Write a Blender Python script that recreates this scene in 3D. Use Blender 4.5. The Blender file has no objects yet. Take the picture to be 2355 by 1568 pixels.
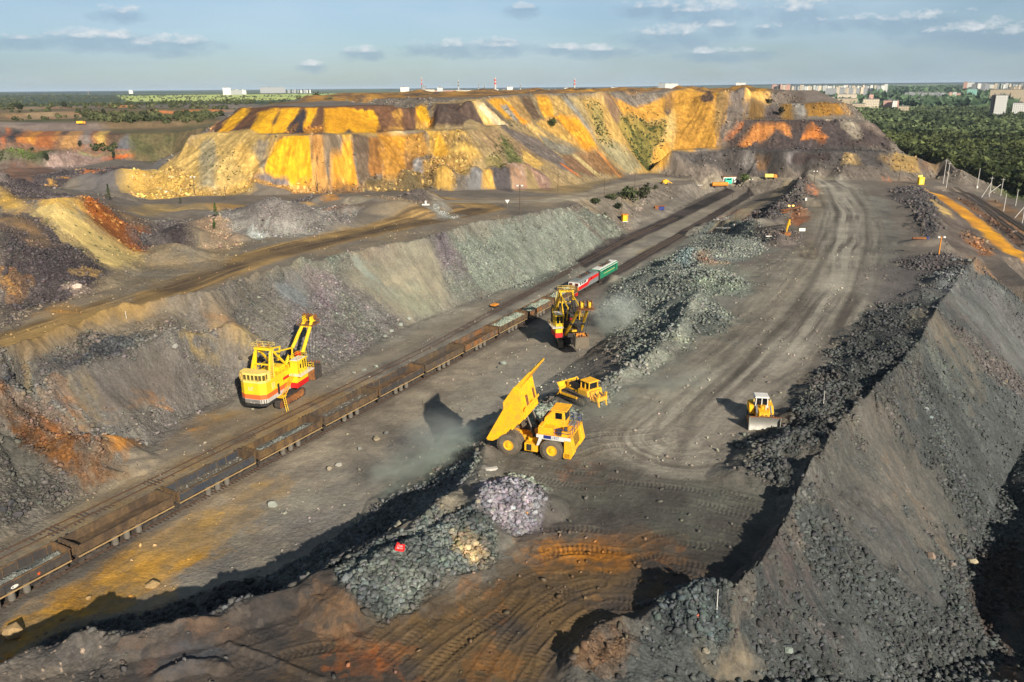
import bpy, bmesh, math, random
import numpy as np
from mathutils import Vector, Matrix, geometry
R = math.radians
scene = bpy.context.scene
COL = scene.collection
random.seed(7); RNG = np.random.default_rng(7)
PI = math.pi
# ------------------------------------------------------------------ camera
CAM_Z = 54.5; FPX = 1831.0; PITCH = math.atan((784-201)/FPX); ROLL = R(0.46)
cd = bpy.data.cameras.new('camera'); cam = bpy.data.objects.new('camera', cd); COL.objects.link(cam)
cd.sensor_width = 36.0; cd.lens = 36.0*FPX/2354.0; cd.clip_start = 0.5; cd.clip_end = 150000
_f = Vector((0, math.cos(PITCH), -math.sin(PITCH))); _u = Vector((0, math.sin(PITCH), math.cos(PITCH))); _r = Vector((1, 0, 0))
_r2 = _r*math.cos(ROLL)-_u*math.sin(ROLL); _u2 = _r*math.sin(ROLL)+_u*math.cos(ROLL)
cam.matrix_world = Matrix(((_r2.x, _u2.x, -_f.x, 0), (_r2.y, _u2.y, -_f.y, 0), (_r2.z, _u2.z, -_f.z, CAM_Z), (0, 0, 0, 1)))
scene.camera = cam
# ------------------------------------------------------------------ light
SUN_EL = R(25.0); SUN_AZ = R(-65.0)          # direction towards the sun in the ground plane
sdir = Vector((math.cos(SUN_AZ)*math.cos(SUN_EL), math.sin(SUN_AZ)*math.cos(SUN_EL), math.sin(SUN_EL)))
sl = bpy.data.lights.new('sun', 'SUN'); sl.energy = 5.0; sl.angle = R(0.53); sl.color = (1.0, 0.93, 0.82)
sun = bpy.data.objects.new('sun', sl); COL.objects.link(sun)
sun.rotation_euler = (-sdir).to_track_quat('-Z', 'Y').to_euler()
scene.view_settings.view_transform = 'Standard'; scene.view_settings.look = 'None'
scene.view_settings.exposure = EXPO = 0.45; scene.view_settings.gamma = 1.0; scene.view_settings.use_curve_mapping = False
world = bpy.data.worlds.new('World'); scene.world = world; world.use_nodes = True

class NT:
    """small helper for node trees"""
    def __init__(s, t): s.t = t; s.n = t.nodes; s.l = t.links
    def new(s, typ, **kw):
        n = s.n.new(typ)
        for k, v in kw.items():
            if k.startswith('i_'):
                key = k[2:]; key = int(key) if key.isdigit() else key.replace('_', ' ')
                n.inputs[key].default_value = v
            else: setattr(n, k, v)
        return n
    def link(s, a, b): s.l.new(a, b)
    def math(s, op, a, b=None, clamp=False):
        n = s.n.new('ShaderNodeMath'); n.operation = op; n.use_clamp = clamp
        for i, v in enumerate((a, b)):
            if v is None: continue
            if isinstance(v, (int, float)): n.inputs[i].default_value = v
            else: s.l.new(v, n.inputs[i])
        return n.outputs[0]
    def mix(s, fac, a, b, blend='MIX'):
        n = s.n.new('ShaderNodeMix'); n.data_type = 'RGBA'; n.blend_type = blend
        for idx, v in ((0, fac), (6, a), (7, b)):
            if isinstance(v, (int, float)): n.inputs[idx].default_value = v
            elif isinstance(v, (tuple, list)): n.inputs[idx].default_value = (*v[:3], 1)
            else: s.l.new(v, n.inputs[idx])
        return n.outputs[2]
    def ramp(s, fac, stops):
        n = s.n.new('ShaderNodeMapRange'); n.clamp = True
        s.l.new(fac, n.inputs[0]); n.inputs[1].default_value = stops[0]; n.inputs[2].default_value = stops[1]
        n.inputs[3].default_value = stops[2]; n.inputs[4].default_value = stops[3]
        return n.outputs[0]

def build_world():
    T = NT(world.node_tree); T.n.clear()
    out = T.new('ShaderNodeOutputWorld'); bg = T.new('ShaderNodeBackground'); bg.inputs[1].default_value = 1.0
    sky = T.new('ShaderNodeTexSky', sky_type='NISHITA', sun_disc=False, sun_elevation=SUN_EL, sun_rotation=PI/2-SUN_AZ, altitude=200, air_density=1.0, dust_density=0.7, ozone_density=3.0)
    k = T.new('ShaderNodeVectorMath', operation='SCALE'); T.link(sky.outputs[0], k.inputs[0]); k.inputs[3].default_value = SKY_K
    tc = T.new('ShaderNodeTexCoord'); sep = T.new('ShaderNodeSeparateXYZ'); T.link(tc.outputs['Generated'], sep.inputs[0])
    az = T.math('ARCTAN2', sep.outputs[0], sep.outputs[1]); el = T.math('ARCSINE', sep.outputs[2])
    col = T.mix(1.0, k.outputs[0], (.90, 1.0, 1.16), 'MULTIPLY')
    # thin stratus veils and grey cloud decks
    def nz(sx, sy, det, rough, off=0.0, dist=0.0):
        cv = T.new('ShaderNodeCombineXYZ'); T.link(T.math('MULTIPLY', az, sx), cv.inputs[0]); T.link(T.math('MULTIPLY', el, sy), cv.inputs[1]); cv.inputs[2].default_value = off
        n = T.new('ShaderNodeTexNoise'); n.inputs['Scale'].default_value = 1.0; n.inputs['Detail'].default_value = det; n.inputs['Roughness'].default_value = rough; n.inputs['Distortion'].default_value = dist
        T.link(cv.outputs[0], n.inputs['Vector']); return n.outputs[0]
    veil = T.ramp(nz(2.6, 9.0, 5, 0.55, 3.1, .3), (0.34, 0.70, 0.0, 1.0))
    c0 = T.mix(T.math('MULTIPLY', veil, 0.7), col, (0.41, 0.52, 0.60))
    right = T.ramp(az, (0.0, 0.65, 0.0, 1.0)); left = T.ramp(az, (-0.25, -0.6, 0.0, 0.5))
    deck = T.ramp(nz(3.1, 14.0, 5, 0.55, 9.7, .2), (0.42, 0.62, 0.0, 1.0))
    side = T.math('ADD', right, left, True)
    c1 = T.mix(T.math('MULTIPLY', T.math('MULTIPLY', T.math('ADD', T.math('MULTIPLY', deck, .6), .35), side), 0.75), c0, (0.20, 0.295, 0.40))
    # individual cumulus: (azimuth, elevation, half width, half height) in degrees
    puffs = None; shade = None
    edge = nz(46.0, 80.0, 6, 0.62, 1.3, .2); edge2 = nz(120, 200, 4, .6, 4.3)
    for (a, e, wd, ht) in CLOUDS:
        dx = T.math('DIVIDE', T.math('SUBTRACT', az, R(a)), R(wd)); dy = T.math('DIVIDE', T.math('SUBTRACT', el, R(e)), R(ht))
        up = T.math('MULTIPLY', T.math('MAXIMUM', T.math('MULTIPLY', dy, -1.0), 0.0), 1.6)     # flatter base
        d = T.math('ADD', T.math('MULTIPLY', dx, dx), T.math('MULTIPLY', T.math('ADD', T.math('ABSOLUTE', dy), up), T.math('ADD', T.math('ABSOLUTE', dy), up)))
        m = T.math('SUBTRACT', 1.0, d)
        puffs = m if puffs is None else T.math('MAXIMUM', puffs, m)
        d2 = T.math('ADD', T.math('MULTIPLY', dx, dx), T.math('MULTIPLY', T.math('ADD', dy, 0.8), T.math('ADD', dy, 0.8)))
        m2 = T.math('SUBTRACT', 1.0, T.math('MULTIPLY', d2, .45))
        shade = m2 if shade is None else T.math('MAXIMUM', shade, m2)
    v = T.math('ADD', T.math('MULTIPLY', puffs, .5), T.math('MULTIPLY', T.math('SUBTRACT', T.math('ADD', T.math('MULTIPLY', edge, .75), T.math('MULTIPLY', edge2, .25)), .5), 3.6))
    w = T.ramp(v, (0.12, 0.95, 0.0, .85))
    sh = T.math('MULTIPLY', T.ramp(T.math('ADD', shade, T.math('MULTIPLY', T.math('SUBTRACT', edge, .5), 2.2)), (0.1, 1.0, 0.0, 0.55)), 1.0)
    c2 = T.mix(sh, c1, (0.20, 0.29, 0.39))
    c3 = T.mix(w, c2, (0.60, 0.62, 0.63))
    zen = T.ramp(el, (R(9), R(45), 1.0, .42)); sc_ = T.new('ShaderNodeVectorMath', operation='SCALE'); T.link(c3, sc_.inputs[0]); T.link(zen, sc_.inputs[3]); c3 = sc_.outputs[0]
    T.link(c3, bg.inputs[0]); T.link(bg.outputs[0], out.inputs[0])
SKY_K = 0.060
def azel(px, py):
    a = px-1177; b = 784-py
    d = _f*FPX+_r*(a*math.cos(ROLL)+b*math.sin(ROLL))+_u*(-a*math.sin(ROLL)+b*math.cos(ROLL)); d.normalize()
    return math.degrees(math.atan2(d.x, d.y)), math.degrees(math.asin(d.z))
CLOUDS = []
for (px, py, wd, ht) in [(230, 80, 75, 9), (395, 92, 48, 9), (325, 100, 18, 5), (30, 85, 40, 6), (278, 24, 30, 7), (832, 116, 26, 6), (716, 148, 20, 5),
                         (1080, 102, 85, 8), (1140, 93, 28, 5), (1200, 14, 22, 7), (1470, 12, 28, 8), (1560, 10, 40, 9), (1628, 19, 50, 11), (1843, 12, 50, 14),
                         (1545, 72, 65, 11), (1660, 56, 24, 8), (1770, 60, 20, 6), (2120, 38, 55, 10), (2275, 62, 80, 10), (2340, 70, 40, 11), (1950, 42, 40, 6),
                         (1380, 112, 50, 6), (1660, 118, 60, 6), (1290, 108, 30, 5)]:
    a, e = azel(px, py); CLOUDS.append((a, e, wd/FPX*57.3*1.5, ht/FPX*57.3*1.9))
build_world()
# ------------------------------------------------------------------ placement helpers (survey points of the quarry)
CR = {'V': (0, 0, 1/0.91953), 'A1': (0, 180, .27176), 'A2': (500, 180, .27176), 'A3': (1100, 180, .27176), 'A4': (1680, 180, .27176), 'A5': (2120, 180, .33158),
      'A6': (1400, 400, .29724), 'A7': (0, 440, .29331), 'A8': (600, 480, .29724), 'B1': (0, 860, .28058), 'B2': (0, 1280, .38217), 'B3': (800, 1100, .38589),
      'B4': (1300, 1200, .32214), 'B5': (1760, 1000, .44969), 'B6': (1960, 560, .30612)}
def K(c, pts):
    ox, oy, s = CR[c]; return [((ox+p[0]*s)*.91953, (oy+p[1]*s)*.91953)+tuple(p[2:]) for p in pts]
def ray(px, py):
    a = px-1177; b = 784-py
    return _f*FPX+_r*(a*math.cos(ROLL)+b*math.sin(ROLL))+_u*(-a*math.sin(ROLL)+b*math.cos(ROLL))
def P(px, py, z):                       # ground point seen in direction (px,py) at survey height z
    d = ray(px, py); t = (z-CAM_Z)/d.z
    return (d.x*t, d.y*t, z)
def PD(px, dist, z):                    # at a bearing and a horizontal distance
    d = ray(px, 300); h = math.hypot(d.x, d.y); return (d.x/h*dist, d.y/h*dist, z)
def off(line, dist, z):                 # parallel line at another height (toe of a bank); positive = left of travel
    L = []; n = len(line)
    for i, p in enumerate(line):
        a = line[max(0, i-1)]; b = line[min(n-1, i+1)]; dx, dy = b[0]-a[0], b[1]-a[1]; h = math.hypot(dx, dy) or 1
        L.append((p[0]-dy/h*dist, p[1]+dx/h*dist, z))
    return L
# ------------------------------------------------------------------ noise
def _hash(ix, iy, seed):
    with np.errstate(over='ignore'):
        h = (ix.astype(np.uint32)*np.uint32(374761393)) ^ (iy.astype(np.uint32)*np.uint32(668265263)) ^ np.uint32((seed*2246822519) & 0xffffffff)
        h = (h ^ (h >> np.uint32(13)))*np.uint32(1274126177); h = h ^ (h >> np.uint32(16))
    return (h & np.uint32(0xffff)).astype(np.float32)/65535.0
def vnoise(x, y, seed=0):
    xf = np.floor(x); yf = np.floor(y); fx = (x-xf).astype(np.float32); fy = (y-yf).astype(np.float32)
    ix = xf.astype(np.int64); iy = yf.astype(np.int64); fx = fx*fx*(3-2*fx); fy = fy*fy*(3-2*fy)
    a = _hash(ix, iy, seed); b = _hash(ix+1, iy, seed); c = _hash(ix, iy+1, seed); d = _hash(ix+1, iy+1, seed)
    return (a+(b-a)*fx)*(1-fy)+(c+(d-c)*fx)*fy
def fbm(x, y, wl, octs=4, seed=0, gain=.5, ridged=False):
    s = 0; a = 1.0; t = 0; c, sn = math.cos(.6), math.sin(.6)
    x = x/wl; y = y/wl
    for o in range(octs):
        n = vnoise(x, y, seed+o*17)
        if ridged: n = 1-abs(2*n-1)
        s = s+a*n; t += a; a *= gain; x, y = (x*c-y*sn)*2.03+5.2, (x*sn+y*c)*2.03+1.7
    return s/t
# ------------------------------------------------------------------ terrain grid (finer near, coarser far)
Q = 1.0
ang = np.radians(np.concatenate([np.linspace(-72, -41.2, 40), np.linspace(-41, 41, int(1150*Q)), np.linspace(41.2, 72, 40)]))
rad = [14.0]
while rad[-1] < 60000:
    r_ = rad[-1]; k_ = .012 if r_ < 42 else .0021/Q if r_ < 260 else .0019/Q if r_ < 640 else .004/Q if r_ < 1400 else .02
    rad.append(r_*(1+k_))
rad = np.array(rad); NR, NA = len(rad), len(ang)
RR, AA = np.meshgrid(rad, ang, indexing='ij'); X = (RR*np.sin(AA)); Y = (RR*np.cos(AA))
print('grid', NR, NA, NR*NA)
def block(pts, pad=0.0):
    """index window of the grid that holds a world polygon / line"""
    p = np.array([q[:2] for q in pts]); q = np.concatenate([p+(np.roll(p, -1, 0)-p)*t for t in np.linspace(0, 1, 9)])
    r = np.hypot(q[:, 0], q[:, 1]); a = np.arctan2(q[:, 0], q[:, 1])
    r0 = max(r.min()-pad, 1)*.985; r1 = (r.max()+pad)*1.015; pa = pad/max(r0, 5)+.004
    i0 = np.searchsorted(rad, r0); i1 = np.searchsorted(rad, r1)+1; j0 = np.searchsorted(ang, a.min()-pa); j1 = np.searchsorted(ang, a.max()+pa)+1
    return slice(max(i0-1, 0), min(i1, NR)), slice(max(j0-1, 0), min(j1, NA))
LINES = []
def line(pts): LINES.append([p if len(p) == 3 and not isinstance(p[0], str) else p for p in pts]); return LINES[-1]
def PL(pts): return [P(*p) for p in pts]

# --- railway corridor
TDIR = Vector((math.cos(R(61.2)), math.sin(R(61.2)))); T0 = Vector((-52.0, 82.2))
TNOR = Vector((-TDIR.y, TDIR.x))
def trk(s, o=0.0, z=0.0):               # s metres along the train line, o metres to its left
    p = T0+TDIR*s+TNOR*o; return (p.x, p.y, z)
trc = 1.7                               # the survey line runs along the near sill; track centre is 1.7 m left of it
line([trk(s, trc-4+max(0, s-150)*.026) for s in range(-60, 400, 20)]); line([trk(s, trc+13+max(0, s-100)*.05) for s in range(-60, 400, 20)])
# --- pit bank below the dumping plateau
crestA = PL([(0, 1546, 8), (70, 1514, 8), (197, 1483, 8), (299, 1472, 8), (358, 1458, 8), (474, 1437, 8), (527, 1405, 8), (625, 1384, 8), (731, 1342, 8), (827, 1280, 8), (895, 1242, 8),
             (984, 1196, 8), (1044, 1143, 8), (1094, 1092, 8), (1105, 1040, 8), (1150, 990, 8), (1230, 940, 8), (1300, 905, 8), (1385, 885, 8), (1440, 850, 8), (1500, 810, 8.5), (1560, 745, 8.5), (1600, 680, 8.5)])
crestA = [(-64, 44, 8), (-52, 50.5, 8)]+crestA
line(crestA); line(off(crestA, -4, 8))
line(off(crestA[:10], 8.9, 0.5)); line(off(crestA[10:17], 7.0, 3.4)); line(off(crestA[10:17], 16, 0.3)+[P(1290, 850, .6), P(1350, 815, .6), P(1400, 780, 1)])
line(off(crestA[:9], 15, 0.2)); line(off(crestA[10:16], 21, 0.2))
# rubble flank beyond the second shovel
line(PL([(1378, 715, 0.5), (1400, 672, 0.5), (1450, 640, .5), (1500, 605, .5), (1560, 572, 1), (1620, 548, 1.5), (1640, 530, 2), (1660, 505, 2), (1700, 480, 2.5)]))
line(PL([(1400, 760, 1.2), (1470, 715, 4.5), (1530, 660, 6.5), (1580, 615, 7)]))
line(PL([(1600, 640, 8.5), (1610, 600, 8.5), (1640, 580, 8), (1690, 560, 7.5), (1740, 545, 7), (1700, 520, 5), (1780, 500, 6)]))
line(PL([(1720, 500, 3), (1790, 450, 4), (1840, 415, 6)])); line(PL([(1840, 500, 8), (1870, 440, 8), (1890, 412, 8)]))
# --- plateau surface
for p in [(1300, 1250), (1500, 1300), (1200, 1400), (1450, 1150), (1650, 1100), (1600, 900), (1700, 800), (1800, 700), (1900, 600), (1960, 520), (1950, 450), (1750, 620), (1300, 1500), (1000, 1560), (1000, 1450)]:
    LINES.append([P(*p, 8)])
LINES.append(PL([(700, 1540, 7.6), (450, 1530, 7.8), (200, 1560, 7.8)]))
# --- edge berm and slope to the right-hand pit
crestB = PL([(1310, 1560, 8), (1330, 1500, 8.1), (1450, 1440, 8.3), (1560, 1400, 8.6), (1650, 1400, 8.9), (1740, 1320, 9.1), (1800, 1220, 9.2), (1840, 1130, 9.3), (1880, 1065, 9.4), (1960, 950, 9.4), (2040, 880, 9.3), (2110, 800, 9.3),
             (2160, 700, 9.2), (2210, 640, 9.2), (2240, 600, 9)])
line(crestB); line(PL([(1500, 1395, 8), (1640, 1385, 8), (1740, 1270, 8), (1790, 1180, 8), (1780, 1120, 8), (1690, 1050, 8), (1720, 990, 8), (1800, 930, 8), (1900, 840, 8), (1960, 750, 8), (2020, 700, 8), (2080, 640, 8), (2060, 600, 8), (2090, 530, 8), (2040, 450, 8), (1990, 430, 8)]))
line([P(2100, 1568, -7), P(2290, 1500, -11), P(2240, 1400, -11), P(2215, 1310, -11.5), P(2250, 1240, -12), P(2290, 1150, -12.5), P(2340, 1050, -13), P(2400, 950, -13), P(2400, 860, -13), P(2354, 800, -12.5), P(2400, 730, -12)])
line([P(2420, 1568, -11), P(2354, 1440, -11), P(2320, 1380, -11), P(2310, 1300, -11.5), P(2354, 1200, -12.5)])
line([P(2600, 1568, -6), P(2500, 1440, -5), P(2460, 1330, -6), P(2480, 1200, -8)]); line([P(1760, 1568, 3.5), P(1900, 1568, 0)])
LINES.append([P(1950, 1250, 2.5)]); LINES.append([P(2100, 1100, -2)]); LINES.append([P(2220, 950, -4)])
# beyond the crest on the right: apron, yellow strip, railway
line(PL([(2110, 440, 8), (2150, 520, 8.5), (2170, 600, 8.5), (2235, 600, 8)])); line(PL([(2130, 436, 6.5), (2180, 480, 4), (2240, 540, 3), (2300, 590, 2.5), (2380, 660, 2)]))
line(PL([(2240, 560, 4), (2290, 640, 2), (2354, 700, 0)])); line(PL([(2180, 440, 5), (2260, 500, 1), (2354, 575, 0)])); line(PL([(2220, 445, 4), (2280, 478, .8), (2354, 530, 0), (2450, 600, 0)])); line(PL([(2240, 440, 4), (2300, 460, 2), (2354, 490, 1.5), (2500, 560, 1.5)]))
# --- left bench wall
toeL = PL([(-260, 1420, 0), (-60, 1300, 0), (0, 1255, 0), (90, 1195, 0), (200, 1135, 0), (262, 1095, 0), (330, 1040, 0), (380, 985, .2), (450, 940, .2), (540, 905, .2), (640, 880, .2), (745, 868, 0), (800, 830, 0), (870, 782, 0), (950, 742, 0), (1060, 700, 0), (1200, 650, 0), (1310, 605, 0), (1430, 552, 0), (1455, 535, 0)])
crL = PL([(-200, 890, 15), (-60, 850, 15), (0, 830, 15), (120, 782, 15), (230, 742, 15), (300, 718, 15), (400, 700, 15), (480, 690, 15), (560, 652, 15), (700, 615, 15), (850, 577, 15), (1000, 552, 15), (1080, 520, 15), (1200, 500, 14.5), (1290, 482, 14), (1330, 468, 13)])
line(toeL); line(crL); line(off(toeL, -2.5, 0))
line(PL([(-60, 960, 10), (0, 930, 10), (120, 880, 10.5), (260, 830, 11), (400, 770, 12)]))
line(PL([(0, 1000, 7), (100, 1040, 5), (200, 1075, 2.5), (250, 1090, 1.2)])); line(PL([(60, 930, 7.6), (140, 1000, 4.2), (230, 1040, 2.2)]))
line(PL([(400, 830, 8.2), (500, 800, 8), (570, 790, 8)]))
line(PL([(1450, 530, 0), (1500, 505, .3), (1560, 480, .8), (1620, 455, 1.2), (1700, 427, 2.6), (1770, 415, 5.5)]))
line(PL([(1360, 462, 10), (1420, 455, 9), (1460, 445, 7.5), (1520, 430, 6.5), (1600, 424, 6)])); line(PL([(1440, 500, 3.5), (1500, 470, 2.5), (1560, 450, 2.5)]))
# road level on the bench and ground behind
line(PL([(0, 780, 15), (200, 720, 15), (400, 640, 15), (600, 590, 15), (800, 540, 15), (1000, 500, 15), (1120, 480, 15), (1280, 462, 13), (1400, 445, 10), (1500, 420, 8)]))
line(PL([(0, 700, 15), (100, 700, 15), (250, 672, 15), (335, 622, 15), (360, 560, 15), (420, 520, 15), (600, 500, 15), (800, 480, 15), (960, 470, 15)]))
line(PL([(-60, 420, 30), (0, 445, 30), (60, 462, 29), (130, 455, 30), (200, 452, 29), (260, 480, 24), (310, 530, 19), (350, 580, 16)])); line(PL([(0, 560, 24), (100, 560, 22.5), (200, 560, 21)]))
line(PL([(0, 440, 27), (100, 430, 25), (240, 440, 20), (290, 470, 16), (400, 480, 15)]))
# --- the big dump
toeD = PL([(285, 448, 14), (400, 450, 14), (520, 446, 14), (700, 443, 14), (850, 441, 14), (950, 438, 14), (1050, 437, 14), (1150, 432, 13.5), (1250, 430, 12.5), (1330, 424, 11), (1400, 411, 9.5), (1450, 402, 9), (1490, 396, 8.5), (1540, 400, 8)])
line(toeD)
midc = [P(433, 308, 35.5), P(500, 305, 36), P(560, 309, 36), P(650, 312, 36), P(750, 313, 36), P(850, 307, 36), P(930, 301, 36.3), P(1000, 298, 36.5), P(1060, 300, 36.5), P(1120, 292, 37), P(1170, 286, 37)]
line(midc); line([PD(402, 404, 23), PD(350, 385, 16.5), PD(310, 365, 13.8), PD(285, 350, 13)]); line([PD(360, 430, 12), PD(430, 460, 14), PD(300, 420, 11)])
uptoe = [PD(496, 400, 36.5)]+[P(x, y, 36.5) for x, y in ((500, 304), (560, 306), (640, 306), (760, 306), (860, 303), (930, 298), (1010, 292))]+[PD(1100, 402, 37)]
line(uptoe)
upc = [PD(x, d, z) for x, d, z in ((560, 418, 46.3), (640, 396, 46.5), (760, 391, 46.6), (860, 391, 46.8), (1010, 396, 47), (1070, 408, 48.5), (1130, 425, 50), (1200, 445, 51), (1300, 462, 51.2), (1390, 490, 51.0), (1440, 525, 50.8), (1500, 540, 50.8), (1600, 540, 50.9), (1700, 545, 51.0), (1760, 575, 51.0), (1800, 600, 51.3), (1857, 618, 51), (1880, 650, 48), (1897, 665, 44.5))]
line(upc); line([PD(560, 470, 46), PD(640, 480, 47), PD(760, 480, 48.5), PD(900, 500, 50), PD(1050, 520, 51), PD(1200, 560, 51), PD(1400, 600, 51), PD(1700, 640, 51)])
line([PD(549, 436, 44.5), PD(520, 440, 37.5), PD(496, 430, 35.5), PD(462, 425, 34)]); line([PD(446, 400, 35), PD(458, 430, 33), PD(480, 480, 30.5), PD(520, 520, 32)]); line([PD(424, 420, 23), PD(436, 455, 22), PD(450, 500, 24)]); line([PD(720, 900, 47), PD(800, 950, 50.5), PD(1000, 950, 50.5), PD(1300, 950, 50.5), PD(1600, 900, 50.5), PD(1800, 760, 50.5)])
line([PD(650, 1000, 20), PD(800, 1100, 20), PD(1300, 1150, 20), PD(1800, 1000, 18), PD(1950, 900, 10)])
# terraces on the right of the dump
line(PL([(1545, 347, 20.3), (1600, 344, 20.3), (1700, 342, 20.3), (1800, 349, 20.3), (1900, 347, 20.3), (2010, 347, 20.5), (2070, 352, 19.5)]))
line(PL([(1540, 402, 8), (1640, 405, 8), (1720, 404, 8), (1820, 407, 8), (1895, 410, 8), (1990, 425, 8), (2060, 430, 8), (2120, 430, 8), (2230, 425, 6)]))
line([PD(x, 488, 20.4) for x in (1640, 1700, 1760, 1850, 1920, 1990)]+[PD(2050, 500, 19), PD(2090, 510, 17)])
line([PD(x, 508, 34.5) for x in (1705, 1760, 1807, 1870)]+[PD(1935, 515, 34), PD(1990, 522, 33.5), PD(2010, 530, 32)])
line([PD(x, 540, 34.6) for x in (1715, 1760, 1807, 1870)]+[PD(1925, 548, 34.6), PD(1970, 556, 34)])
line([PD(x, 560, 43.3) for x in (1722, 1760, 1807, 1870)]+[PD(1935, 572, 43), PD(1950, 590, 42)])
line([PD(x, 580, 43.6) for x in (1722, 1760, 1807, 1870)])
line([PD(1640, 480, 21), PD(1560, 482, 20), PD(1540, 485, 13), PD(1500, 478, 9)])
line([PD(2040, 540, 18), PD(2060, 580, 10), PD(2040, 700, 6), PD(1990, 800, 4), PD(1950, 900, 3)])
line([PD(2150, 492, 14), PD(2188, 490, 18.5), PD(2215, 480, 13), PD(2240, 470, 5)]); line([PD(2080, 470, 14), PD(2120, 480, 17.5)])
line(PL([(2060, 420, 8), (2140, 412, 7), (2240, 408, 4)]))
# --- left-hand far terraces
line([PD(x, 598, 8) for x in (-100, 100, 250, 380)]+[PD(430, 560, 10)]); line([PD(x, 628, 26) for x in (-100, 0, 100, 200, 300, 400)]+[PD(470, 600, 30)])
line([PD(x, 700, 26.5) for x in (-100, 100, 300, 450)]+[PD(540, 640, 30)]); line([PD(x, 715, 31) for x in (-100, 0, 150, 300, 450, 560)]); line([PD(x, 860, 32) for x in (-100, 150, 400, 600)])
line([PD(x, 875, 36) for x in (-100, 150, 400, 600)]); line([PD(x, 1050, 36.5) for x in (-100, 150, 400, 600)]); line([PD(x, 1400, 36) for x in (-100, 150, 400, 620)]); line([PD(x, 1700, 26) for x in (-100, 150, 400, 620)])
line(PL([(0, 372, 12), (120, 365, 13), (250, 362, 12), (340, 380, 12)])); line(PL([(0, 430, 15), (80, 418, 14), (160, 405, 13), (300, 400, 12)])); LINES.append([PD(380, 480, 9)])
# --- plain, forest and far country
for x in (-600, -200, 200, 600, 1000, 1400, 1800, 2000, 2200, 2500, 3000):
    LINES.append([PD(x, 2600, 24 if x < 1700 else -2)]); LINES.append([PD(x, 4600, 31 if x < 1700 else 12)]); LINES.append([PD(x, 9000, 40)]); LINES.append([PD(x, 13000, 40 if x < 1500 else 75)]); LINES.append([PD(x, 70000, 40)]); LINES.append([PD(x, 20000, 50)])
for x in (1300, 700, 1800): LINES.append([PD(x, 1500, 14)])
for x, d, z in ((2070, 900, 0), (2200, 700, -2), (2300, 560, 0), (2500, 500, 0), (2354, 480, 0), (2200, 1100, -3), (2100, 1600, -3), (2500, 1500, -3), (2900, 800, 0), (2600, 350, 2), (3000, 400, 2)): LINES.append([PD(x, d, z)])
for a in (-85, -60, 60, 85):
    for d, z in ((10, 8), (40, 8), (120, 4), (300, 8), (600, 8), (1500, 8), (5000, 8), (80000, 40)):
        LINES.append([(d*math.sin(R(a)), d*math.cos(R(a)), z)])
for a in (-30, 0, 30): LINES.append([(6*math.sin(R(a)), 6*math.cos(R(a)), 8)]); LINES.append([(30*math.sin(R(a)), 30*math.cos(R(a)), 8)])

pts = []
for L in LINES:
    for a, b in zip(L, L[1:]):
        d = math.hypot(b[0]-a[0], b[1]-a[1]); rr = math.hypot(a[0], a[1]); n = max(1, int(d/(rr*.02+1.0)))
        for t in range(n): pts.append(tuple(a[i]+(b[i]-a[i])*t/n for i in range(3)))
    pts.append(tuple(L[-1]))
seen = {}; pts2 = []
for p in pts:
    k_ = (round(p[0]*2), round(p[1]*2))
    if k_ not in seen: seen[k_] = 1; pts2.append(p)
zs = [p[2] for p in pts2]
dv, de, df, ov, _, _ = geometry.delaunay_2d_cdt([Vector(p[:2]) for p in pts2], [], [], 0, 1e-4)
zv = [zs[o[0]] if o else 8.0 for o in ov]
print('tin', len(dv), len(df))
Z = np.full((NR, NA), 8.0)
for t in df:
    p = [(dv[i].x, dv[i].y) for i in t]; si, sj = block(p); x = X[si, sj]; y = Y[si, sj]
    if x.size == 0: continue
    (x0, y0), (x1, y1), (x2, y2) = p; D = (y1-y2)*(x0-x2)+(x2-x1)*(y0-y2)
    if abs(D) < 1e-9: continue
    l0 = ((y1-y2)*(x-x2)+(x2-x1)*(y-y2))/D; l1 = ((y2-y0)*(x-x2)+(x0-x2)*(y-y2))/D; l2 = 1-l0-l1
    m = (l0 >= -1e-6) & (l1 >= -1e-6) & (l2 >= -1e-6); zz = l0*zv[t[0]]+l1*zv[t[1]]+l2*zv[t[2]]
    Z[si, sj][m] = zz[m]
def blur(A, n):
    for _ in range(n):
        A = A.copy(); A[1:-1, 1:-1] = (A[1:-1, 1:-1]*2+A[:-2, 1:-1]+A[2:, 1:-1]+A[1:-1, :-2]+A[1:-1, 2:])/6
    return A
Z = blur(Z, 3)
BASE = Z.copy()
JG = np.interp
def ground(x, y, A=None):
    A = Z if A is None else A
    i = np.interp(math.hypot(x, y), rad, np.arange(NR)); j = np.interp(math.atan2(x, y), ang, np.arange(NA))
    i0 = min(int(i), NR-2); j0 = min(int(j), NA-2); fi = i-i0; fj = j-j0
    return float((A[i0, j0]*(1-fj)+A[i0, j0+1]*fj)*(1-fi)+(A[i0+1, j0]*(1-fj)+A[i0+1, j0+1]*fj)*fi)
def hit(px, py, A=None):
    """ground point under a sight line from the survey station"""
    A = BASE if A is None else A
    d = ray(px, py); h = math.hypot(d.x, d.y); a = math.atan2(d.x, d.y); s = d.z/h
    j = min(max(np.interp(a, ang, np.arange(NA)), 0), NA-1.001); j0 = int(j); fj = j-j0
    zc = A[:, j0]*(1-fj)+A[:, j0+1]*fj; rz = CAM_Z+rad*s
    below = np.nonzero(rz < zc)[0]
    if len(below) == 0: rr = 30000.0; return (rr*math.sin(a), rr*math.cos(a), 40.0)
    i = below[0]; i = max(i, 1); e0 = rz[i-1]-zc[i-1]; e1 = rz[i]-zc[i]; t = e0/(e0-e1) if e0 != e1 else 0
    rr = rad[i-1]+(rad[i]-rad[i-1])*t
    return (rr*math.sin(a), rr*math.cos(a), zc[i-1]+(zc[i]-zc[i-1])*t)
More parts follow.
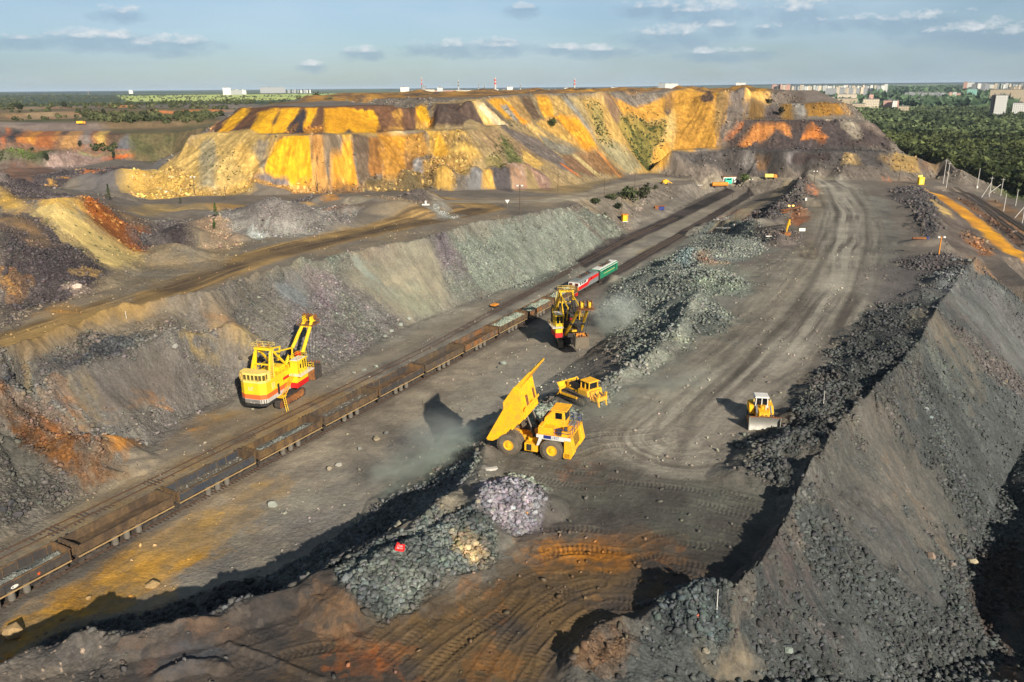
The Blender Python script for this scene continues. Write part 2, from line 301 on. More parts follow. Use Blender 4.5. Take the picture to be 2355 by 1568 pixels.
PAINTS = r"""
V = lambda *p: K('V', p)
def pk(c, pts, *a, **k): paint(K(c, pts), *a, **k)
# pit floor and plateau
pk('V', [(0, 1250), (300, 1080), (545, 920), (745, 870), (870, 780), (1060, 700), (1430, 550), (1600, 460), (1800, 460), (1700, 560), (1400, 720), (1330, 880), (1100, 1000), (830, 1200), (560, 1400), (0, 1560)], (146, 138, 122), (118, 111, 100), .10)
pk('V', [(1100, 1060), (1340, 890), (1500, 830), (1620, 700), (1700, 600), (1850, 560), (1900, 420), (2040, 435), (2080, 560), (2060, 640), (1960, 780), (1800, 930), (1700, 1000), (1700, 1100), (1840, 1150), (1780, 1270), (1600, 1400), (1500, 1420), (1300, 1600), (800, 1600), (700, 1400), (900, 1260)], (124, 119, 107), (98, 94, 85), .06)
# foreground
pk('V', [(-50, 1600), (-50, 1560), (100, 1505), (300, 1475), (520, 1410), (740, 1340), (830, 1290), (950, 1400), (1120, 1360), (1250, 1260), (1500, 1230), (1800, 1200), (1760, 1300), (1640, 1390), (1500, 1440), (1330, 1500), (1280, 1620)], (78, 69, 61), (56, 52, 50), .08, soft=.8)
pk('V', [(640, 1600), (760, 1440), (900, 1440), (1150, 1330), (1300, 1260), (1560, 1290), (1480, 1400), (1330, 1480), (1290, 1600)], (100, 79, 52), (72, 63, 54), .03, soft=1.5, wl=5)
pk('B4', [(120, 450), (250, 390), (450, 400), (780, 450), (1000, 400), (1150, 440), (1200, 500), (1000, 560), (900, 640), (700, 700), (300, 720), (50, 600)], (176, 112, 32), (96, 77, 54), .03, soft=1.0, wl=2.2, alpha=.9)
pk('B4', [(880, 440), (1000, 400), (1150, 430), (1160, 480), (950, 540), (800, 520)], (190, 116, 26), (110, 84, 50), .03, soft=.5, alpha=.7)
pk('B3', [(1000, 960), (1100, 920), (1130, 1000), (1060, 1080), (1000, 1060)], (176, 112, 44), None, None, soft=1, alpha=.55); pk('B3', [(1100, 1400), (1180, 1370), (1260, 1480), (1200, 1568), (1080, 1568)], (170, 104, 36), None, None, soft=1, alpha=.55)
pk('B3', [(1660, 170), (1780, 170), (1790, 210), (1720, 260), (1650, 230)], (176, 96, 34), None, None, soft=.8, alpha=.85)
pk('B3', [(150, 1350), (300, 1290), (470, 1400), (440, 1480), (250, 1500), (200, 1440)], (180, 98, 32), (96, 68, 48), .1, soft=1.2, alpha=.8, wl=2); pk('B3', [(0, 1040), (120, 1100), (340, 1290), (420, 1370), (330, 1360), (150, 1240), (0, 1150)], (130, 98, 68), (76, 66, 56), .3, soft=.8)
pk('B2', [(1000, 820), (1100, 770), (1350, 790), (1320, 860), (1100, 850)], (116, 86, 62), None, .1, soft=1, alpha=.6); pk('B2', [(900, 850), (1100, 880), (1150, 930), (1000, 950), (880, 900)], (164, 104, 60), (90, 78, 66), .25, soft=.5, alpha=.8)
pk('B2', [(0, 1112), (60, 1010), (250, 950), (560, 870), (760, 880), (840, 1000), (700, 1112)], (92, 84, 74), (70, 66, 62), .4, c3=(150, 130, 110), speck=.03)
pk('B2', [(1180, 900), (1400, 900), (1500, 960), (1420, 1010), (1150, 1030), (1000, 1080), (950, 1060)], (66, 66, 68), None, .15, soft=.5)
pk('V', [(1250, 1060), (1500, 1050), (1720, 1100), (1820, 1150), (1700, 1300), (1560, 1260), (1300, 1220)], (88, 87, 77), (74, 69, 63), .05, soft=1.2, wl=6, alpha=.8)
pk('V', [(1240, 1180), (1330, 1160), (1450, 1200), (1400, 1230), (1250, 1240), (1160, 1260), (1150, 1230)], (66, 60, 57), (90, 84, 76), .06, soft=.8)
pk('V', [(1380, 900), (1500, 850), (1620, 860), (1680, 980), (1560, 1080), (1400, 1060), (1340, 980)], (124, 124, 108), (108, 102, 92), .06, soft=1.2, alpha=.9)
pk('V', [(1340, 1000), (1440, 980), (1560, 1020), (1540, 1060), (1400, 1060)], (100, 92, 82), None, .06, soft=.8, alpha=.7)
# haul road on the plateau
road(HL('V', [(1560, 1010), (1640, 930), (1740, 840), (1820, 760), (1890, 660), (1930, 560), (1940, 490), (1910, 430), (1880, 408)]), 15, (158, 149, 132), (90, 82, 72), f=1, lanes=1.3, edge=.5, dens=.5)
road(HL('V', [(1500, 900), (1620, 830), (1760, 720), (1850, 620), (1870, 520), (1880, 440)]), 8, (136, 126, 108), (80, 72, 62), lanes=.9, edge=.8, alpha=.7, seed=3)
road(HL('V', [(1560, 620), (1640, 650), (1720, 640), (1800, 600), (1850, 560)]), 5, (134, 126, 110), (90, 82, 72), lanes=1.0, edge=.8, alpha=.8, seed=4)
road(HL('V', [(1860, 590), (1830, 520), (1880, 470), (1870, 430), (1830, 412), (1740, 404), (1640, 403)]), 5, (130, 118, 98), (92, 80, 66), lanes=1.0, edge=.5, alpha=.9, seed=5)
road(HL('V', [(2040, 760), (1900, 820), (1760, 900), (1640, 1010)]), 7, (132, 122, 108), (82, 74, 68), lanes=1, edge=.8, alpha=.7, seed=6)
for r_ in range(16):
    o_ = RNG.uniform(-14, 14); base_ = HL('V', [(1600, 1080), (1640, 960), (1740, 860), (1820, 760), (1890, 660), (1935, 560), (1945, 490), (1915, 430)]); road(off(base_, o_, 0), 1.0, (138, 130, 114) if r_ % 2 else (78, 71, 62), (96, 88, 76), lanes=.7, edge=.8, alpha=.45, seed=r_)
for q in [(1290, 1000), (1420, 1210), (1860, 715), (1900, 720), (1960, 770), (1750, 655), (1770, 600)]: blob(q, 16, (72, 66, 60), None, None, soft=1, sx=1.6, alpha=.6)
# tan wash beside the train, yellow wash lower left
pk('B2', [(0, 800), (150, 650), (300, 590), (560, 470), (760, 300), (900, 200), (1150, 100), (1300, 30), (1640, -20), (1600, 60), (1440, 170), (1430, 260), (1340, 350), (1130, 440), (1000, 560), (700, 640), (400, 760), (200, 900), (0, 1020)], (196, 146, 62), (146, 118, 76), .12, soft=.4, wl=3)
pk('B2', [(280, 600), (420, 540), (600, 430), (740, 330), (900, 250), (880, 290), (730, 370), (560, 500), (540, 600), (640, 640), (480, 690), (380, 650)], (214, 152, 34), (160, 118, 52), .3, amp=.5)
pk('B2', [(950, 190), (1050, 130), (1200, 90), (1160, 140), (1020, 200), (960, 230)], (206, 150, 44), (150, 118, 66), .2); pk('B2', [(0, 930), (60, 940), (100, 970), (0, 1030)], (196, 130, 30), None, .2)
pk('B2', [(1130, 440), (1380, 330), (1430, 200), (1700, 60), (1900, 60), (2355, -60), (2355, 60), (2100, 300), (1800, 330), (1400, 480), (1150, 520)], (122, 116, 108), (140, 130, 114), .25, soft=.3)
pk('V', [(360, 1150), (500, 1060), (700, 960), (1000, 850), (1250, 720), (1240, 780), (1000, 960), (800, 1080), (600, 1180), (560, 1240), (420, 1290)], (156, 143, 122), (126, 115, 100), .08, soft=.6, wl=6)
pk('V', [(430, 1200), (600, 1090), (640, 1120), (560, 1180), (480, 1260), (380, 1290), (300, 1320), (330, 1260)], (178, 142, 84), (150, 128, 96), .1, soft=.7)
# tan floor left of the train
pk('V', [(0, 1270), (180, 1150), (300, 1080), (430, 960), (560, 940), (760, 900), (860, 850), (760, 950), (560, 1040), (300, 1170), (0, 1320)], (162, 132, 82), (128, 114, 94), .06, soft=.5, wl=5)
pk('B1', [(1250, 900), (1500, 700), (1900, 640), (1880, 820), (1700, 960), (1400, 1120), (1200, 1200), (1100, 1180)], (112, 106, 100), (134, 122, 104), .25, soft=.6)
pk('B1', [(1550, 900), (1750, 640), (2250, 600), (2280, 700), (1900, 880)], (156, 124, 76), (134, 110, 78), .05, soft=.6, wl=5, alpha=.9); pk('B1', [(1700, 770), (1800, 760), (1760, 800), (1700, 800)], (186, 128, 50), None, None)
road([trk(s, trc+15) for s in range(-30, 330, 10)], 4.5, (140, 128, 108), (110, 100, 88), lanes=.9, edge=.6, alpha=.7, seed=11)
# dumped rock on the bank and heaps
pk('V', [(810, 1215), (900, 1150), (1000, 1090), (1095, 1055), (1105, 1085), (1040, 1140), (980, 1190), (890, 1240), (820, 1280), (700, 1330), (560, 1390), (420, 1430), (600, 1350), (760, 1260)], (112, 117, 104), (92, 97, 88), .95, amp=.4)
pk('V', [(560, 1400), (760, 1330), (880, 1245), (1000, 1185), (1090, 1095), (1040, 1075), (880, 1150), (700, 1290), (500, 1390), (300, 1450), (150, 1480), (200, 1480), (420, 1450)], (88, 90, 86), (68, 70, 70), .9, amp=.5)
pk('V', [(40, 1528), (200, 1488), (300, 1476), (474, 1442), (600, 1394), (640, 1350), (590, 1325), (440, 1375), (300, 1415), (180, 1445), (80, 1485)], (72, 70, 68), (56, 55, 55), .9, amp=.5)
pk('B3', [(100, 980), (200, 860), (330, 780), (600, 690), (760, 500), (900, 480), (1020, 560), (1150, 640), (1130, 740), (980, 870), (800, 950), (600, 1120), (450, 1180), (300, 1180), (120, 1050)], (98, 102, 94), (72, 77, 74), 1.0, amp=.3)
pk('B3', [(880, 720), (1000, 690), (1100, 760), (1040, 830), (900, 820)], (178, 152, 108), (120, 112, 96), 1.0, amp=.3)
pk('B3', [(980, 420), (1060, 330), (1200, 250), (1300, 250), (1440, 330), (1460, 460), (1400, 590), (1230, 620), (1060, 580), (1010, 500)], (146, 138, 140), (112, 108, 112), 1.0, amp=.3, wl=2)
pk('B3', [(1200, 240), (1300, 220), (1480, 320), (1470, 370), (1380, 330)], (150, 156, 136), None, .9, amp=.3); pk('B3', [(780, 600), (1000, 520), (960, 480), (1050, 420), (980, 380), (830, 440), (740, 520)], (124, 116, 100), None, .3)
pk('V', [(1200, 990), (1230, 940), (1290, 925), (1330, 950), (1320, 985), (1270, 1000)], (134, 140, 122), (116, 122, 108), .9, amp=.3)
pk('V', [(1330, 900), (1400, 870), (1480, 810), (1560, 740), (1600, 790), (1520, 850), (1440, 890), (1400, 950)], (136, 138, 122), (116, 115, 104), .5, amp=.4)
pk('V', [(1375, 720), (1400, 660), (1500, 600), (1560, 560), (1640, 540), (1740, 560), (1740, 580), (1680, 600), (1730, 660), (1730, 680), (1640, 680), (1700, 740), (1660, 780), (1560, 770), (1500, 820), (1440, 850), (1400, 780)], (96, 100, 92), (120, 123, 112), .72, amp=.5)
pk('A6', [(1120, 800), (1200, 780), (1350, 840), (1390, 880), (1250, 895), (1130, 850)], (150, 112, 84), (120, 104, 86), .8, amp=.3); pk('A6', [(1000, 790), (1100, 760), (1150, 800), (1110, 900), (1000, 870)], (120, 134, 130), None, .9, amp=.3)
pk('A6', [(900, 800), (1020, 780), (1000, 850), (900, 870)], (158, 164, 144), None, .5, amp=.3); pk('A6', [(1100, 1000), (1330, 960), (1600, 1080), (1500, 1130), (1300, 1160), (1120, 1090)], (130, 136, 118), (104, 108, 98), .9, amp=.3)
pk('A6', [(1050, 1240), (1150, 1220), (1180, 1300), (1080, 1320)], (146, 146, 130), None, .3); pk('A6', [(1280, 900), (1480, 880), (1600, 940), (1500, 980), (1330, 940)], (146, 144, 124), None, .1, soft=.6)
pk('A6', [(1180, 560), (1360, 460), (1420, 500), (1380, 570), (1200, 600)], (124, 116, 108), (104, 98, 92), .8, amp=.3)
pk('A6', [(1640, 560), (1560, 520), (1640, 420), (1800, 400), (1960, 250), (1990, 170), (2080, 180), (2140, 330), (2060, 350), (1900, 500), (1760, 570)], (72, 66, 64), (92, 84, 78), .9, amp=.5)
pk('A6', [(1940, 520), (1990, 400), (2110, 480), (2080, 510), (2000, 560)], (176, 108, 64), (120, 88, 66), .6, amp=.4); pk('A6', [(1420, 420), (1540, 430), (1530, 470), (1440, 470)], (176, 116, 70), None, .2, soft=.5); pk('A6', [(2100, 230), (2160, 270), (2140, 310), (2100, 300)], (170, 108, 72), None, .4)
pk('A6', [(1600, 620), (1900, 560), (2050, 620), (2080, 700), (1900, 760), (1750, 720)], (92, 84, 78), (112, 100, 90), .5, amp=.5); pk('A6', [(880, 580), (1540, 280), (1600, 330), (1000, 640)], (134, 124, 108), None, .05, soft=.5)
pk('A6', [(1150, 620), (1400, 520), (1560, 560), (1740, 700), (1800, 760), (1600, 850), (1300, 860), (980, 780), (1000, 740)], (102, 105, 98), (126, 128, 116), .7, amp=.4)
road(HL('A6', [(1940, 175), (1880, 240), (1780, 320), (1640, 380), (1540, 450), (1460, 520), (1300, 600), (1000, 660), (700, 790)]), 3.6, (146, 130, 102), (112, 100, 84), lanes=.8, edge=.4, alpha=.9, seed=13)
road(HL('A6', [(640, 560), (900, 440), (1040, 340), (1080, 260), (1150, 215), (1300, 230)]), 5, (128, 120, 108), (104, 96, 86), lanes=1, edge=.6, alpha=.8, seed=14)
# left wall
pk('V', [(0, 1255), (300, 1060), (545, 900), (745, 870), (870, 780), (1060, 700), (1440, 548), (1290, 478), (1080, 520), (850, 577), (560, 650), (300, 715), (0, 830)], (126, 120, 108), (108, 102, 96), .6, f=.8, st=.5)
pk('B1', [(0, 170), (300, 60), (640, -60), (850, -140), (1200, -100), (1300, 0), (1160, 120), (900, 200), (640, 260), (300, 370), (100, 460), (0, 440)], (80, 82, 80), (62, 62, 64), .9, f=.8, amp=.4)
pk('B1', [(80, 160), (260, 140), (260, 220), (120, 220)], (120, 134, 124), None, .9, f=.8); pk('B1', [(370, 190), (600, 160), (700, 230), (560, 280), (330, 260)], (110, 102, 94), None, .4, f=.8)
pk('B1', [(860, 160), (1200, 100), (1500, 100), (1700, 260), (1560, 470), (1200, 640), (900, 600), (700, 400), (640, 280)], (116, 106, 96), (98, 92, 86), .2, f=.8, st=.7)
pk('B1', [(450, 430), (560, 400), (660, 450), (640, 500), (760, 530), (900, 640), (1080, 650), (1040, 670), (900, 650), (850, 660), (760, 650), (560, 560), (470, 500)], (180, 114, 46), (136, 100, 58), .25, f=.75, amp=.6)
pk('B1', [(500, 650), (700, 710), (900, 870), (930, 950), (800, 870), (620, 740)], (190, 120, 44), (124, 100, 70), .25, f=.75, amp=.6); pk('B1', [(1080, 480), (1300, 480), (1400, 450), (1440, 530), (1250, 550)], (180, 124, 62), (126, 112, 94), .1, f=.75, amp=.6)
pk('B1', [(700, 290), (800, 270), (860, 380), (940, 560), (900, 590), (820, 440), (740, 350)], (170, 140, 84), (132, 116, 88), .1, f=.75); pk('B1', [(380, 500), (560, 510), (700, 640), (720, 700), (560, 640), (420, 580)], (98, 98, 98), None, .3, f=.8)
pk('B1', [(900, 640), (1050, 680), (1180, 780), (1000, 880), (900, 830), (1000, 760)], (94, 92, 90), None, .4, f=.8); pk('B1', [(0, 440), (100, 470), (180, 560), (60, 660), (0, 640)], (176, 112, 50), (96, 72, 52), .6, f=.75, amp=.6)
pk('B1', [(0, 660), (150, 650), (350, 800), (560, 920), (900, 1040), (1000, 960), (1020, 1110), (930, 1230), (800, 1310), (710, 1280), (660, 1180), (420, 1080), (200, 930), (60, 800), (0, 760)], (136, 90, 46), (72, 58, 46), .6, f=.75, amp=.9, wl=2.0, st=.3)
pk('B1', [(180, 590), (350, 620), (600, 800), (880, 1000), (860, 1060), (560, 940), (300, 790), (170, 660)], (96, 84, 72), (150, 96, 50), .5, f=.75); pk('B1', [(960, 900), (1060, 860), (1220, 870), (1240, 960), (1080, 1110), (1030, 1120), (1010, 1000)], (194, 134, 66), None, .1, f=.8, amp=.3)
pk('B1', [(0, 780), (200, 930), (420, 1080), (700, 1240), (640, 1360), (400, 1500), (0, 1700)], (108, 102, 90), (86, 82, 76), .85, f=.85, amp=.4); pk('B1', [(0, 780), (160, 900), (330, 1060), (380, 1180), (200, 1120), (0, 960)], (104, 100, 90), None, .25, f=.85)
pk('A7', [(1600, 1480), (1880, 1440), (1890, 1400), (1780, 1250), (1820, 1210), (1990, 1380), (2180, 1330), (2182, 1470), (2140, 1560), (1980, 1500), (1900, 1470), (1640, 1568)], (196, 162, 92), (158, 138, 98), .1, f=.75, amp=.3); pk('A7', [(1900, 1470), (1980, 1480), (2140, 1568), (2000, 1700), (1700, 1620)], (104, 98, 92), None, .5, f=.8)
pk('A7', [(1740, 1130), (1860, 1130), (2100, 1370), (2000, 1400), (1850, 1280), (1740, 1200)], (168, 122, 74), (136, 116, 92), .1, f=.8); pk('A7', [(1150, 1180), (1400, 1170), (1420, 1280), (1350, 1380), (1150, 1380)], (124, 110, 94), (104, 98, 88), .9, f=.8)
# grey-green rubble faces of the wall
pk('A8', [(0, 800), (180, 700), (340, 740), (400, 770), (200, 830), (100, 880), (0, 960)], (118, 122, 112), (108, 106, 104), .8, f=.8); pk('A8', [(330, 700), (640, 580), (930, 480), (1050, 540), (960, 580), (800, 660), (600, 710), (370, 750)], (118, 124, 110), (128, 131, 118), .75, f=.8, amp=.3)
pk('A8', [(300, 800), (560, 720), (800, 690), (830, 760), (1000, 900), (1330, 1050), (1200, 1240), (1000, 1340), (870, 1413), (560, 1413), (300, 1100)], (130, 122, 118), (118, 116, 108), .85, f=.8, amp=.3)
pk('A8', [(300, 810), (420, 760), (560, 720), (600, 900), (660, 1010), (560, 1000), (400, 900)], (126, 128, 126), None, .4, f=.8); pk('A8', [(560, 720), (760, 690), (1000, 1000), (1200, 1200), (1000, 1350), (800, 1150), (620, 960)], (136, 122, 124), (122, 120, 110), .9, f=.8, amp=.3)
pk('A8', [(80, 900), (300, 840), (420, 980), (420, 1200), (300, 1240), (200, 1080), (60, 1060)], (124, 118, 106), None, .5, f=.8)
pk('A8', [(840, 680), (1060, 560), (1400, 440), (1600, 430), (1700, 640), (1820, 940), (1560, 1060), (1360, 1060), (1200, 900), (1000, 800)], (150, 142, 122), (138, 132, 112), .12, f=.8, st=.6, amp=.3)
pk('A8', [(1250, 770), (1700, 640), (1710, 680), (1400, 800), (1250, 860), (1180, 800)], (168, 156, 128), None, .1, f=.8, soft=.4); pk('A8', [(980, 620), (1060, 640), (1180, 780), (1240, 880), (1120, 780), (1000, 680)], (146, 154, 140), None, .1, f=.8)
pk('A8', [(1350, 870), (1600, 840), (1640, 920), (1480, 1000), (1300, 930)], (140, 144, 120), None, .1, f=.8, soft=.5, alpha=.7); pk('A8', [(1590, 380), (1760, 380), (1860, 560), (1960, 720), (1940, 760), (1850, 640), (1800, 760), (1720, 640), (1640, 450)], (122, 112, 112), None, .9, f=.8, amp=.3)
pk('A8', [(1760, 380), (1900, 300), (2355, 250), (2355, 740), (2100, 840), (1820, 930), (1740, 780), (1820, 700), (1960, 740), (1860, 560)], (122, 127, 113), (134, 138, 124), .75, f=.8, amp=.3)
pk('A6', [(0, 420), (80, 400), (180, 520), (470, 720), (470, 740), (100, 960), (0, 1000), (-200, 1100), (-500, 1060), (-300, 500)], (128, 132, 118), (138, 141, 127), .6, f=.8, amp=.3); pk('A6', [(100, 440), (350, 420), (480, 560), (640, 640), (500, 710), (200, 520)], (112, 110, 98), (126, 128, 114), .7, f=.85, amp=.4)
# top of the left bench
pk('V', [(0, 700), (340, 625), (360, 570), (960, 465), (1250, 440), (1500, 410), (1440, 470), (1290, 470), (1080, 520), (700, 615), (480, 685), (0, 830)], (134, 118, 94), (116, 106, 92), .1, wl=12)
road(HL('V', [(-60, 810), (60, 775), (180, 735), (300, 695), (430, 650), (560, 600), (700, 562), (850, 530), (960, 510), (1060, 490), (1110, 478), (1090, 468), (1000, 458)]), 8.5, (166, 134, 82), (84, 68, 50), lanes=1.3, edge=.3, seed=21, dens=.44)
pk('A7', [(0, 1400), (300, 1290), (700, 1190), (900, 1120), (1060, 1110), (980, 1210), (700, 1280), (300, 1420), (0, 1530)], (172, 138, 78), (156, 126, 76), .03, soft=.4, wl=3, alpha=.85)
road(HL('V', [(380, 660), (500, 622), (620, 588), (760, 556), (900, 524), (1020, 500), (1100, 482)]), 5.0, (112, 92, 64), (62, 50, 40), lanes=.9, edge=.7, alpha=.9, seed=22, dens=.42)
road(HL('V', [(820, 470), (970, 462), (1120, 464), (1260, 463), (1360, 445), (1430, 425), (1520, 412), (1640, 402), (1780, 406), (1900, 412)]), 5.2, (150, 138, 116), (124, 112, 96), lanes=1.2, edge=.3, seed=23)
pk('A7', [(1080, 290), (1300, 240), (1900, 230), (2182, 240), (2182, 300), (1900, 310), (1500, 340), (1200, 340)], (148, 124, 80), (124, 108, 84), .1)
pk('A2', [(0, 1200), (300, 1220), (800, 1260), (1200, 1260), (1000, 1290), (400, 1290), (100, 1280)], (166, 130, 76), None, .1); pk('A2', [(640, 1310), (700, 1260), (800, 1265), (870, 1300)], (206, 196, 178), None, .6)
pk('A2', [(100, 1340), (200, 1270), (400, 1300), (600, 1320), (1200, 1290), (1500, 1360), (1300, 1450), (900, 1530), (300, 1545), (100, 1440)], (112, 104, 98), (146, 140, 130), .7, f=.9); pk('A2', [(600, 1350), (860, 1310), (1050, 1350), (1190, 1450), (1100, 1440), (900, 1380), (640, 1400)], (168, 160, 148), (130, 122, 112), .5)
pk('A2', [(180, 1280), (400, 1280), (560, 1380), (400, 1400), (200, 1330)], (74, 68, 66), None, .7); pk('A2', [(0, 1430), (160, 1440), (200, 1545), (0, 1545)], (176, 146, 116), (130, 110, 90), .5); pk('A2', [(520, 1500), (560, 1480), (640, 1500), (600, 1545), (560, 1545)], (176, 180, 172), None, .5)
pk('A2', [(1060, 1330), (1400, 1290), (1600, 1290), (1400, 1330), (1300, 1390), (1240, 1340)], (166, 106, 54), (110, 92, 80), .6, amp=.6); pk('A2', [(2180, 1260), (2260, 1280), (2355, 1340), (2355, 1370), (2200, 1340)], (156, 160, 152), (110, 112, 110), .95)
pk('A2', [(830, 1200), (1000, 1150), (1080, 1190), (980, 1250), (850, 1230)], (92, 84, 80), None, .6); pk('A2', [(680, 1180), (830, 1190), (780, 1230), (680, 1210)], (170, 106, 52), None, .3); pk('A2', [(1140, 1160), (1260, 1150), (1200, 1200), (1280, 1210), (1140, 1220)], (214, 146, 54), None, .4, f=.85)
pk('A2', [(1480, 1160), (1700, 1170), (2000, 1150), (2080, 1150), (2160, 1200), (2200, 1260), (1900, 1250), (1500, 1210)], (96, 86, 78), (130, 112, 88), .6)
# hill with the straw stripe, far left
pk('A7', [(0, 320), (140, 320), (300, 300), (660, 210), (800, 170), (1000, 280), (1240, 420), (1330, 480), (1320, 660), (1180, 800), (900, 800), (900, 900), (800, 1010), (300, 1130), (0, 1350)], (84, 74, 68), (68, 60, 60), .85, amp=.3)
pk('A7', [(0, 330), (150, 330), (300, 420), (450, 600), (300, 600), (150, 460), (0, 390)], (150, 116, 74), (104, 86, 66), .3); pk('A7', [(0, 130), (100, 130), (200, 190), (180, 280), (80, 310), (0, 270)], (226, 176, 70), (208, 168, 92), .2, f=.85)
pk('A7', [(290, 280), (420, 200), (560, 180), (700, 260), (1000, 520), (1240, 700), (1180, 790), (1120, 815), (900, 790), (700, 600), (450, 430), (320, 320)], (222, 190, 116), (200, 174, 112), .15, f=.82, amp=.25, c3=(90, 96, 58), speck=.02); pk('A7', [(300, 200), (450, 180), (640, 210), (540, 220), (400, 210)], (226, 172, 66), None, .2, f=.85)
pk('A7', [(560, 220), (680, 240), (1040, 600), (1000, 560), (800, 420)], (146, 128, 98), None, .3); pk('A7', [(680, 220), (780, 170), (900, 260), (1100, 420), (1300, 460), (1330, 560), (1240, 700), (1040, 590), (800, 400)], (178, 98, 30), (140, 84, 40), .6, f=.88, amp=.25, c3=(226, 160, 80), speck=.06)
pk('A7', [(790, 190), (900, 230), (1240, 400), (1180, 400), (960, 320)], (116, 94, 70), None, .4); pk('A7', [(0, 780), (60, 820), (160, 930), (180, 1000), (60, 960), (0, 900)], (206, 144, 46), (140, 104, 60), .6, amp=.6); pk('A7', [(700, 780), (840, 820), (820, 860), (740, 830)], (206, 166, 98), None, .2)
pk('A7', [(580, 970), (620, 930), (700, 940), (750, 960), (640, 990)], (206, 180, 156), None, .3, amp=.15); pk('A7', [(400, 1180), (450, 1110), (560, 1090), (720, 1120), (640, 1180)], (160, 120, 64), None, .2); pk('A7', [(900, 900), (1200, 740), (1400, 640), (1900, 580), (2182, 560), (1900, 760), (1300, 950), (900, 1100)], (116, 106, 90), (136, 118, 90), .4, wl=8)
pk('A7', [(1080, 600), (1250, 420), (1500, 440), (1680, 500), (1640, 640), (1500, 660), (1350, 640), (1200, 640)], (84, 76, 74), (104, 96, 90), .8); pk('A7', [(1420, 620), (1480, 570), (1600, 590), (1640, 650), (1500, 660)], (66, 58, 58), None, .8, amp=.2); pk('A7', [(1310, 420), (1440, 370), (1420, 410), (1330, 430)], (156, 154, 150), None, .4)
pk('A7', [(1360, 420), (1500, 380), (1700, 400), (1800, 440), (1500, 430)], (66, 60, 60), None, .7, amp=.2); pk('A7', [(1700, 470), (1900, 460), (2000, 560), (1900, 640), (1780, 560)], (196, 160, 122), (150, 126, 100), .6)
# area left of the dump toe
pk('A1', [(0, 830), (300, 820), (500, 870), (560, 960), (400, 1050), (0, 1060)], (122, 90, 70), (104, 86, 76), .3, f=.85, st=.8); pk('A1', [(350, 960), (500, 880), (1200, 860), (1250, 960), (800, 960), (600, 1060), (450, 1130), (800, 1150), (700, 1190), (200, 1180), (0, 1100), (0, 1040)], (84, 74, 72), (70, 62, 62), .7, amp=.4)
pk('A1', [(700, 1090), (760, 1020), (1000, 960), (1400, 870), (1500, 800), (1500, 840), (1200, 980), (900, 1100), (760, 1110)], (108, 102, 98), None, .05); pk('A1', [(780, 950), (860, 920), (900, 930), (800, 970)], (214, 130, 60), None, .2, f=.85); pk('A1', [(680, 920), (740, 900), (760, 915), (700, 935)], (226, 176, 96), None, .2, f=.85)
pk('A1', [(530, 990), (600, 970), (650, 980), (560, 1010)], (214, 150, 60), None, .2, f=.85); pk('A1', [(370, 1060), (440, 1020), (480, 1030), (400, 1080)], (214, 160, 76), None, .2, f=.85); pk('A1', [(970, 890), (1020, 870), (1040, 890), (980, 910)], (220, 150, 50), None, .2, f=.85)
pk('A1', [(560, 740), (900, 740), (1420, 740), (1400, 790), (1100, 800), (560, 800)], (206, 110, 52), (130, 92, 72), .3, f=.85, amp=.5); pk('A1', [(400, 780), (800, 750), (1000, 800), (800, 860), (600, 900), (450, 860)], (116, 94, 84), (150, 128, 116), .4)
pk('A1', [(0, 690), (550, 700), (450, 790), (0, 820)], (92, 84, 66), (70, 76, 46), .3); pk('A1', [(740, 720), (1200, 725), (1420, 735), (1100, 742), (740, 738)], (120, 140, 66), None, .05)
# far-left terrace face stripes
tf = [((0, 480), (110, 490), (60, 660), (0, 650), GRY), ((60, 490), (120, 490), (70, 660), (20, 660), (196, 116, 70)), ((115, 490), (250, 490), (180, 660), (70, 660), DK), ((250, 490), (315, 490), (230, 600), (300, 660), (170, 640), (206, 132, 64)), ((340, 500), (440, 500), (350, 670), (250, 650), (214, 144, 60)),
      ((440, 510), (540, 520), (500, 700), (340, 670), (178, 108, 60)), ((540, 520), (640, 520), (560, 640), (500, 600), (206, 144, 70)), ((600, 530), (720, 520), (620, 660), (540, 700), (110, 84, 70)), ((700, 520), (830, 520), (740, 700), (560, 710), (196, 146, 90)), ((820, 520), (890, 520), (860, 680), (740, 690), (150, 136, 126)),
      ((880, 520), (960, 530), (900, 660), (850, 680), (160, 100, 70)), ((960, 530), (1060, 520), (980, 680), (880, 660), (216, 176, 92)), ((1060, 530), (1220, 530), (1180, 640), (1060, 710), (990, 680), (104, 84, 66)), ((1200, 560), (1400, 560), (1390, 720), (1060, 715), (112, 110, 112)), ((1390, 565), (1430, 570), (1400, 640), (170, 130, 70)),
      ((1420, 570), (1500, 570), (1430, 730), (1370, 720), (100, 100, 106)), ((1560, 555), (1750, 540), (1680, 620), (1500, 740), (1420, 740), (216, 130, 52))]
pk('A1', [(-50, 500), (1560, 540), (1400, 740), (-50, 700)], (166, 106, 66), (110, 86, 72), .3, f=.85, st=.8)
for t in tf: pk('A1', list(t[:-1]), t[-1], tuple(int(v*.84) for v in t[-1]), .25, f=.85, st=.7, amp=.3)
pk('A1', [(-50, 460), (800, 470), (1700, 470), (1650, 540), (1200, 540), (0, 500)], (150, 132, 116), (124, 108, 98), .2); pk('A1', [(1500, 540), (1700, 460), (2000, 430), (2060, 450), (1960, 550), (1760, 545)], (220, 148, 84), (206, 110, 66), .3, f=.85)
# vegetated terraces beyond
pk('A1', [(-50, 330), (900, 330), (2000, 330), (2050, 450), (900, 470), (-50, 460)], (118, 98, 70), (84, 82, 52), .2); pk('A1', [(80, 400), (350, 370), (700, 360), (840, 400), (600, 430), (80, 440)], (176, 122, 84), (160, 134, 100), .2, f=.85); pk('A1', [(1410, 360), (1690, 360), (1690, 390), (1410, 385)], (206, 122, 66), None, .1, f=.85)
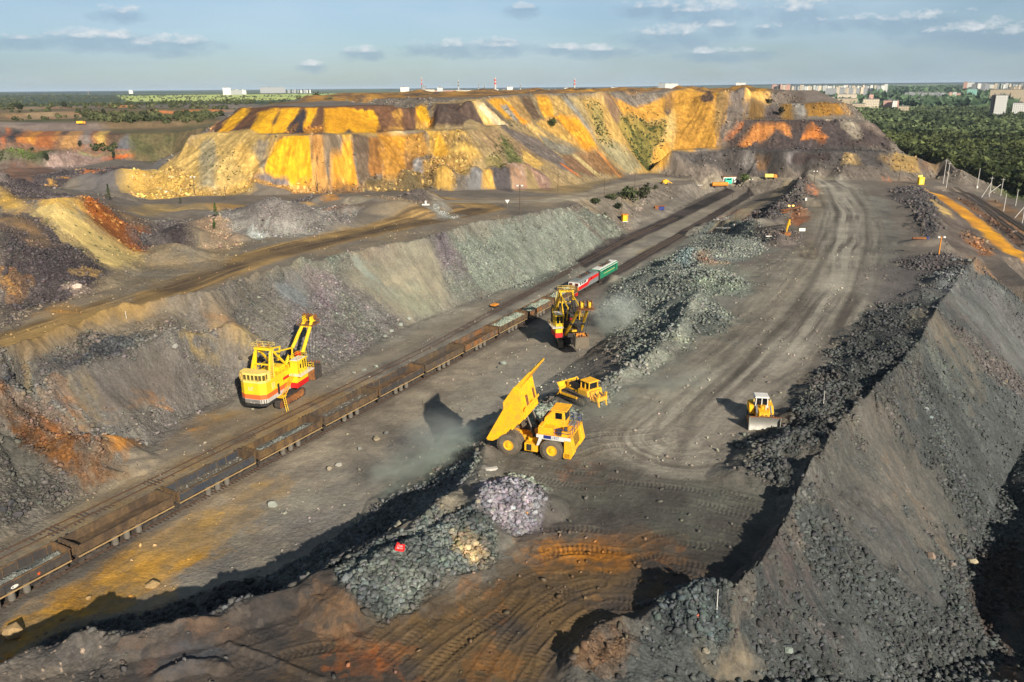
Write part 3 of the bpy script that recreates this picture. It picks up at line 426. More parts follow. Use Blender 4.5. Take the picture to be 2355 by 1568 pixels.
pk('A1', [(0, 300), (560, 300), (750, 330), (200, 350), (0, 330)], (170, 124, 92), (146, 128, 96), .2, f=.85); pk('A1', [(640, 250), (830, 250), (780, 300), (720, 300)], (196, 116, 76), None, .2, f=.85); pk('A1', [(850, 300), (1240, 305), (1200, 325), (1000, 330)], (206, 134, 70), None, .2, f=.85); pk('A1', [(1700, 350), (2100, 350), (2100, 370), (1700, 370)], (190, 120, 66), None, .2, f=.85)
# ---- the big dump: upper tier
U = dict(f=SF, amp=.22)
pk('A2', [(100, 550), (330, 320), (1000, 320), (2355, 290), (2355, 530), (1600, 560), (600, 575)], BRN, BRD, .35, **U)
for p in [[(320, 330), (455, 318), (440, 362), (250, 562), (115, 552)], [(545, 350), (728, 328), (650, 562), (462, 557)], [(738, 332), (922, 328), (870, 430), (800, 520), (860, 565), (660, 567), (700, 450)], [(965, 333), (1082, 328), (1050, 420), (1000, 565), (952, 562)],
          [(1140, 333), (1600, 328), (1637, 400), (1625, 565), (1430, 565), (1370, 520), (1300, 568), (1120, 560), (1130, 450)], [(1990, 313), (2082, 318), (2225, 492), (2120, 500), (1990, 420)]]:
    pk('A2', p, YL, (228, 160, 30), .3, **U)
pk('A2', [(860, 575), (1000, 480), (1110, 480), (1130, 565)], (196, 134, 50), (120, 84, 50), .5, **U); pk('A2', [(1075, 345), (1142, 345), (1120, 480), (1010, 520)], BRN, None, .3, **U); pk('A2', [(915, 340), (962, 345), (955, 560), (870, 560), (865, 440)], (62, 56, 58), None, .3, **U)
pk('A2', [(760, 560), (900, 470), (880, 560)], (120, 84, 52), None, .5, **U); pk('A2', [(735, 340), (742, 345), (700, 460), (680, 480), (712, 400)], (100, 80, 60), None, .3, f=SF, amp=.08); pk('A2', [(1760, 340), (1860, 340), (1850, 530), (1720, 530), (1790, 420)], (186, 136, 60), BRN, .35, **U)
pk('A2', [(1970, 540), (1990, 450), (2100, 470), (2230, 495), (2100, 530)], (206, 160, 78), (150, 116, 66), .5, **U); pk('A2', [(1640, 560), (1700, 500), (1850, 480), (1960, 540)], (176, 130, 60), BRN, .5, **U); pk('A2', [(2100, 320), (2160, 310), (2360, 300), (2360, 530), (2230, 500), (2150, 380)], (88, 74, 66), (76, 64, 60), .4, **U)
# ledge between tiers
pk('A2', [(0, 545), (120, 550), (600, 570), (1000, 580), (1600, 560), (2000, 530), (2355, 510), (2355, 545), (1900, 560), (1540, 590), (1200, 610), (640, 600), (0, 600)], (206, 164, 78), (150, 134, 110), .15, f=SF, amp=.2)
pk('A2', [(600, 555), (720, 575), (640, 585)], (120, 112, 112), None, .2, **U); pk('A2', [(900, 580), (1250, 570), (1300, 600), (1040, 600)], (150, 118, 84), (128, 120, 114), .2, **U); pk('A2', [(1720, 560), (1800, 535), (1880, 550), (1800, 572)], (236, 206, 146), None, .1, **U)
# lower tier
pk('A1', [(1090, 1060), (1400, 850), (1640, 690), (1700, 600), (1760, 545), (2355, 565), (2355, 1110), (2050, 1100), (1800, 1130), (1200, 1140)], (206, 170, 98), (190, 156, 92), .15, f=SF, st=.7, c3=(92, 92, 60), speck=.004)
pk('A1', [(1880, 600), (2000, 580), (1990, 800), (1960, 1000), (1880, 1050), (1880, 850), (1840, 760)], (150, 140, 116), None, .2, f=SF, amp=.3); pk('A1', [(1200, 1060), (1400, 1010), (1900, 1030), (2355, 1040), (2355, 1130), (1800, 1140), (1200, 1140)], (220, 176, 90), (170, 140, 86), .7, f=SF, amp=.3, c3=(240, 214, 150), speck=.05)
pk('A2', [(0, 560), (600, 560), (645, 600), (620, 900), (600, 990), (500, 1030), (0, 1060)], (206, 170, 98), (186, 156, 96), .15, f=SF, st=.7); pk('A2', [(10, 650), (60, 590), (140, 640), (160, 800), (120, 1060), (20, 1060), (0, 900)], (140, 132, 112), (160, 144, 108), .2, f=SF, amp=.3)
pk('A2', [(330, 690), (400, 640), (470, 700), (560, 820), (570, 980), (420, 1030), (370, 850)], (222, 178, 96), None, .1, f=SF, amp=.3); pk('A2', [(540, 590), (640, 590), (645, 700), (610, 960), (570, 940), (560, 800), (500, 700)], (146, 132, 112), (170, 150, 112), .2, f=SF, amp=.3, st=.6)
pk('A2', [(640, 595), (720, 585), (660, 740), (645, 740)], (216, 170, 88), None, .1, f=SF); pk('A2', [(700, 610), (850, 585), (1010, 605), (1035, 850), (1050, 1100), (850, 1080), (700, 1060), (610, 1000), (620, 880), (650, 720)], YL, (230, 158, 36), .15, f=SF, amp=.18)
pk('A2', [(1010, 610), (1130, 605), (1150, 900), (1190, 1100), (1040, 1100), (1035, 850)], (212, 152, 82), (196, 146, 78), .25, f=SF, amp=.2, c3=(120, 90, 60), speck=.01); pk('A2', [(1130, 590), (1310, 590), (1290, 680), (1240, 740), (1190, 800), (1180, 900), (1150, 880)], (138, 112, 84), (122, 106, 86), .3, f=SF, amp=.2)
pk('A2', [(1325, 600), (1390, 590), (1410, 800), (1470, 1100), (1190, 1100), (1200, 790), (1290, 730)], (234, 168, 40), (224, 156, 50), .3, f=SF, amp=.2); pk('A2', [(1390, 570), (1545, 575), (1550, 950), (1500, 1060), (1460, 960), (1410, 720)], (128, 108, 84), (110, 92, 74), .3, f=SF, amp=.2)
pk('A2', [(1540, 580), (1645, 590), (1690, 900), (1600, 960), (1550, 940)], (176, 116, 58), (156, 108, 56), .3, f=SF, amp=.2); pk('A2', [(1620, 555), (1900, 558), (1900, 960), (1700, 1000), (1680, 850), (1650, 700)], (228, 156, 42), (176, 128, 60), .35, f=SF, amp=.3, st=.4)
pk('A2', [(1890, 560), (2060, 545), (2120, 750), (1990, 780), (1900, 960), (1880, 760)], (190, 140, 66), (122, 90, 58), .4, f=SF, amp=.3); pk('A2', [(2050, 530), (2222, 542), (2240, 640), (2310, 745), (2200, 775), (2110, 735), (2100, 600)], (226, 176, 74), (200, 160, 90), .2, f=SF, amp=.2)
pk('A2', [(1500, 1090), (1540, 950), (1700, 960), (1900, 950), (1990, 800), (2355, 760), (2355, 1090)], (176, 138, 80), (112, 96, 66), .7, f=SF, amp=.4, c3=(234, 190, 110), speck=.08); pk('A2', [(1960, 790), (2040, 780), (2050, 900), (2020, 960), (1960, 930)], (146, 140, 134), None, .3, f=SF, amp=.2)
pk('A2', [(450, 1110), (520, 1000), (800, 1060), (1200, 1060), (1500, 1040), (1500, 1110), (1000, 1120)], (214, 160, 84), (134, 104, 74), .8, f=SF, amp=.4, c3=(244, 206, 130), speck=.08); pk('A2', [(500, 1060), (620, 1010), (820, 1020), (830, 1080), (700, 1100)], (128, 116, 112), None, .4, f=.8, amp=.2)
for c, r, k_ in [((1250+150, 0), 0, 0)]: pass
pk('A3', [(-60, 560), (60, 540), (180, 540), (300, 640), (410, 790), (300, 1000), (120, 1010), (-60, 960)], (196, 152, 80), (116, 100, 66), .6, f=SF, amp=.5, c3=(224, 190, 110), speck=.05); pk('A3', [(-40, 560), (20, 560), (95, 750), (20, 770), (-60, 740)], (232, 172, 58), None, .2, f=SF, amp=.2)
pk('A3', [(120, 560), (230, 555), (240, 590), (140, 600)], (228, 180, 84), None, .1, f=SF); pk('A3', [(110, 740), (200, 670), (330, 700), (410, 790), (300, 760), (180, 750)], (224, 182, 90), (196, 156, 84), .2, f=SF, amp=.3)
# diagonal stripes of the long face, left to right (upper edge -> lower edge)
pk('A3', [(-60, 290), (200, 260), (420, 250), (900, 210), (1100, 210), (1500, 210), (1700, 940), (1640, 980), (1200, 1130), (500, 1080), (240, 940), (420, 800), (260, 560), (-60, 540)], (176, 146, 92), (134, 120, 96), .3, f=SF, st=.6)
ST = [([(-60, 300), (200, 285), (400, 470), (200, 500), (-60, 520)], (98, 78, 66), (84, 70, 62)), ([(200, 280), (300, 270), (640, 470), (500, 500), (400, 460)], (222, 170, 84), (226, 190, 120)), ([(310, 280), (370, 276), (640, 480), (600, 490)], (230, 206, 160), None), ([(380, 270), (420, 270), (700, 500), (640, 480)], (104, 92, 80), None),
      ([(430, 262), (500, 240), (600, 245), (700, 400), (620, 420), (560, 360)], (232, 172, 52), (214, 150, 50)), ([(560, 310), (640, 290), (740, 420), (700, 440)], (150, 142, 128), None), ([(640, 260), (740, 400), (830, 460), (760, 460), (680, 370), (610, 270)], (232, 152, 44), None), ([(600, 240), (720, 215), (740, 260), (850, 450), (830, 460), (700, 330)], (190, 148, 84), (150, 124, 84)),
      ([(740, 220), (830, 220), (900, 400), (950, 440), (870, 450), (780, 330)], (96, 80, 68), (128, 100, 68)), ([(880, 210), (1010, 215), (1060, 430), (960, 440), (900, 330)], (232, 156, 40), (236, 180, 70)), ([(1020, 215), (1130, 225), (1200, 340), (1240, 420), (1060, 430)], (196, 156, 82), (180, 148, 90)),
      ([(1120, 225), (1190, 230), (1400, 560), (1340, 520), (1200, 340)], (146, 140, 126), None), ([(1190, 230), (1280, 240), (1380, 420), (1440, 620), (1380, 500)], (170, 146, 98), None), ([(1150, 420), (1260, 430), (1450, 690), (1350, 750), (1240, 640), (1100, 480), (1040, 440)], (232, 164, 50), (222, 150, 40)), ([(870, 480), (960, 450), (1040, 440), (1350, 750), (1240, 700), (1000, 560)], (214, 170, 90), (196, 150, 76)),
      ([(790, 480), (840, 470), (1060, 660), (1040, 670), (900, 580)], (222, 180, 104), None), ([(480, 480), (640, 500), (900, 600), (1100, 780), (1280, 960), (1100, 900), (800, 700)], (128, 116, 106), (112, 98, 88)), ([(900, 560), (1080, 660), (1300, 750), (1120, 780), (1000, 700)], (130, 122, 104), None), ([(300, 560), (480, 520), (760, 640), (1000, 850), (860, 820), (500, 720)], (134, 110, 88), (166, 138, 92)),
      ([(560, 560), (620, 620), (780, 860), (640, 900), (600, 740)], (84, 94, 54), (132, 120, 72)), ([(750, 700), (820, 740), (960, 850), (890, 890), (770, 830)], (214, 172, 92), None), ([(420, 790), (560, 780), (640, 940), (500, 960), (420, 870)], (112, 108, 66), (150, 128, 80)), ([(1120, 780), (1220, 780), (1460, 950), (1400, 980), (1200, 900)], (134, 102, 74), None), ([(1100, 850), (1130, 850), (1290, 970), (1260, 970)], (206, 118, 62), None),
      ([(1220, 780), (1260, 780), (1470, 950), (1430, 960)], (210, 184, 122), None), ([(1250, 760), (1440, 730), (1560, 840), (1700, 960), (1600, 970), (1460, 940)], (160, 114, 66), (134, 104, 72)), ([(1440, 730), (1480, 750), (1690, 970), (1660, 970)], (214, 142, 72), None), ([(1000, 820), (1080, 880), (1330, 1060), (1200, 1100), (1000, 900)], (182, 150, 96), (140, 122, 94)), ([(740, 930), (900, 900), (1000, 1000), (1030, 1100), (860, 1040)], (166, 124, 96), (136, 122, 114)),
      ([(620, 960), (680, 920), (780, 960), (800, 1080), (700, 1090)], (176, 130, 92), (150, 140, 130)), ([(440, 930), (540, 930), (660, 1030), (680, 1110), (520, 1080)], (92, 84, 82), None), ([(385, 970), (470, 960), (510, 1080), (390, 1085)], (216, 168, 84), None), ([(260, 1050), (290, 990), (385, 980), (380, 1085), (260, 1090)], (134, 130, 126), None), ([(-40, 1090), (-20, 980), (60, 955), (130, 980), (125, 1095)], (216, 170, 84), None)]
for p, a, b in ST: pk('A3', p, a, b, .3, f=SF, amp=.22, st=.5)
# cleft wall facing the survey station
pk('A3', [(1280, 235), (1500, 210), (2360, 195), (2360, 720), (2130, 740), (2090, 880), (1980, 910), (1740, 940), (1440, 650), (1380, 420)], (208, 168, 90), (190, 152, 86), .25, f=SF, st=.6, c3=(96, 92, 54), speck=.015)
for p, a, b in [([(1500, 215), (1560, 215), (1680, 420), (1700, 560), (1620, 480), (1540, 350)], (134, 106, 80), None), ([(1560, 215), (2080, 200), (2080, 440), (2040, 500), (1900, 480), (1740, 420), (1640, 330)], (214, 162, 66), (200, 144, 62)), ([(2070, 205), (2160, 205), (2165, 320), (2110, 440), (2080, 420)], (84, 76, 74), None), ([(2165, 200), (2360, 195), (2360, 720), (2180, 720), (2170, 560)], (216, 158, 62), (202, 146, 64)), ([(2110, 440), (2170, 330), (2185, 560), (2140, 720), (2050, 700)], (226, 190, 118), None),
                ([(1380, 300), (1440, 290), (1500, 430), (1560, 640), (1480, 600), (1400, 480)], (96, 98, 52), (180, 154, 90)), ([(1640, 500), (1700, 380), (1760, 480), (1880, 500), (2060, 520), (2060, 600), (1960, 740), (1900, 900), (1860, 860), (1760, 720)], (98, 96, 44), (160, 136, 68)), ([(1700, 500), (1840, 560), (1940, 700), (1940, 880), (1880, 880), (1800, 700)], (92, 88, 40), (122, 112, 56)), ([(1440, 640), (1600, 640), (1760, 760), (1860, 900), (1740, 940), (1560, 780)], (176, 156, 110), (150, 140, 106)), ([(1960, 740), (2100, 640), (2130, 740), (2090, 880), (1990, 900)], (212, 156, 66), None)]:
    pk('A3', p, a, b, .3, f=SF, amp=.3, st=.4)
# ---- right-hand hill in four tiers
pk('A4', [(0, 190), (700, 160), (700, 320), (650, 450), (400, 720), (0, 730)], (216, 160, 62), (200, 144, 60), .25, f=SF, st=.5)
for p, a, b in [([(260, 280), (310, 200), (380, 185), (400, 310), (290, 310)], (92, 72, 58), None), ([(390, 200), (430, 190), (400, 300)], (228, 164, 50), None), ([(430, 190), (560, 180), (520, 330), (440, 560), (400, 620), (400, 320)], (134, 104, 66), (160, 128, 76)), ([(560, 190), (690, 165), (700, 320), (660, 450), (480, 700), (400, 700), (440, 560), (520, 330)], (112, 102, 96), (128, 112, 94)),
                ([(690, 160), (860, 155), (910, 240), (900, 300), (780, 290), (670, 320)], (220, 170, 88), None), ([(860, 165), (1010, 165), (1060, 290), (910, 300)], (140, 124, 108), None), ([(1000, 165), (1110, 165), (1180, 280), (1050, 285)], (86, 66, 56), None), ([(1105, 165), (1250, 165), (1420, 275), (1180, 280)], (134, 124, 114), (120, 104, 94)),
                ([(700, 320), (860, 300), (860, 440), (700, 450)], (120, 92, 52), None), ([(860, 300), (1000, 320), (1010, 440), (870, 440)], (104, 94, 88), (78, 66, 62)), ([(1000, 300), (1110, 290), (1150, 440), (1010, 440)], (140, 106, 52), None), ([(1110, 290), (1200, 300), (1260, 400), (1190, 420)], (150, 144, 134), None), ([(1210, 285), (1430, 280), (1500, 400), (1420, 410), (1260, 420)], (190, 134, 44), (140, 104, 50)), ([(1430, 285), (1520, 280), (1600, 400), (1500, 420)], (206, 142, 34), (120, 94, 60)), ([(1520, 290), (1600, 285), (1740, 405), (1600, 420)], (146, 128, 100), (180, 126, 50)),
                ([(460, 700), (660, 450), (1300, 440), (1800, 405), (2130, 620), (2000, 720), (1000, 730)], (92, 76, 66), (78, 68, 66)), ([(480, 680), (620, 470), (655, 475), (560, 620)], (206, 122, 62), None), ([(690, 460), (760, 450), (730, 560), (650, 640), (620, 600)], (86, 74, 66), None), ([(620, 700), (760, 470), (940, 460), (960, 520), (860, 620), (760, 650), (680, 715)], (206, 132, 66), (184, 124, 66)), ([(940, 490), (990, 455), (1080, 465), (1120, 600), (1060, 580), (1000, 520)], (204, 134, 72), None),
                ([(1190, 640), (1270, 470), (1340, 560), (1430, 620), (1400, 650), (1300, 620)], (210, 128, 60), None), ([(1400, 430), (1470, 440), (1440, 460)], (214, 190, 150), None), ([(1540, 450), (1640, 440), (1720, 620), (1640, 610), (1560, 520)], (176, 162, 138), (140, 128, 112)), ([(1640, 440), (1820, 420), (2000, 600), (1900, 600), (1740, 500)], (134, 118, 102), (120, 104, 92)), ([(1800, 415), (1830, 420), (2010, 590), (1980, 590)], (176, 130, 88), None),
                ([(0, 740), (460, 710), (1900, 720), (2000, 760), (1900, 900), (0, 900)], (94, 86, 80), (82, 76, 72)), ([(620, 840), (680, 720), (780, 730), (780, 860)], (130, 122, 114), None), ([(780, 740), (920, 740), (880, 860), (790, 870)], (150, 108, 66), (104, 86, 70)), ([(1080, 740), (1190, 720), (1120, 840), (1060, 850)], (120, 112, 108), None), ([(1150, 740), (1450, 740), (1440, 830), (1100, 830)], (74, 62, 58), None), ([(1590, 745), (1680, 750), (1730, 850), (1580, 850)], (166, 138, 92), None),
                ([(1880, 760), (2000, 760), (1980, 880), (1900, 800)], (184, 150, 98), (110, 96, 80)), ([(2000, 780), (2110, 750), (2250, 760), (2280, 920), (2010, 910)], (180, 152, 100), (170, 136, 80)), ([(2240, 740), (2355, 740), (2355, 880), (2290, 900)], (122, 94, 72), None)]:
    pk('A4', p, a, b, .4, f=SF*1.05, amp=.25, st=.4)
pk('A4', [(-100, 900), (1900, 880), (1950, 960), (1700, 980), (800, 950), (-100, 970)], (116, 104, 92), (100, 90, 80), .4); pk('A5', [(540, 600), (640, 600), (660, 740), (540, 760)], (180, 150, 100), (116, 94, 76), .3, f=.8); pk('A5', [(620, 600), (760, 600), (900, 750), (620, 750)], (120, 104, 86), None, .3, f=.85)
pk('A5', [(700, 570), (760, 575), (940, 750), (900, 740)], (170, 122, 84), None, .3, f=.85); pk('A4', [(1900, 980), (2060, 980), (2355, 1000), (2355, 1060), (1900, 1040)], (122, 106, 90), None, .2); pk('A4', [(1920, 960), (1980, 1000), (1960, 1010)], (196, 116, 66), None, .3)
# dump top
tb = [PD(620, 470, 0), PD(900, 470, 0), PD(1100, 430, 0), PD(1300, 480, 0), PD(1500, 545, 0), PD(1760, 585, 0), PD(1780, 760, 0), PD(1600, 980, 0), PD(800, 980, 0), PD(700, 900, 0)]
paint(tb, (196, 138, 60), (84, 74, 68), .4, f=.7, amp=.4, world=True, wl=11); paint(tb, (214, 160, 62), (104, 90, 78), .3, f=.7, amp=.4, world=True, wl=6, alpha=.5)
# right side: apron, yellow strip, rail cut
pk('A5', [(280, 880), (560, 870), (700, 980), (720, 1180), (560, 1260), (480, 1180), (500, 1080), (400, 1000)], (88, 80, 76), (66, 62, 62), .9); pk('A5', [(580, 880), (900, 920), (1327, 1200), (1327, 1568), (1100, 1568), (900, 1420), (700, 1250), (700, 1000)], (112, 100, 88), (92, 80, 72), .35)
pk('A5', [(560, 870), (1000, 880), (1327, 1060), (1327, 1000), (1000, 860), (600, 850)], (116, 104, 92), None, .2); pk('A5', [(590, 890), (720, 930), (900, 1040), (1100, 1190), (1327, 1360), (1327, 1460), (1180, 1360), (940, 1150), (760, 1010), (640, 930)], (234, 164, 34), (190, 128, 48), .1, f=.85, amp=.25)
pk('A5', [(800, 940), (900, 960), (1100, 1120), (1327, 1270), (1327, 1340), (1100, 1170), (900, 1020)], (64, 52, 44), (122, 86, 56), .5, amp=.3); pk('A5', [(910, 930), (1000, 940), (1327, 1150), (1327, 1240), (1100, 1100)], (74, 70, 70), None, .2, amp=.15); pk('A5', [(1000, 960), (1100, 960), (1327, 1090), (1327, 1130)], (170, 122, 66), (100, 84, 70), .4)
pk('A5', [(1100, 1090), (1150, 1100), (1327, 1210), (1327, 1240)], (186, 130, 72), None, .3); pk('A5', [(860, 1190), (940, 1200), (1070, 1360), (1040, 1400), (920, 1300)], (156, 104, 60), (108, 88, 72), .6); pk('A5', [(640, 980), (700, 1010), (800, 1080), (760, 1100), (680, 1040)], (196, 162, 96), None, .2, alpha=.8)
pk('B6', [(1540, 290), (1600, 290), (1680, 450), (1800, 560), (1960, 640), (1960, 700), (1800, 600), (1620, 440)], (190, 130, 54), (122, 96, 66), .4, amp=.4); pk('B6', [(1700, 330), (1960, 360), (1960, 600), (1800, 520)], (92, 84, 76), None, .2)
# right berm and slope
pk('V', [(1690, 1060), (1710, 1010), (1800, 960), (1860, 880), (1940, 770), (2030, 690), (2060, 640), (2060, 600), (2100, 580), (2230, 600), (2240, 640), (2160, 760), (2110, 860), (1960, 1000), (1870, 1080), (1840, 1140), (1700, 1110)], (76, 77, 73), (58, 59, 57), .85, amp=.7)
pk('B6', [(760, 380), (900, 330), (1200, 400), (1100, 560), (1000, 640), (760, 650), (700, 560)], (106, 98, 92), None, .06, soft=.4); pk('B6', [(870, 320), (1000, 260), (1450, 280), (1500, 380), (1150, 390)], (98, 90, 86), (80, 74, 72), .9); pk('B6', [(1280, 400), (1460, 400), (1400, 600), (1250, 560)], (150, 150, 146), (100, 100, 98), .95, amp=.3)
SLP = [(1840, 1140), (1900, 1050), (2060, 920), (2130, 800), (2160, 700), (2240, 620), (2354, 700), (2400, 800), (2400, 1200), (2500, 1620), (1300, 1620), (1320, 1520), (1500, 1420), (1650, 1400), (1760, 1290)]
pk('V', SLP, (78, 81, 78), (62, 64, 62), .55, st=.4)
pk('B5', [(860, 180), (960, 60), (1100, 150), (1250, 420), (1320, 560), (1250, 800), (1120, 800), (900, 700), (760, 540), (760, 360)], (102, 95, 85), (84, 81, 75), .16, amp=.9, st=.6, soft=1.2); pk('B5', [(760, 540), (860, 560), (1100, 780), (1260, 920), (1260, 1040), (1000, 900), (780, 740)], (82, 79, 75), None, .1, amp=.8, soft=1.0); pk('B5', [(1080, 420), (1130, 500), (1140, 580), (1090, 540)], (130, 100, 66), None, .2, alpha=.5, soft=1)
pk('B5', [(590, 380), (700, 340), (780, 500), (740, 640), (640, 600), (520, 600)], (94, 94, 87), (84, 79, 73), .5, amp=.7, soft=1); pk('B5', [(380, 920), (460, 930), (560, 1000), (600, 1180), (440, 1180), (360, 1040)], (84, 73, 70), None, .3, amp=.9, soft=1.3); pk('B5', [(150, 1320), (220, 1330), (330, 1560), (100, 1600), (0, 1560), (60, 1480)], (108, 98, 82), None, .08, amp=.5, soft=.5)
pk('B6', [(1190, 600), (1300, 560), (1500, 700), (1700, 760), (1960, 980), (1960, 1260), (1700, 1000), (1400, 800)], (100, 103, 97), (92, 86, 84), .12, amp=.7, st=.5, soft=.8); pk('B6', [(1370, 680), (1460, 720), (1680, 1010), (1620, 980), (1400, 760)], (74, 65, 61), None, .1, soft=.5); pk('B6', [(1500, 380), (1600, 430), (1960, 700), (1960, 960), (1700, 760), (1450, 560)], (98, 95, 93), (108, 111, 106), .45, soft=.6)
pk('B6', [(1330, 830), (1420, 870), (1800, 1150), (1960, 1280), (1960, 1400), (1700, 1250), (1450, 1020)], (92, 85, 80), None, .85, amp=.5); pk('B6', [(1130, 800), (1300, 780), (1340, 900), (1560, 1180), (1640, 1260), (1500, 1180), (1280, 1020), (1150, 960)], (112, 102, 86), (98, 91, 80), .12, amp=.7, st=.5, soft=.8); pk('B6', [(1000, 960), (1130, 960), (1300, 1080), (1400, 1150), (1300, 1180), (1100, 1200)], (92, 95, 88), None, .5, soft=.6)
pk('B4', [(620, 1180), (760, 1190), (860, 1300), (840, 1500), (560, 1568), (380, 1500), (400, 1300)], (76, 68, 60), (98, 76, 56), .75, amp=.7); pk('B4', [(900, 960), (1200, 960), (1500, 960), (1640, 1100), (1640, 1300), (1480, 1440), (1250, 1350), (1100, 1180), (1080, 1040)], (72, 79, 77), (56, 60, 60), 1.0, amp=.5)
pk('B5', [(1500, 900), (1600, 840), (1779, 760), (1779, 1100), (1700, 1180), (1640, 1400), (1560, 1300), (1480, 1100)], (66, 56, 50), None, .6); pk('B5', [(1700, 1200), (1779, 1150), (1779, 1568), (1640, 1568), (1700, 1400)], (112, 88, 72), (84, 72, 64), .3)
# forest floor, green fields, far country
fw = [PD(1990, 900, 0), PD(2060, 600, 0), PD(2240, 520, 0), PD(2400, 440, 0), PD(2800, 420, 0), PD(3400, 1200, 0), PD(2900, 2600, 0), PD(2000, 2600, 0)]
paint(fw, (62, 70, 36), (84, 92, 48), .5, world=True, wl=40)
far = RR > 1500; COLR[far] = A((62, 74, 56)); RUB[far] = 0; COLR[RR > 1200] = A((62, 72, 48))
paint([PD(-200, 1700, 0), PD(560, 1700, 0), PD(760, 1500, 0), PD(860, 2400, 0), PD(900, 4200, 0), PD(300, 4200, 0), PD(280, 2600, 0), PD(-200, 2600, 0)], (70, 80, 46), None, 0, world=True, amp=.1)
paint([PD(300, 2600, 0), PD(880, 2600, 0), PD(900, 4600, 0), PD(280, 4600, 0)], (196, 200, 110), (170, 184, 96), 0, world=True, amp=.05, wl=300)
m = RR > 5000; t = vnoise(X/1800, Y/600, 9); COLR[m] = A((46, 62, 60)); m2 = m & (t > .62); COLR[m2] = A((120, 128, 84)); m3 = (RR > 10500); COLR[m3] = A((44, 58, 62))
"""
TREADS = r"""
# tyre and track marks pressed into the plateau
marks = [('B3', [(1000, 1568), (1120, 1380), (1260, 1200), (1420, 1050), (1600, 960), (1814, 930)]), ('B3', [(1180, 1568), (1260, 1440), (1400, 1280), (1560, 1150), (1740, 1090)]), ('B3', [(1450, 1568), (1500, 1400), (1600, 1250), (1760, 1130)]), ('B3', [(1290, 950), (1400, 880), (1560, 890), (1700, 860)]), ('B3', [(400, 1380), (560, 1250), (760, 1120), (960, 1000)]), ('B3', [(500, 1500), (700, 1330), (860, 1210), (1060, 1090), (1200, 950)]),
         ('B3', [(700, 1568), (860, 1400), (1040, 1250), (1200, 1150), (1320, 1000)]), ('B3', [(520, 1568), (600, 1440), (740, 1300)]), ('B3', [(860, 1568), (960, 1440), (1100, 1300)]), ('B4', [(870, 500), (1000, 430), (1180, 400)]), ('B4', [(1200, 550), (1400, 580), (1600, 620), (1820, 720)]), ('B4', [(1120, 600), (1300, 660), (1500, 720), (1760, 780)]), ('B4', [(1150, 640), (1350, 730), (1560, 820), (1680, 830)]), ('B4', [(1500, 400), (1700, 450), (1900, 480)]), ('B4', [(1480, 300), (1700, 340), (1950, 400)]),
         ('B4', [(1600, 180), (1800, 230), (2000, 290)]), ('B4', [(1650, 60), (1850, 110), (2040, 140)]), ('B4', [(1300, 100), (1600, 160), (1960, 260)]), ('B4', [(1000, 220), (1200, 240), (1400, 260)]), ('B4', [(900, 720), (1100, 640), (1150, 720), (1400, 900)]), ('B4', [(740, 880), (900, 900), (1060, 900)]), ('B4', [(600, 990), (800, 980), (900, 980)]), ('B4', [(1150, 780), (1250, 880), (1350, 920)]), ('B4', [(120, 470), (400, 440), (700, 470)]), ('B4', [(150, 560), (400, 560), (800, 560)]), ('B4', [(300, 650), (560, 620), (800, 640)]),
         ('B3', [(1230, 180), (1400, 220), (1600, 260), (1814, 270)]), ('B3', [(1250, 210), (1450, 250), (1700, 310)]), ('B4', [(620, 1030), (760, 1010), (1050, 1030)]), ('B4', [(200, 700), (420, 620), (640, 660)]), ('B4', [(30, 1100), (200, 1000), (400, 900), (560, 850)]), ('B4', [(60, 1300), (230, 1120), (420, 960), (640, 880)]), ('V', [(1300, 1040), (1380, 1010), (1460, 1010), (1520, 1000)]), ('V', [(1340, 1080), (1420, 1110), (1560, 1120), (1700, 1150)]), ('B2', [(1200, 900), (1500, 800), (1800, 700)]), ('B2', [(1400, 960), (1700, 860), (2100, 760)]), ('B2', [(1700, 1000), (2000, 900), (2300, 880)])]
for k_, (c, ps) in enumerate(marks):
    w0 = HL(c, ps); w0 = [(w0[i][0]+(w0[i+1][0]-w0[i][0])*t, w0[i][1]+(w0[i+1][1]-w0[i][1])*t) for i in range(len(w0)-1) for t in (0, .25, .5, .75)]+[w0[-1][:2]]
    for _ in range(3): w0 = [w0[0]]+[((w0[i-1][0]+2*w0[i][0]+w0[i+1][0])/4, (w0[i-1][1]+2*w0[i][1]+w0[i+1][1])/4) for i in range(1, len(w0)-1)]+[w0[-1]]
    for o_ in ((-1.9, 1.9) if k_ % 3 else (0.0,)):
        pl = [(p[0], p[1], 0) for p in off([(q[0], q[1], 0) for q in w0], o_, 0)]
        si, sj = block_line(pl, 1.6); d, S, sg = segdist(pl, si, sj); band = np.clip((.62-d)/.12, 0, 1)*np.clip(1.6-np.abs(S-S.max()/2)/(S.max()*.36+.1), 0, 1)*np.clip(fbm(X[si, sj], Y[si, sj], 4.5, 3, k_)*3.2-.95, 0, 1.1)
        band *= (1-rock[si, sj])
        Z[si, sj] += band*(.05*np.sin(2*PI*(S+d*.35)/.52)-.05)+.05*np.exp(-((d-.8)/.16)**2)*(1-rock[si, sj])*np.clip(band.max(), 0, 1)
        COLR[si, sj] *= (1-.10*band*(.5+.5*np.sin(2*PI*(S+d*.35)/.52)))[..., None]
"""
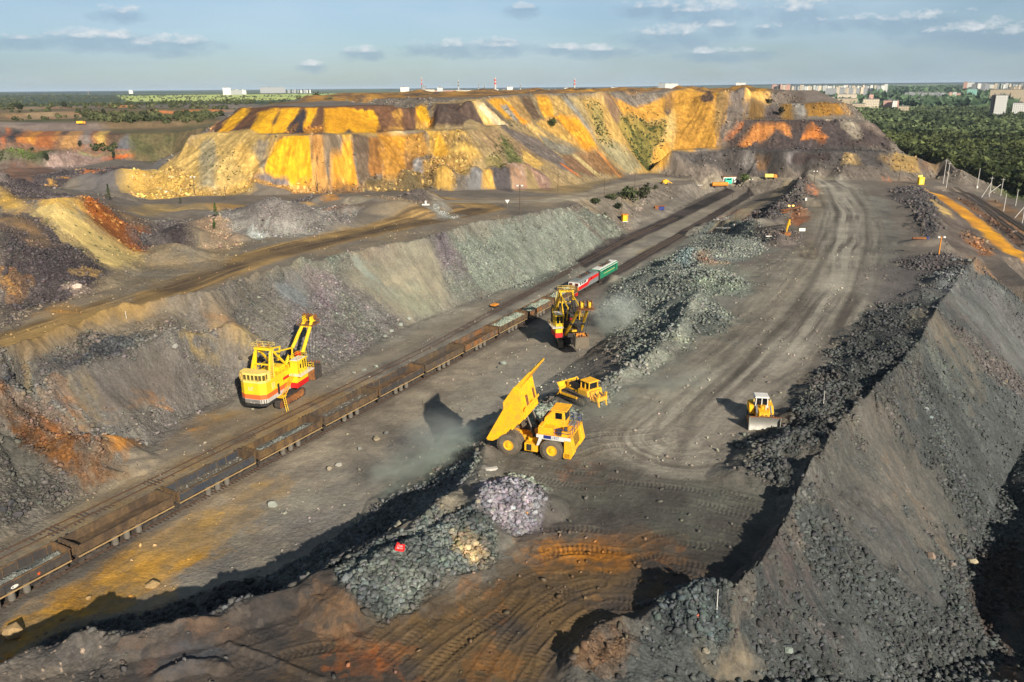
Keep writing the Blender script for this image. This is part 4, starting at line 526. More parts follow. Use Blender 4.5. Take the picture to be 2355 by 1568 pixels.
# ------------------------------------------------------------------ relief: heaps, berms, roughness
def lin(c):
    return tuple(((v/255.0)/12.92 if v/255.0 <= .04045 else ((v/255.0+.055)/1.055)**2.4) for v in c[:3])
gz_r = np.gradient(BASE, axis=0)/np.gradient(rad)[:, None]; gz_a = np.gradient(BASE, axis=1)/(np.gradient(ang)[None, :]*RR)
SL = np.hypot(gz_r, gz_a); STEEP = np.clip((SL-.18)/.35, 0, 1)
NRM = {}
def mound(c, r, h, el=1.0, an=0.0, p=1.25, sd=None):
    sd = RNG.integers(1e6) if sd is None else sd
    m = r*max(el, 1)*1.7; si, sj = block([(c[0]-m, c[1]-m), (c[0]+m, c[1]-m), (c[0]+m, c[1]+m), (c[0]-m, c[1]+m)])
    x = X[si, sj]-c[0]; y = Y[si, sj]-c[1]; ca, sa = math.cos(an), math.sin(an)
    u = (x*ca+y*sa)/el; v = -x*sa+y*ca
    d = np.hypot(u, v)/r*(1+.5*(fbm(X[si, sj], Y[si, sj], r*.8, 3, int(sd))-.5))
    Z[si, sj] += h*np.clip(1-d**p, 0, 1)
def segdist(pl, si, sj):
    x = X[si, sj]; y = Y[si, sj]; best = np.full(x.shape, 1e9); S = np.zeros(x.shape); sgn = np.zeros(x.shape); acc = 0
    for a, b in zip(pl, pl[1:]):
        dx, dy = b[0]-a[0], b[1]-a[1]; L = math.hypot(dx, dy)
        if L < 1e-6: continue
        t = np.clip(((x-a[0])*dx+(y-a[1])*dy)/L/L, 0, 1); ex = x-a[0]-dx*t; ey = y-a[1]-dy*t; d = np.hypot(ex, ey); m = d < best
        best[m] = d[m]; S[m] = (acc+t*L)[m]; sgn[m] = np.sign(dx*ey-dy*ex)[m]; acc += L
    return best, S, sgn
def berm(pl, wd, h, seed=1, p=1.2, lump=.5):
    si, sj = block_line(pl, wd*1.5); d, S, sg = segdist(pl, si, sj)
    n = fbm(X[si, sj], Y[si, sj], wd*1.1, 3, seed)
    Z[si, sj] += h*(1+lump*2*(n-.5))*np.clip(1-(d/wd*(1+.7*(n-.5)))**p, 0, 1)
def block_line(pl, pad):
    p = np.array([q[:2] for q in pl]); q = np.concatenate([p[:-1]+(p[1:]-p[:-1])*t for t in np.linspace(0, 1, 6)])
    r = np.hypot(q[:, 0], q[:, 1]); a = np.arctan2(q[:, 0], q[:, 1]); r0 = max(r.min()-pad, 12); pa = pad/r0+.002
    return slice(max(np.searchsorted(rad, r0)-1, 0), np.searchsorted(rad, r.max()+pad)+1), slice(max(np.searchsorted(ang, a.min()-pa)-1, 0), np.searchsorted(ang, a.max()+pa)+1)
def HL(c, pts): return [hit(*q[:2]) for q in K(c, pts)]

# heaps of blasted rock on and beside the plateau
mound(hit(1170, 1165), 5.6, 2.6, 1.25, R(10)); mound(hit(1150, 1130), 3.5, 1.0); mound(hit(1215, 1190), 3.0, .9)
berm(HL('V', [(800, 1385), (880, 1345), (960, 1300), (1020, 1265), (1090, 1225), (1110, 1200)]), 4.6, 2.5, 5)
berm(HL('V', [(850, 1300), (930, 1255), (1000, 1210), (1050, 1175)]), 1.8, .7, 6)
mound(hit(960, 1350), 5.5, 1.2, 1.3, R(40))
berm([(p[0]+.8, p[1]-.6, 8) for p in crestA[1:17]], 2.4, 1.4, 3, lump=.6)
berm([(p[0]+1.0, p[1]-.7, 8) for p in crestA[19:27]], 2.4, 1.1, 3, lump=.8)
for q, r, h in [((1232, 972), 4.4, 1.5), ((1262, 948), 2.6, .8), ((1490, 900), 3.5, .5), ((1440, 900), 3, .5)]: mound(hit(*q), r, h)
for q, r, h in [((1400, 640), 5, 2), ((1450, 655), 6, 2.2), ((1510, 630), 7, 2.6), ((1560, 600), 7, 3.0), ((1600, 590), 6, 3), ((1650, 570), 7, 2.6), ((1700, 560), 6, 2), ((1690, 655), 4.5, 2.2), ((1630, 635), 6, 2), ((1560, 700), 6, 2.2),
                ((1610, 720), 6, 2.4), ((1650, 745), 5, 2), ((1600, 760), 5, 1.6), ((1480, 690), 5, 2), ((1540, 640), 5, 2), ((1600, 545), 6, 2), ((1640, 515), 7, 3)]:
    mound(hit(*q), r*1.1, h*.62)
berm(HL('A6', [(1640, 600), (1760, 520), (1850, 430), (1960, 330), (2060, 250), (2080, 170)]), 7, 3.2, 8, lump=.7)
berm(HL('A6', [(1120, 620), (1350, 560), (1600, 600), (1800, 660), (1850, 700)]), 5, 2.2, 9)
for q, r, h in [((1990, 460), 6, 2.5), ((2030, 380), 8, 4), ((2020, 300), 9, 4), ((2000, 250), 7, 3)]: mound(HL('A6', [q])[0], r, h)
# berm along the right edge: long rough windrow with tongues pushed up by the bulldozer
berm(crestB[3:], 1.7, .5, 11, lump=.5); berm([(p[0]+1.2, p[1]+.3, 0) for p in crestB[3:12]], 1.4, .7, 19, lump=1.1)
berm(HL('V', [(1700, 1100), (1770, 1110), (1840, 1100)]), 4, 1.3, 12)
for q, r, h in [((1730, 1065), 4.5, 2.2), ((1780, 1045), 5, 2.4), ((1840, 1020), 5.5, 2.6), ((1790, 1090), 3.5, 1.3), ((1890, 985), 5, 2.2), ((1840, 960), 4, 2.0), ((1900, 930), 5, 2.0), ((1870, 905), 4.5, 2.4), ((1930, 900), 5, 1.8), ((1960, 860), 5, 2.4), ((2000, 830), 5.5, 2.2),
                ((1960, 790), 5, 2.4), ((2020, 780), 6, 2.2), ((2060, 800), 6, 2.0), ((2050, 730), 5, 2.6), ((2100, 720), 5, 2), ((2120, 680), 6, 3.0), ((2170, 650), 6, 3.0), ((2200, 625), 5, 2.5), ((2090, 605), 6, 1.6), ((2140, 600), 6, 1.8), ((2180, 590), 6, 1.6),
                ((2110, 560), 7, 2.4), ((2160, 560), 7, 2.2), ((2120, 520), 7, 3.4), ((2110, 480), 9, 4.0), ((2140, 500), 8, 3.0), ((2080, 452), 9, 3.2), ((2110, 450), 8, 2.4), ((2050, 440), 6, 1.4)]:
    mound(hit(*q), r*.85, h*.62)
# foreground heap at the bottom and step of the ramp
for q, r, h in [((1400, 1500), 3.6, 1.4), ((1470, 1520), 4.0, 1.6), ((1560, 1470), 4.2, 1.7), ((1620, 1450), 4.0, 1.5), ((1530, 1560), 4, 1.0), ((1600, 1420), 3, 1.0), ((1350, 1560), 3, 1.4)]: mound(hit(*q), r, h*.6, sd=None)
berm(HL('V', [(1320, 1540), (1370, 1470), (1430, 1445), (1500, 1450), (1510, 1400), (1600, 1385), (1650, 1395)]), 1.3, .7, 14)
berm(HL('B2', [(1050, 1090), (1200, 1020), (1400, 1010), (1450, 1030)]), 1.0, .7, 15); berm(HL('B2', [(2000, 600), (2200, 740), (2350, 850)]), .8, .35, 16)
berm(HL('B2', [(1500, 870), (1800, 980), (2100, 1100)]), .5, .3, 17)
# left bench: windrow of rock along the edge, slump ledges, loose heaps behind the road
berm(crL[2:10], 2.6, 1.6, 20, lump=.8); berm(crL[9:15], 2.2, 1.0, 21, lump=.8)
berm(HL('B1', [(60, 640), (200, 720), (420, 880), (700, 1010), (920, 1090)]), 2.6, 1.6, 22); berm(HL('B1', [(0, 500), (150, 520), (330, 640), (560, 800), (800, 960)]), 1.8, 1.2, 23)
berm(HL('B1', [(380, 500), (600, 640), (800, 800), (930, 920)]), 2.2, .9, 24); mound(HL('B1', [(1080, 960)])[0], 4.5, 2.2); mound(HL('B1', [(900, 1060)])[0], 5, 2.4, 1.6, R(30))
berm(HL('A7', [(1500, 1480), (1780, 1440), (1990, 1370), (2100, 1440)]), 3, 2.0, 25)
for q, r, h in [((640, 870), 4.0, .0)]: pass
for _ in range(34):
    q = (RNG.uniform(350, 960), RNG.uniform(478, 575)); t = 575-(q[0]-350)*.14
    if q[1] < t+8 and not (q[0] < 430 and q[1] < 500): mound(hit(*q), RNG.uniform(4, 10), RNG.uniform(1.0, 3.2), RNG.uniform(1, 2), RNG.uniform(-.3, .5))
for q, r, h in [((675, 487), 9, 2.4), ((560, 520), 10, 3.4), ((420, 560), 9, 3.5), ((400, 590), 9, 3), ((470, 530), 12, 3.6), ((700, 520), 14, 3.4), ((620, 525), 10, 3), ((850, 505), 13, 2.6), ((920, 495), 12, 2.4), ((965, 458), 8, 4), ((880, 470), 10, 3), ((800, 466), 10, 3), ((740, 462), 9, 2.4), ((1000, 480), 8, 3)]:
    mound(hit(*q), r, h, 1.3)
for _ in range(40):
    q = (RNG.uniform(-20, 420), RNG.uniform(392, 440)); mound(hit(*q), RNG.uniform(5, 12), RNG.uniform(.8, 2.4), RNG.uniform(1, 2.2), RNG.uniform(-.4, .4))
# small dumped heaps at the toe of the big dump and all over its top
for (u, v), r, h in [((1030, 420), 7, 5), ((1000, 418), 7, 3), ((1108, 422), 6, 4.5), ((1085, 422), 6, 3), ((945, 420), 6, 4.5), ((1150, 420), 7, 4.5), ((1195, 418), 9, 6), ((1240, 416), 8, 3), ((620, 432), 10, 4), ((580, 432), 9, 3)]: mound(hit(u, v), r, h, p=1.6)
for _ in range(420):
    x = RNG.uniform(640, 1760); d = RNG.uniform(480, 950)
    if x < 900 and d < 480: continue
    c = PD(x, d, 0); mound(c, RNG.uniform(6, 15), RNG.uniform(.5, 1.5), RNG.uniform(1, 2), RNG.uniform(-.3, .3))
for _ in range(700):
    c = PD(RNG.uniform(640, 1760), RNG.uniform(500, 900), 0)
    if ground(c[0], c[1], BASE) > 45: mound(c, RNG.uniform(3, 6), RNG.uniform(.6, 1.5), RNG.uniform(1, 1.8), RNG.uniform(-.5, .5), sd=_)
# undulating crests of the dump faces (each truck load leaves a lobe)
lobe = fbm(X, Y, 26, 3, 77)
Z += np.where(RR > 300, (lobe-.5)*3.6*STEEP, 0)
# roughness at every scale
Z += np.clip((X-14)/8, 0, 1)*np.clip((230-RR)/40, 0, 1)*np.clip(STEEP*1.3-.2, 0, 1)*(fbm(X, Y, 6.5, 4, 37, .55, True)-.5)*2.4
Z += (fbm(X, Y, 18, 3, 31)-.5)*1.2*np.clip(STEEP+.12, 0, 1)*np.clip((700-RR)/300, .0, 1)
del lobe
# LIC: fall-line streaks on slopes
def fall_streaks(steps=14):
    gr = blur(gz_r, 4); ga = blur(gz_a, 4); g = np.hypot(gr, ga)+1e-6; gr /= g; ga /= g
    src = (RNG.random((NR, NA))*.5+fbm(AA*900, np.log(RR)*420, 2.2, 2, 5)*.8).astype(np.float32)
    kr = np.gradient(rad)[:, None]; ka = np.gradient(ang)[None, :]*RR; step = np.minimum(kr, ka)*1.25
    out = np.zeros_like(src); ii0, jj0 = np.meshgrid(np.arange(NR, dtype=np.float32), np.arange(NA, dtype=np.float32), indexing='ij')
    for s_ in (1, -1):
        ii = ii0.copy(); jj = jj0.copy()
        for k_ in range(steps):
            a = np.clip(ii.astype(np.int32), 0, NR-1); b = np.clip(jj.astype(np.int32), 0, NA-1)
            out += src[a, b]; ii += s_*(gr[a, b]*step[a, b]/kr[a, 0]).astype(np.float32); jj += s_*(ga[a, b]*step[a, b]/ka[a, b]).astype(np.float32)
    out /= steps*2; m, sd = out.mean(), out.std(); return np.clip((out-m)/sd*.22+.5, 0, 1)
STREAK = fall_streaks()
# ------------------------------------------------------------------ paint: what each patch of ground is made of
COLR = np.empty((NR, NA, 3), np.float32); RUB = np.empty((NR, NA), np.float32)
SF = .78                                     # faces turned to the sun look lighter than their own colour
def A(c, f=1.0): l = lin(c); return np.array([max(v*f, .012) for v in l], np.float32)
COLR[:] = A((112, 102, 90)); RUB[:] = .12+.5*STEEP
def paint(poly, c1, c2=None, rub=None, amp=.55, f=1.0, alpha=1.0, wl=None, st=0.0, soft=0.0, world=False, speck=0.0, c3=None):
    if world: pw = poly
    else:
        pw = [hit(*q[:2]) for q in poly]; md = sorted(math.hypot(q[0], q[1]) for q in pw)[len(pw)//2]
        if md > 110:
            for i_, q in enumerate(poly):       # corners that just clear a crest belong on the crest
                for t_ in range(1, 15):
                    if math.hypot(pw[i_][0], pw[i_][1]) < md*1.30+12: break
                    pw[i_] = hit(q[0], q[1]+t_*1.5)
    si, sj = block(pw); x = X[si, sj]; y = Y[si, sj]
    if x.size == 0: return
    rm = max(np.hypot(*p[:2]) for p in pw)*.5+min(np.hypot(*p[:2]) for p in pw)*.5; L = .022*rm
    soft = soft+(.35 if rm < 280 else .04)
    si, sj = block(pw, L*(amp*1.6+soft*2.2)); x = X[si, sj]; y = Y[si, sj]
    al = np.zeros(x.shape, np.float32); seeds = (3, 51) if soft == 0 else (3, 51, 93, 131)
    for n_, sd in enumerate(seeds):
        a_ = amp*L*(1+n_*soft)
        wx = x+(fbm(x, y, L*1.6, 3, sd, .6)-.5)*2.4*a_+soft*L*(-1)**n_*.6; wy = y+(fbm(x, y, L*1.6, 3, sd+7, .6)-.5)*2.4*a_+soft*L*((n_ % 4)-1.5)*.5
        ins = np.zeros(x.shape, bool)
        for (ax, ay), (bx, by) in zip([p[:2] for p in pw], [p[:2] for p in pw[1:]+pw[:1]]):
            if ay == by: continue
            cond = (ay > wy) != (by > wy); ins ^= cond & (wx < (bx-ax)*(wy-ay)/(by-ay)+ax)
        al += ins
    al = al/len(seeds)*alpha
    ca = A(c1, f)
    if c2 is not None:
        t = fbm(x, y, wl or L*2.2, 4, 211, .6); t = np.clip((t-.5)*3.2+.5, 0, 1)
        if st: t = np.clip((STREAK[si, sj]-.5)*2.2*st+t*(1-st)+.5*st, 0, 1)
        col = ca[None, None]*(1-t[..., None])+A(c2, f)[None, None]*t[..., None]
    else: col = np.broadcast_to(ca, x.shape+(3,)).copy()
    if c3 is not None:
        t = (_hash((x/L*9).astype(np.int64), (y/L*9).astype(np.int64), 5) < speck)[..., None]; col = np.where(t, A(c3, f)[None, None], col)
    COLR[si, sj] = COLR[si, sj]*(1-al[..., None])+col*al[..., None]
    if rub is not None: RUB[si, sj] = RUB[si, sj]*(1-al)+rub*al
def road(pl, wd, c1, c2, rub=.03, f=1.0, lanes=1.0, edge=.25, alpha=1.0, seed=0, dens=.5):
    si, sj = block_line(pl, wd*1.4); d, S, sg = segdist(pl, si, sj); x = X[si, sj]; y = Y[si, sj]
    dd = d*(1+.5*(fbm(x, y, wd*.9, 3, 40+seed)-.5)); al = np.clip((wd-dd)/(wd*edge), 0, 1)*alpha; sd_ = d*sg
    t = fbm(sd_+(fbm(x, y, wd*3, 2, 9+seed)-.5)*wd*.16, S*.035, lanes, 5, 60+seed, .62); t = np.clip((t-dens)*3.6+.5, 0, 1)*.95
    t = t*np.clip(fbm(x, y, wd*1.6, 3, 70+seed)*2.4-.5, 0, 1)
    col = A(c1, f)[None, None]*(1-t[..., None])+A(c2, f)[None, None]*t[..., None]
    COLR[si, sj] = COLR[si, sj]*(1-al[..., None])+col*al[..., None]; RUB[si, sj] = RUB[si, sj]*(1-al)+rub*al
def blob(c, r, c1, c2=None, rub=None, f=1.0, sx=1.0, alpha=1.0, **k):
    n = 12; paint([(c[0]+math.cos(i/n*2*PI)*r*sx, c[1]+math.sin(i/n*2*PI)*r*.55) for i in range(n)], c1, c2, rub, f=f, alpha=alpha, **k)
YL = (238, 176, 30); YM = (222, 158, 48); TAN = (206, 168, 92); STRAW = (222, 190, 112); ORG = (206, 122, 48); RUST = (176, 92, 34); BRN = (112, 78, 54); BRD = (88, 68, 56); DK = (74, 68, 66); GRY = (124, 116, 108); LG = (158, 152, 142); PK = (196, 150, 112)
GRN = (128, 132, 118); GRD = (74, 78, 74); PUR = (124, 116, 116); FLR = (128, 118, 102); PLT = (108, 101, 91); PLD = (78, 72, 65); VEG = (66, 76, 40); VG2 = (96, 100, 58)
exec(PAINTS)
# rails' ballast strips
def strip(o0, o1, s0, s1, c, rub, a=1.0, amp=.12): paint([trk(s, o0) for s in range(s0, s1+1, 10)]+[trk(s, o1) for s in range(s1, s0-1, -10)], c, (90, 80, 72), rub, amp=amp, alpha=a, world=True)
strip(trc-1.5, trc+1.5, -60, 250, (92, 82, 72), .12)
def band_(fo, w, s0, s1, c, a=1.0): paint([trk(s, fo(s)-w) for s in range(s0, s1+1, 10)]+[trk(s, fo(s)+w) for s in range(s1, s0-1, -10)], c, (70, 62, 58), .2, amp=.12, alpha=a, world=True)
oA_ = lambda s: trc+max(0, s-150)*.026
oB_ = lambda s: 11.4+max(0, s-90)*.055 if s < 230 else 19.1-(s-230)*.004
band_(oA_, 2.4, 160, 388, (44, 39, 37)); band_(oB_, 1.5, -40, 150, (122, 112, 98), .6); band_(oB_, 2.6, 120, 190, (84, 76, 70), .7); band_(oB_, 3.6, 180, 388, (40, 36, 34))
# ------------------------------------------------------------------ fine relief
rock = np.clip(RUB, 0, 1)
near = np.clip((320-RR)/200, 0, 1)
def cells(wl, seed):                        # blocky stones: worley-like cap height
    gx = X/wl; gy = Y/wl; ix = np.floor(gx).astype(np.int64); iy = np.floor(gy).astype(np.int64); best = np.full(X.shape, 9.0, np.float32); val = np.zeros(X.shape, np.float32)
    for a in (-1, 0, 1):
        for b in (-1, 0, 1):
            hx = _hash(ix+a, iy+b, seed); hy = _hash(ix+a, iy+b, seed+3); hz = _hash(ix+a, iy+b, seed+5)
            ex = (ix+a+hx-gx).astype(np.float32); ey = (iy+b+hy-gy).astype(np.float32); d = np.sqrt(ex*ex+ey*ey)
            m = d < best; best[m] = d[m]; val[m] = (hz*(1-1.1*d)+hx*.8*ex*hz)[m]
    return val
Z += (STREAK-.5)*STEEP*(.55*near+1.5*np.clip((RR-300)/60, 0, 1)*np.clip((900-RR)/200, 0, 1))
Z += rock*(fbm(X, Y, 3.2, 3, 41)-.5)*.9*np.clip((600-RR)/300, 0, 1)
Z += rock*cells(.95, 400)*(.14+.24*np.clip((RR-110)/60, 0, 1))*near
Z += rock*cells(.45, 500)*.15*np.clip((150-RR)/60, 0, 1)
Z += (1-rock)*(fbm(X, Y, 1.6, 4, 43)-.5)*.16*near
FARN = np.clip((RR-230)/60, 0, 1)*np.clip((900-RR)/200, 0, 1)*STEEP; COLR *= (1+FARN*(.75*(cells(1.5, 700)-.25)+.5*(fbm(X, Y, 2.6, 3, 701)-.5)))[..., None]; del FARN
TON = cells(2.2, 610)                       # tone of single blocks
COLR *= (1+(rock*np.clip((500-RR)/300, .25, 1)*.8*(cells(.6, 600)-.3)+rock*.35*(TON-.3))[..., None])
COLR *= (.66+.66*fbm(X, Y, 14, 5, 91, .6))[..., None]*(.78+.44*fbm(X, Y, 4.2, 4, 95, .6))[..., None]*(.86+.28*fbm(X, Y, 1.1, 3, 92))[..., None]
COLR *= (1+(STREAK-.5)*STEEP*.75)[..., None]
del TON
exec(TREADS)
def build_terrain():
    nx, ny = NA, NR; n = nx*ny
    co = np.stack([X, Y, Z], -1).astype(np.float32).reshape(-1)
    me = bpy.data.meshes.new('ground'); me.vertices.add(n); me.vertices.foreach_set('co', co)
    i, j = np.meshgrid(np.arange(ny-1), np.arange(nx-1), indexing='ij'); a = (i*nx+j).reshape(-1)
    q = np.stack([a, a+nx, a+nx+1, a+1], -1).astype(np.int32)[:, ::-1]
    m = len(q); me.loops.add(m*4); me.loops.foreach_set('vertex_index', q.reshape(-1)); me.polygons.add(m)
    me.polygons.foreach_set('loop_start', np.arange(m, dtype=np.int32)*4); me.polygons.foreach_set('loop_total', np.full(m, 4, np.int32))
    me.update(calc_edges=True)
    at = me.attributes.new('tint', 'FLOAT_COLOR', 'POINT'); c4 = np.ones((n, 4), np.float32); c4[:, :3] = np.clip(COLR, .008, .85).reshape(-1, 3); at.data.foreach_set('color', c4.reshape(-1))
    ar = me.attributes.new('rub', 'FLOAT', 'POINT'); ar.data.foreach_set('value', rock.astype(np.float32).reshape(-1))
    me.shade_smooth()
    m_ = bpy.data.materials.new('quarry_ground'); m_.use_nodes = True; T = NT(m_.node_tree); T.n.clear()
    out = T.new('ShaderNodeOutputMaterial'); bs = T.new('ShaderNodeBsdfPrincipled'); bs.inputs['Roughness'].default_value = .93; bs.inputs['Specular IOR Level'].default_value = .25
    tint = T.new('ShaderNodeAttribute', attribute_name='tint'); rub = T.new('ShaderNodeAttribute', attribute_name='rub'); geo = T.new('ShaderNodeNewGeometry')
    vo = T.new('ShaderNodeTexVoronoi', feature='F1', i_Scale=3.4); T.link(geo.outputs['Position'], vo.inputs['Vector'])
    vb = T.new('ShaderNodeTexVoronoi', feature='F1', i_Scale=1.3); T.link(geo.outputs['Position'], vb.inputs['Vector'])
    no = T.new('ShaderNodeTexNoise', i_Scale=2.2, i_Detail=9.0, i_Roughness=.72); T.link(geo.outputs['Position'], no.inputs['Vector'])
    sp = T.new('ShaderNodeSeparateColor'); T.link(vo.outputs['Color'], sp.inputs[0])
    stone = T.ramp(sp.outputs[0], (0, 1, .62, 1.42)); k = T.math('ADD', T.math('MULTIPLY', T.math('SUBTRACT', stone, 1.0), rub.outputs['Fac']), T.ramp(no.outputs[0], (.25, .75, .72, 1.28)))
    mul = T.new('ShaderNodeVectorMath', operation='SCALE'); T.link(tint.outputs['Color'], mul.inputs[0]); T.link(k, mul.inputs[3]); T.link(mul.outputs[0], bs.inputs['Base Color'])
    h = T.math('ADD', T.math('MULTIPLY', T.math('ADD', T.math('MULTIPLY', vo.outputs[0], -.55), T.math('MULTIPLY', vb.outputs[0], -.6)), T.math('ADD', rub.outputs['Fac'], .05)), T.math('MULTIPLY', no.outputs[0], .35))
    bu = T.new('ShaderNodeBump', i_Strength=.75, i_Distance=.5); T.link(h, bu.inputs['Height']); T.link(bu.outputs[0], bs.inputs['Normal']); T.link(bs.outputs[0], out.inputs[0])
    me.materials.append(m_); o = bpy.data.objects.new('ground', me); COL.objects.link(o); o['kind'] = 'structure'
    return o
build_terrain()
# ------------------------------------------------------------------ object helpers
def tag(o, label=None, cat=None, group=None, kind=None):
    if label: o['label'] = label
    if cat: o['category'] = cat
    if group: o['group'] = group
    if kind: o['kind'] = kind
    return o
def empty(name, loc, rz=0.0, label=None, cat=None, group=None):
    o = bpy.data.objects.new(name, None); COL.objects.link(o); o.location = loc; o.rotation_euler = (0, 0, rz); o.empty_display_size = .3
    return tag(o, label, cat, group)
MATS = {}
def mat(name, c, rough=.6, metal=0.0, dirt=None, ds=1.2, da=.5, emit=None, bump=0.0, spec=.5, alt=None, ascale=.8, streaky=False):
    if name in MATS: return MATS[name]
    m = bpy.data.materials.new(name); m.use_nodes = True; T = NT(m.node_tree); T.n.clear(); MATS[name] = m
    out = T.new('ShaderNodeOutputMaterial'); b = T.new('ShaderNodeBsdfPrincipled'); T.link(b.outputs[0], out.inputs[0])
    b.inputs['Roughness'].default_value = rough; b.inputs['Metallic'].default_value = metal; b.inputs['Specular IOR Level'].default_value = spec
    col = lin(c)
    tc = T.new('ShaderNodeTexCoord'); base = None
    if alt is not None:
        mp = T.new('ShaderNodeMapping'); T.link(tc.outputs['Object'], mp.inputs[0])
        if streaky: mp.inputs['Scale'].default_value = (1, 1, .22)
        n2 = T.new('ShaderNodeTexNoise', i_Scale=ascale, i_Detail=5.0, i_Roughness=.62); T.link(mp.outputs[0], n2.inputs['Vector']); base = T.mix(T.ramp(n2.outputs[0], (.42, .6, 0, 1)), col, lin(alt))
    if dirt is not None:
        n = T.new('ShaderNodeTexNoise', i_Scale=ds, i_Detail=8.0, i_Roughness=.7); T.link(tc.outputs['Object'], n.inputs['Vector'])
        f_ = T.math('MULTIPLY', T.ramp(n.outputs[0], (.38, .72, 0, 1)), da)
        base = T.mix(f_, base if base is not None else col, lin(dirt)); T.link(T.ramp(n.outputs[0], (.3, .7, rough, min(1, rough+.3))), b.inputs['Roughness'])
    if base is None: b.inputs['Base Color'].default_value = (*col, 1)
    else: T.link(base, b.inputs['Base Color'])
    if bump:
        n3 = T.new('ShaderNodeTexNoise', i_Scale=6.0, i_Detail=6.0); T.link(tc.outputs['Object'], n3.inputs['Vector']); bu = T.new('ShaderNodeBump', i_Strength=bump, i_Distance=.1); T.link(n3.outputs[0], bu.inputs['Height']); T.link(bu.outputs[0], b.inputs['Normal'])
    if emit: b.inputs['Emission Color'].default_value = (*lin(c), 1); b.inputs['Emission Strength'].default_value = emit
    return m
class MB:
    def __init__(s): s.v = []; s.f = []; s.m = []
    def add(s, vs, fs, mi=0, M=None):
        k = len(s.v)
        s.v += [tuple(M @ Vector(v)) if M is not None else tuple(v) for v in vs]; s.f += [tuple(k+i for i in f) for f in fs]; s.m += [mi]*len(fs); return s
    def box(s, x0, x1, y0, y1, z0, z1, mi=0, M=None, tx=0.0, ty=0.0):
        v = [(x0, y0, z0), (x1, y0, z0), (x1, y1, z0), (x0, y1, z0), (x0+tx, y0+ty, z1), (x1-tx, y0+ty, z1), (x1-tx, y1-ty, z1), (x0+tx, y1-ty, z1)]
        return s.add(v, [(0, 3, 2, 1), (4, 5, 6, 7), (0, 1, 5, 4), (1, 2, 6, 5), (2, 3, 7, 6), (3, 0, 4, 7)], mi, M)
    def prism(s, poly, y0, y1, mi=0, M=None, axis='y'):
        """poly of (a, b) extruded from y0 to y1; axis y: (x,z); x: (y,z); z: (x,y)"""
        n = len(poly); f = {'y': lambda a, b, t: (a, t, b), 'x': lambda a, b, t: (t, a, b), 'z': lambda a, b, t: (a, b, t)}[axis]
        ar = sum(poly[i][0]*poly[(i+1) % n][1]-poly[(i+1) % n][0]*poly[i][1] for i in range(n))
        P_ = poly if (ar > 0) == (axis != 'y') else poly[::-1]
        v = [f(a, b, y0) for a, b in P_]+[f(a, b, y1) for a, b in P_]
        return s.add(v, [tuple(range(n))[::-1], tuple(range(n, 2*n))]+[(i, (i+1) % n, n+(i+1) % n, n+i) for i in range(n)], mi, M)
    def tube(s, pts, r, n=8, mi=0, M=None, r2=None, cap=True):
        pts = [Vector(p) for p in pts]; k = len(pts); vs = []; fs = []
        for i, p in enumerate(pts):
            d = (pts[min(i+1, k-1)]-pts[max(i-1, 0)]).normalized(); u = d.cross(Vector((0, 0, 1))) if abs(d.z) < .95 else d.cross(Vector((1, 0, 0))); u.normalize(); w = d.cross(u)
            rr = r if r2 is None else r+(r2-r)*i/(k-1)
            vs += [tuple(p+(u*math.cos(2*PI*j/n)+w*math.sin(2*PI*j/n))*rr) for j in range(n)]
        for i in range(k-1): fs += [(i*n+j, (i+1)*n+j, (i+1)*n+(j+1) % n, i*n+(j+1) % n) for j in range(n)]
        if cap: fs += [tuple(range(n)), tuple((k-1)*n+j for j in range(n))[::-1]]
        return s.add(vs, fs, mi, M)
    def bar(s, a, b, w, h, mi=0, M=None):
        a = Vector(a); b = Vector(b); d = (b-a).normalized(); u = d.cross(Vector((0, 0, 1))) if abs(d.z) < .97 else Vector((0, 1, 0)); u.normalize(); t = u.cross(d)
        v = [tuple(p+u*x*w/2+t*z*h/2) for p in (a, b) for x, z in ((-1, -1), (1, -1), (1, 1), (-1, 1))]
        return s.add(v, [(0, 1, 2, 3), (7, 6, 5, 4), (0, 4, 5, 1), (1, 5, 6, 2), (2, 6, 7, 3), (3, 7, 4, 0)], mi, M)
    def cyl(s, c, r, h, axis='y', n=20, mi=0, M=None, r2=None):
        d = {'x': Vector((h/2, 0, 0)), 'y': Vector((0, h/2, 0)), 'z': Vector((0, 0, h/2))}[axis]; c = Vector(c); return s.tube([c-d, c+d], r, n, mi, M, r2)
    def lathe(s, prof, n=28, mi=0, M=None, cap=True):
        """profile of (radius, y) turned about the y axis"""
        k = len(prof); vs = [(r*math.cos(2*PI*j/n), y, r*math.sin(2*PI*j/n)) for r, y in prof for j in range(n)]
        fs = [(i*n+j, i*n+(j+1) % n, (i+1)*n+(j+1) % n, (i+1)*n+j) for i in range(k-1) for j in range(n)]
        if cap and prof[0][0] > .001: fs.append(tuple(range(n))[::-1])
        if cap and prof[-1][0] > .001: fs.append(tuple((k-1)*n+j for j in range(n)))
        return s.add(vs, fs, mi, M)
    def build(s, name, mats, parent=None, smooth=False, bevel=0.0, label=None):
        me = bpy.data.meshes.new(name); me.from_pydata(s.v, [], s.f); me.update()
        for m in (mats if isinstance(mats, (list, tuple)) else [mats]): me.materials.append(m)
        if s.m: me.polygons.foreach_set('material_index', s.m)
        bm = bmesh.new(); bm.from_mesh(me); bmesh.ops.recalc_face_normals(bm, faces=bm.faces); bm.to_mesh(me); bm.free()
        if smooth: me.shade_smooth(); me.set_sharp_from_angle(angle=R(38))
        o = bpy.data.objects.new(name, me); COL.objects.link(o); o.parent = parent
        if bevel:
            b = o.modifiers.new('bevel', 'BEVEL'); b.width = bevel; b.segments = 1; b.limit_method = 'ANGLE'; b.angle_limit = R(40)
        if label: o['label'] = label
        return o
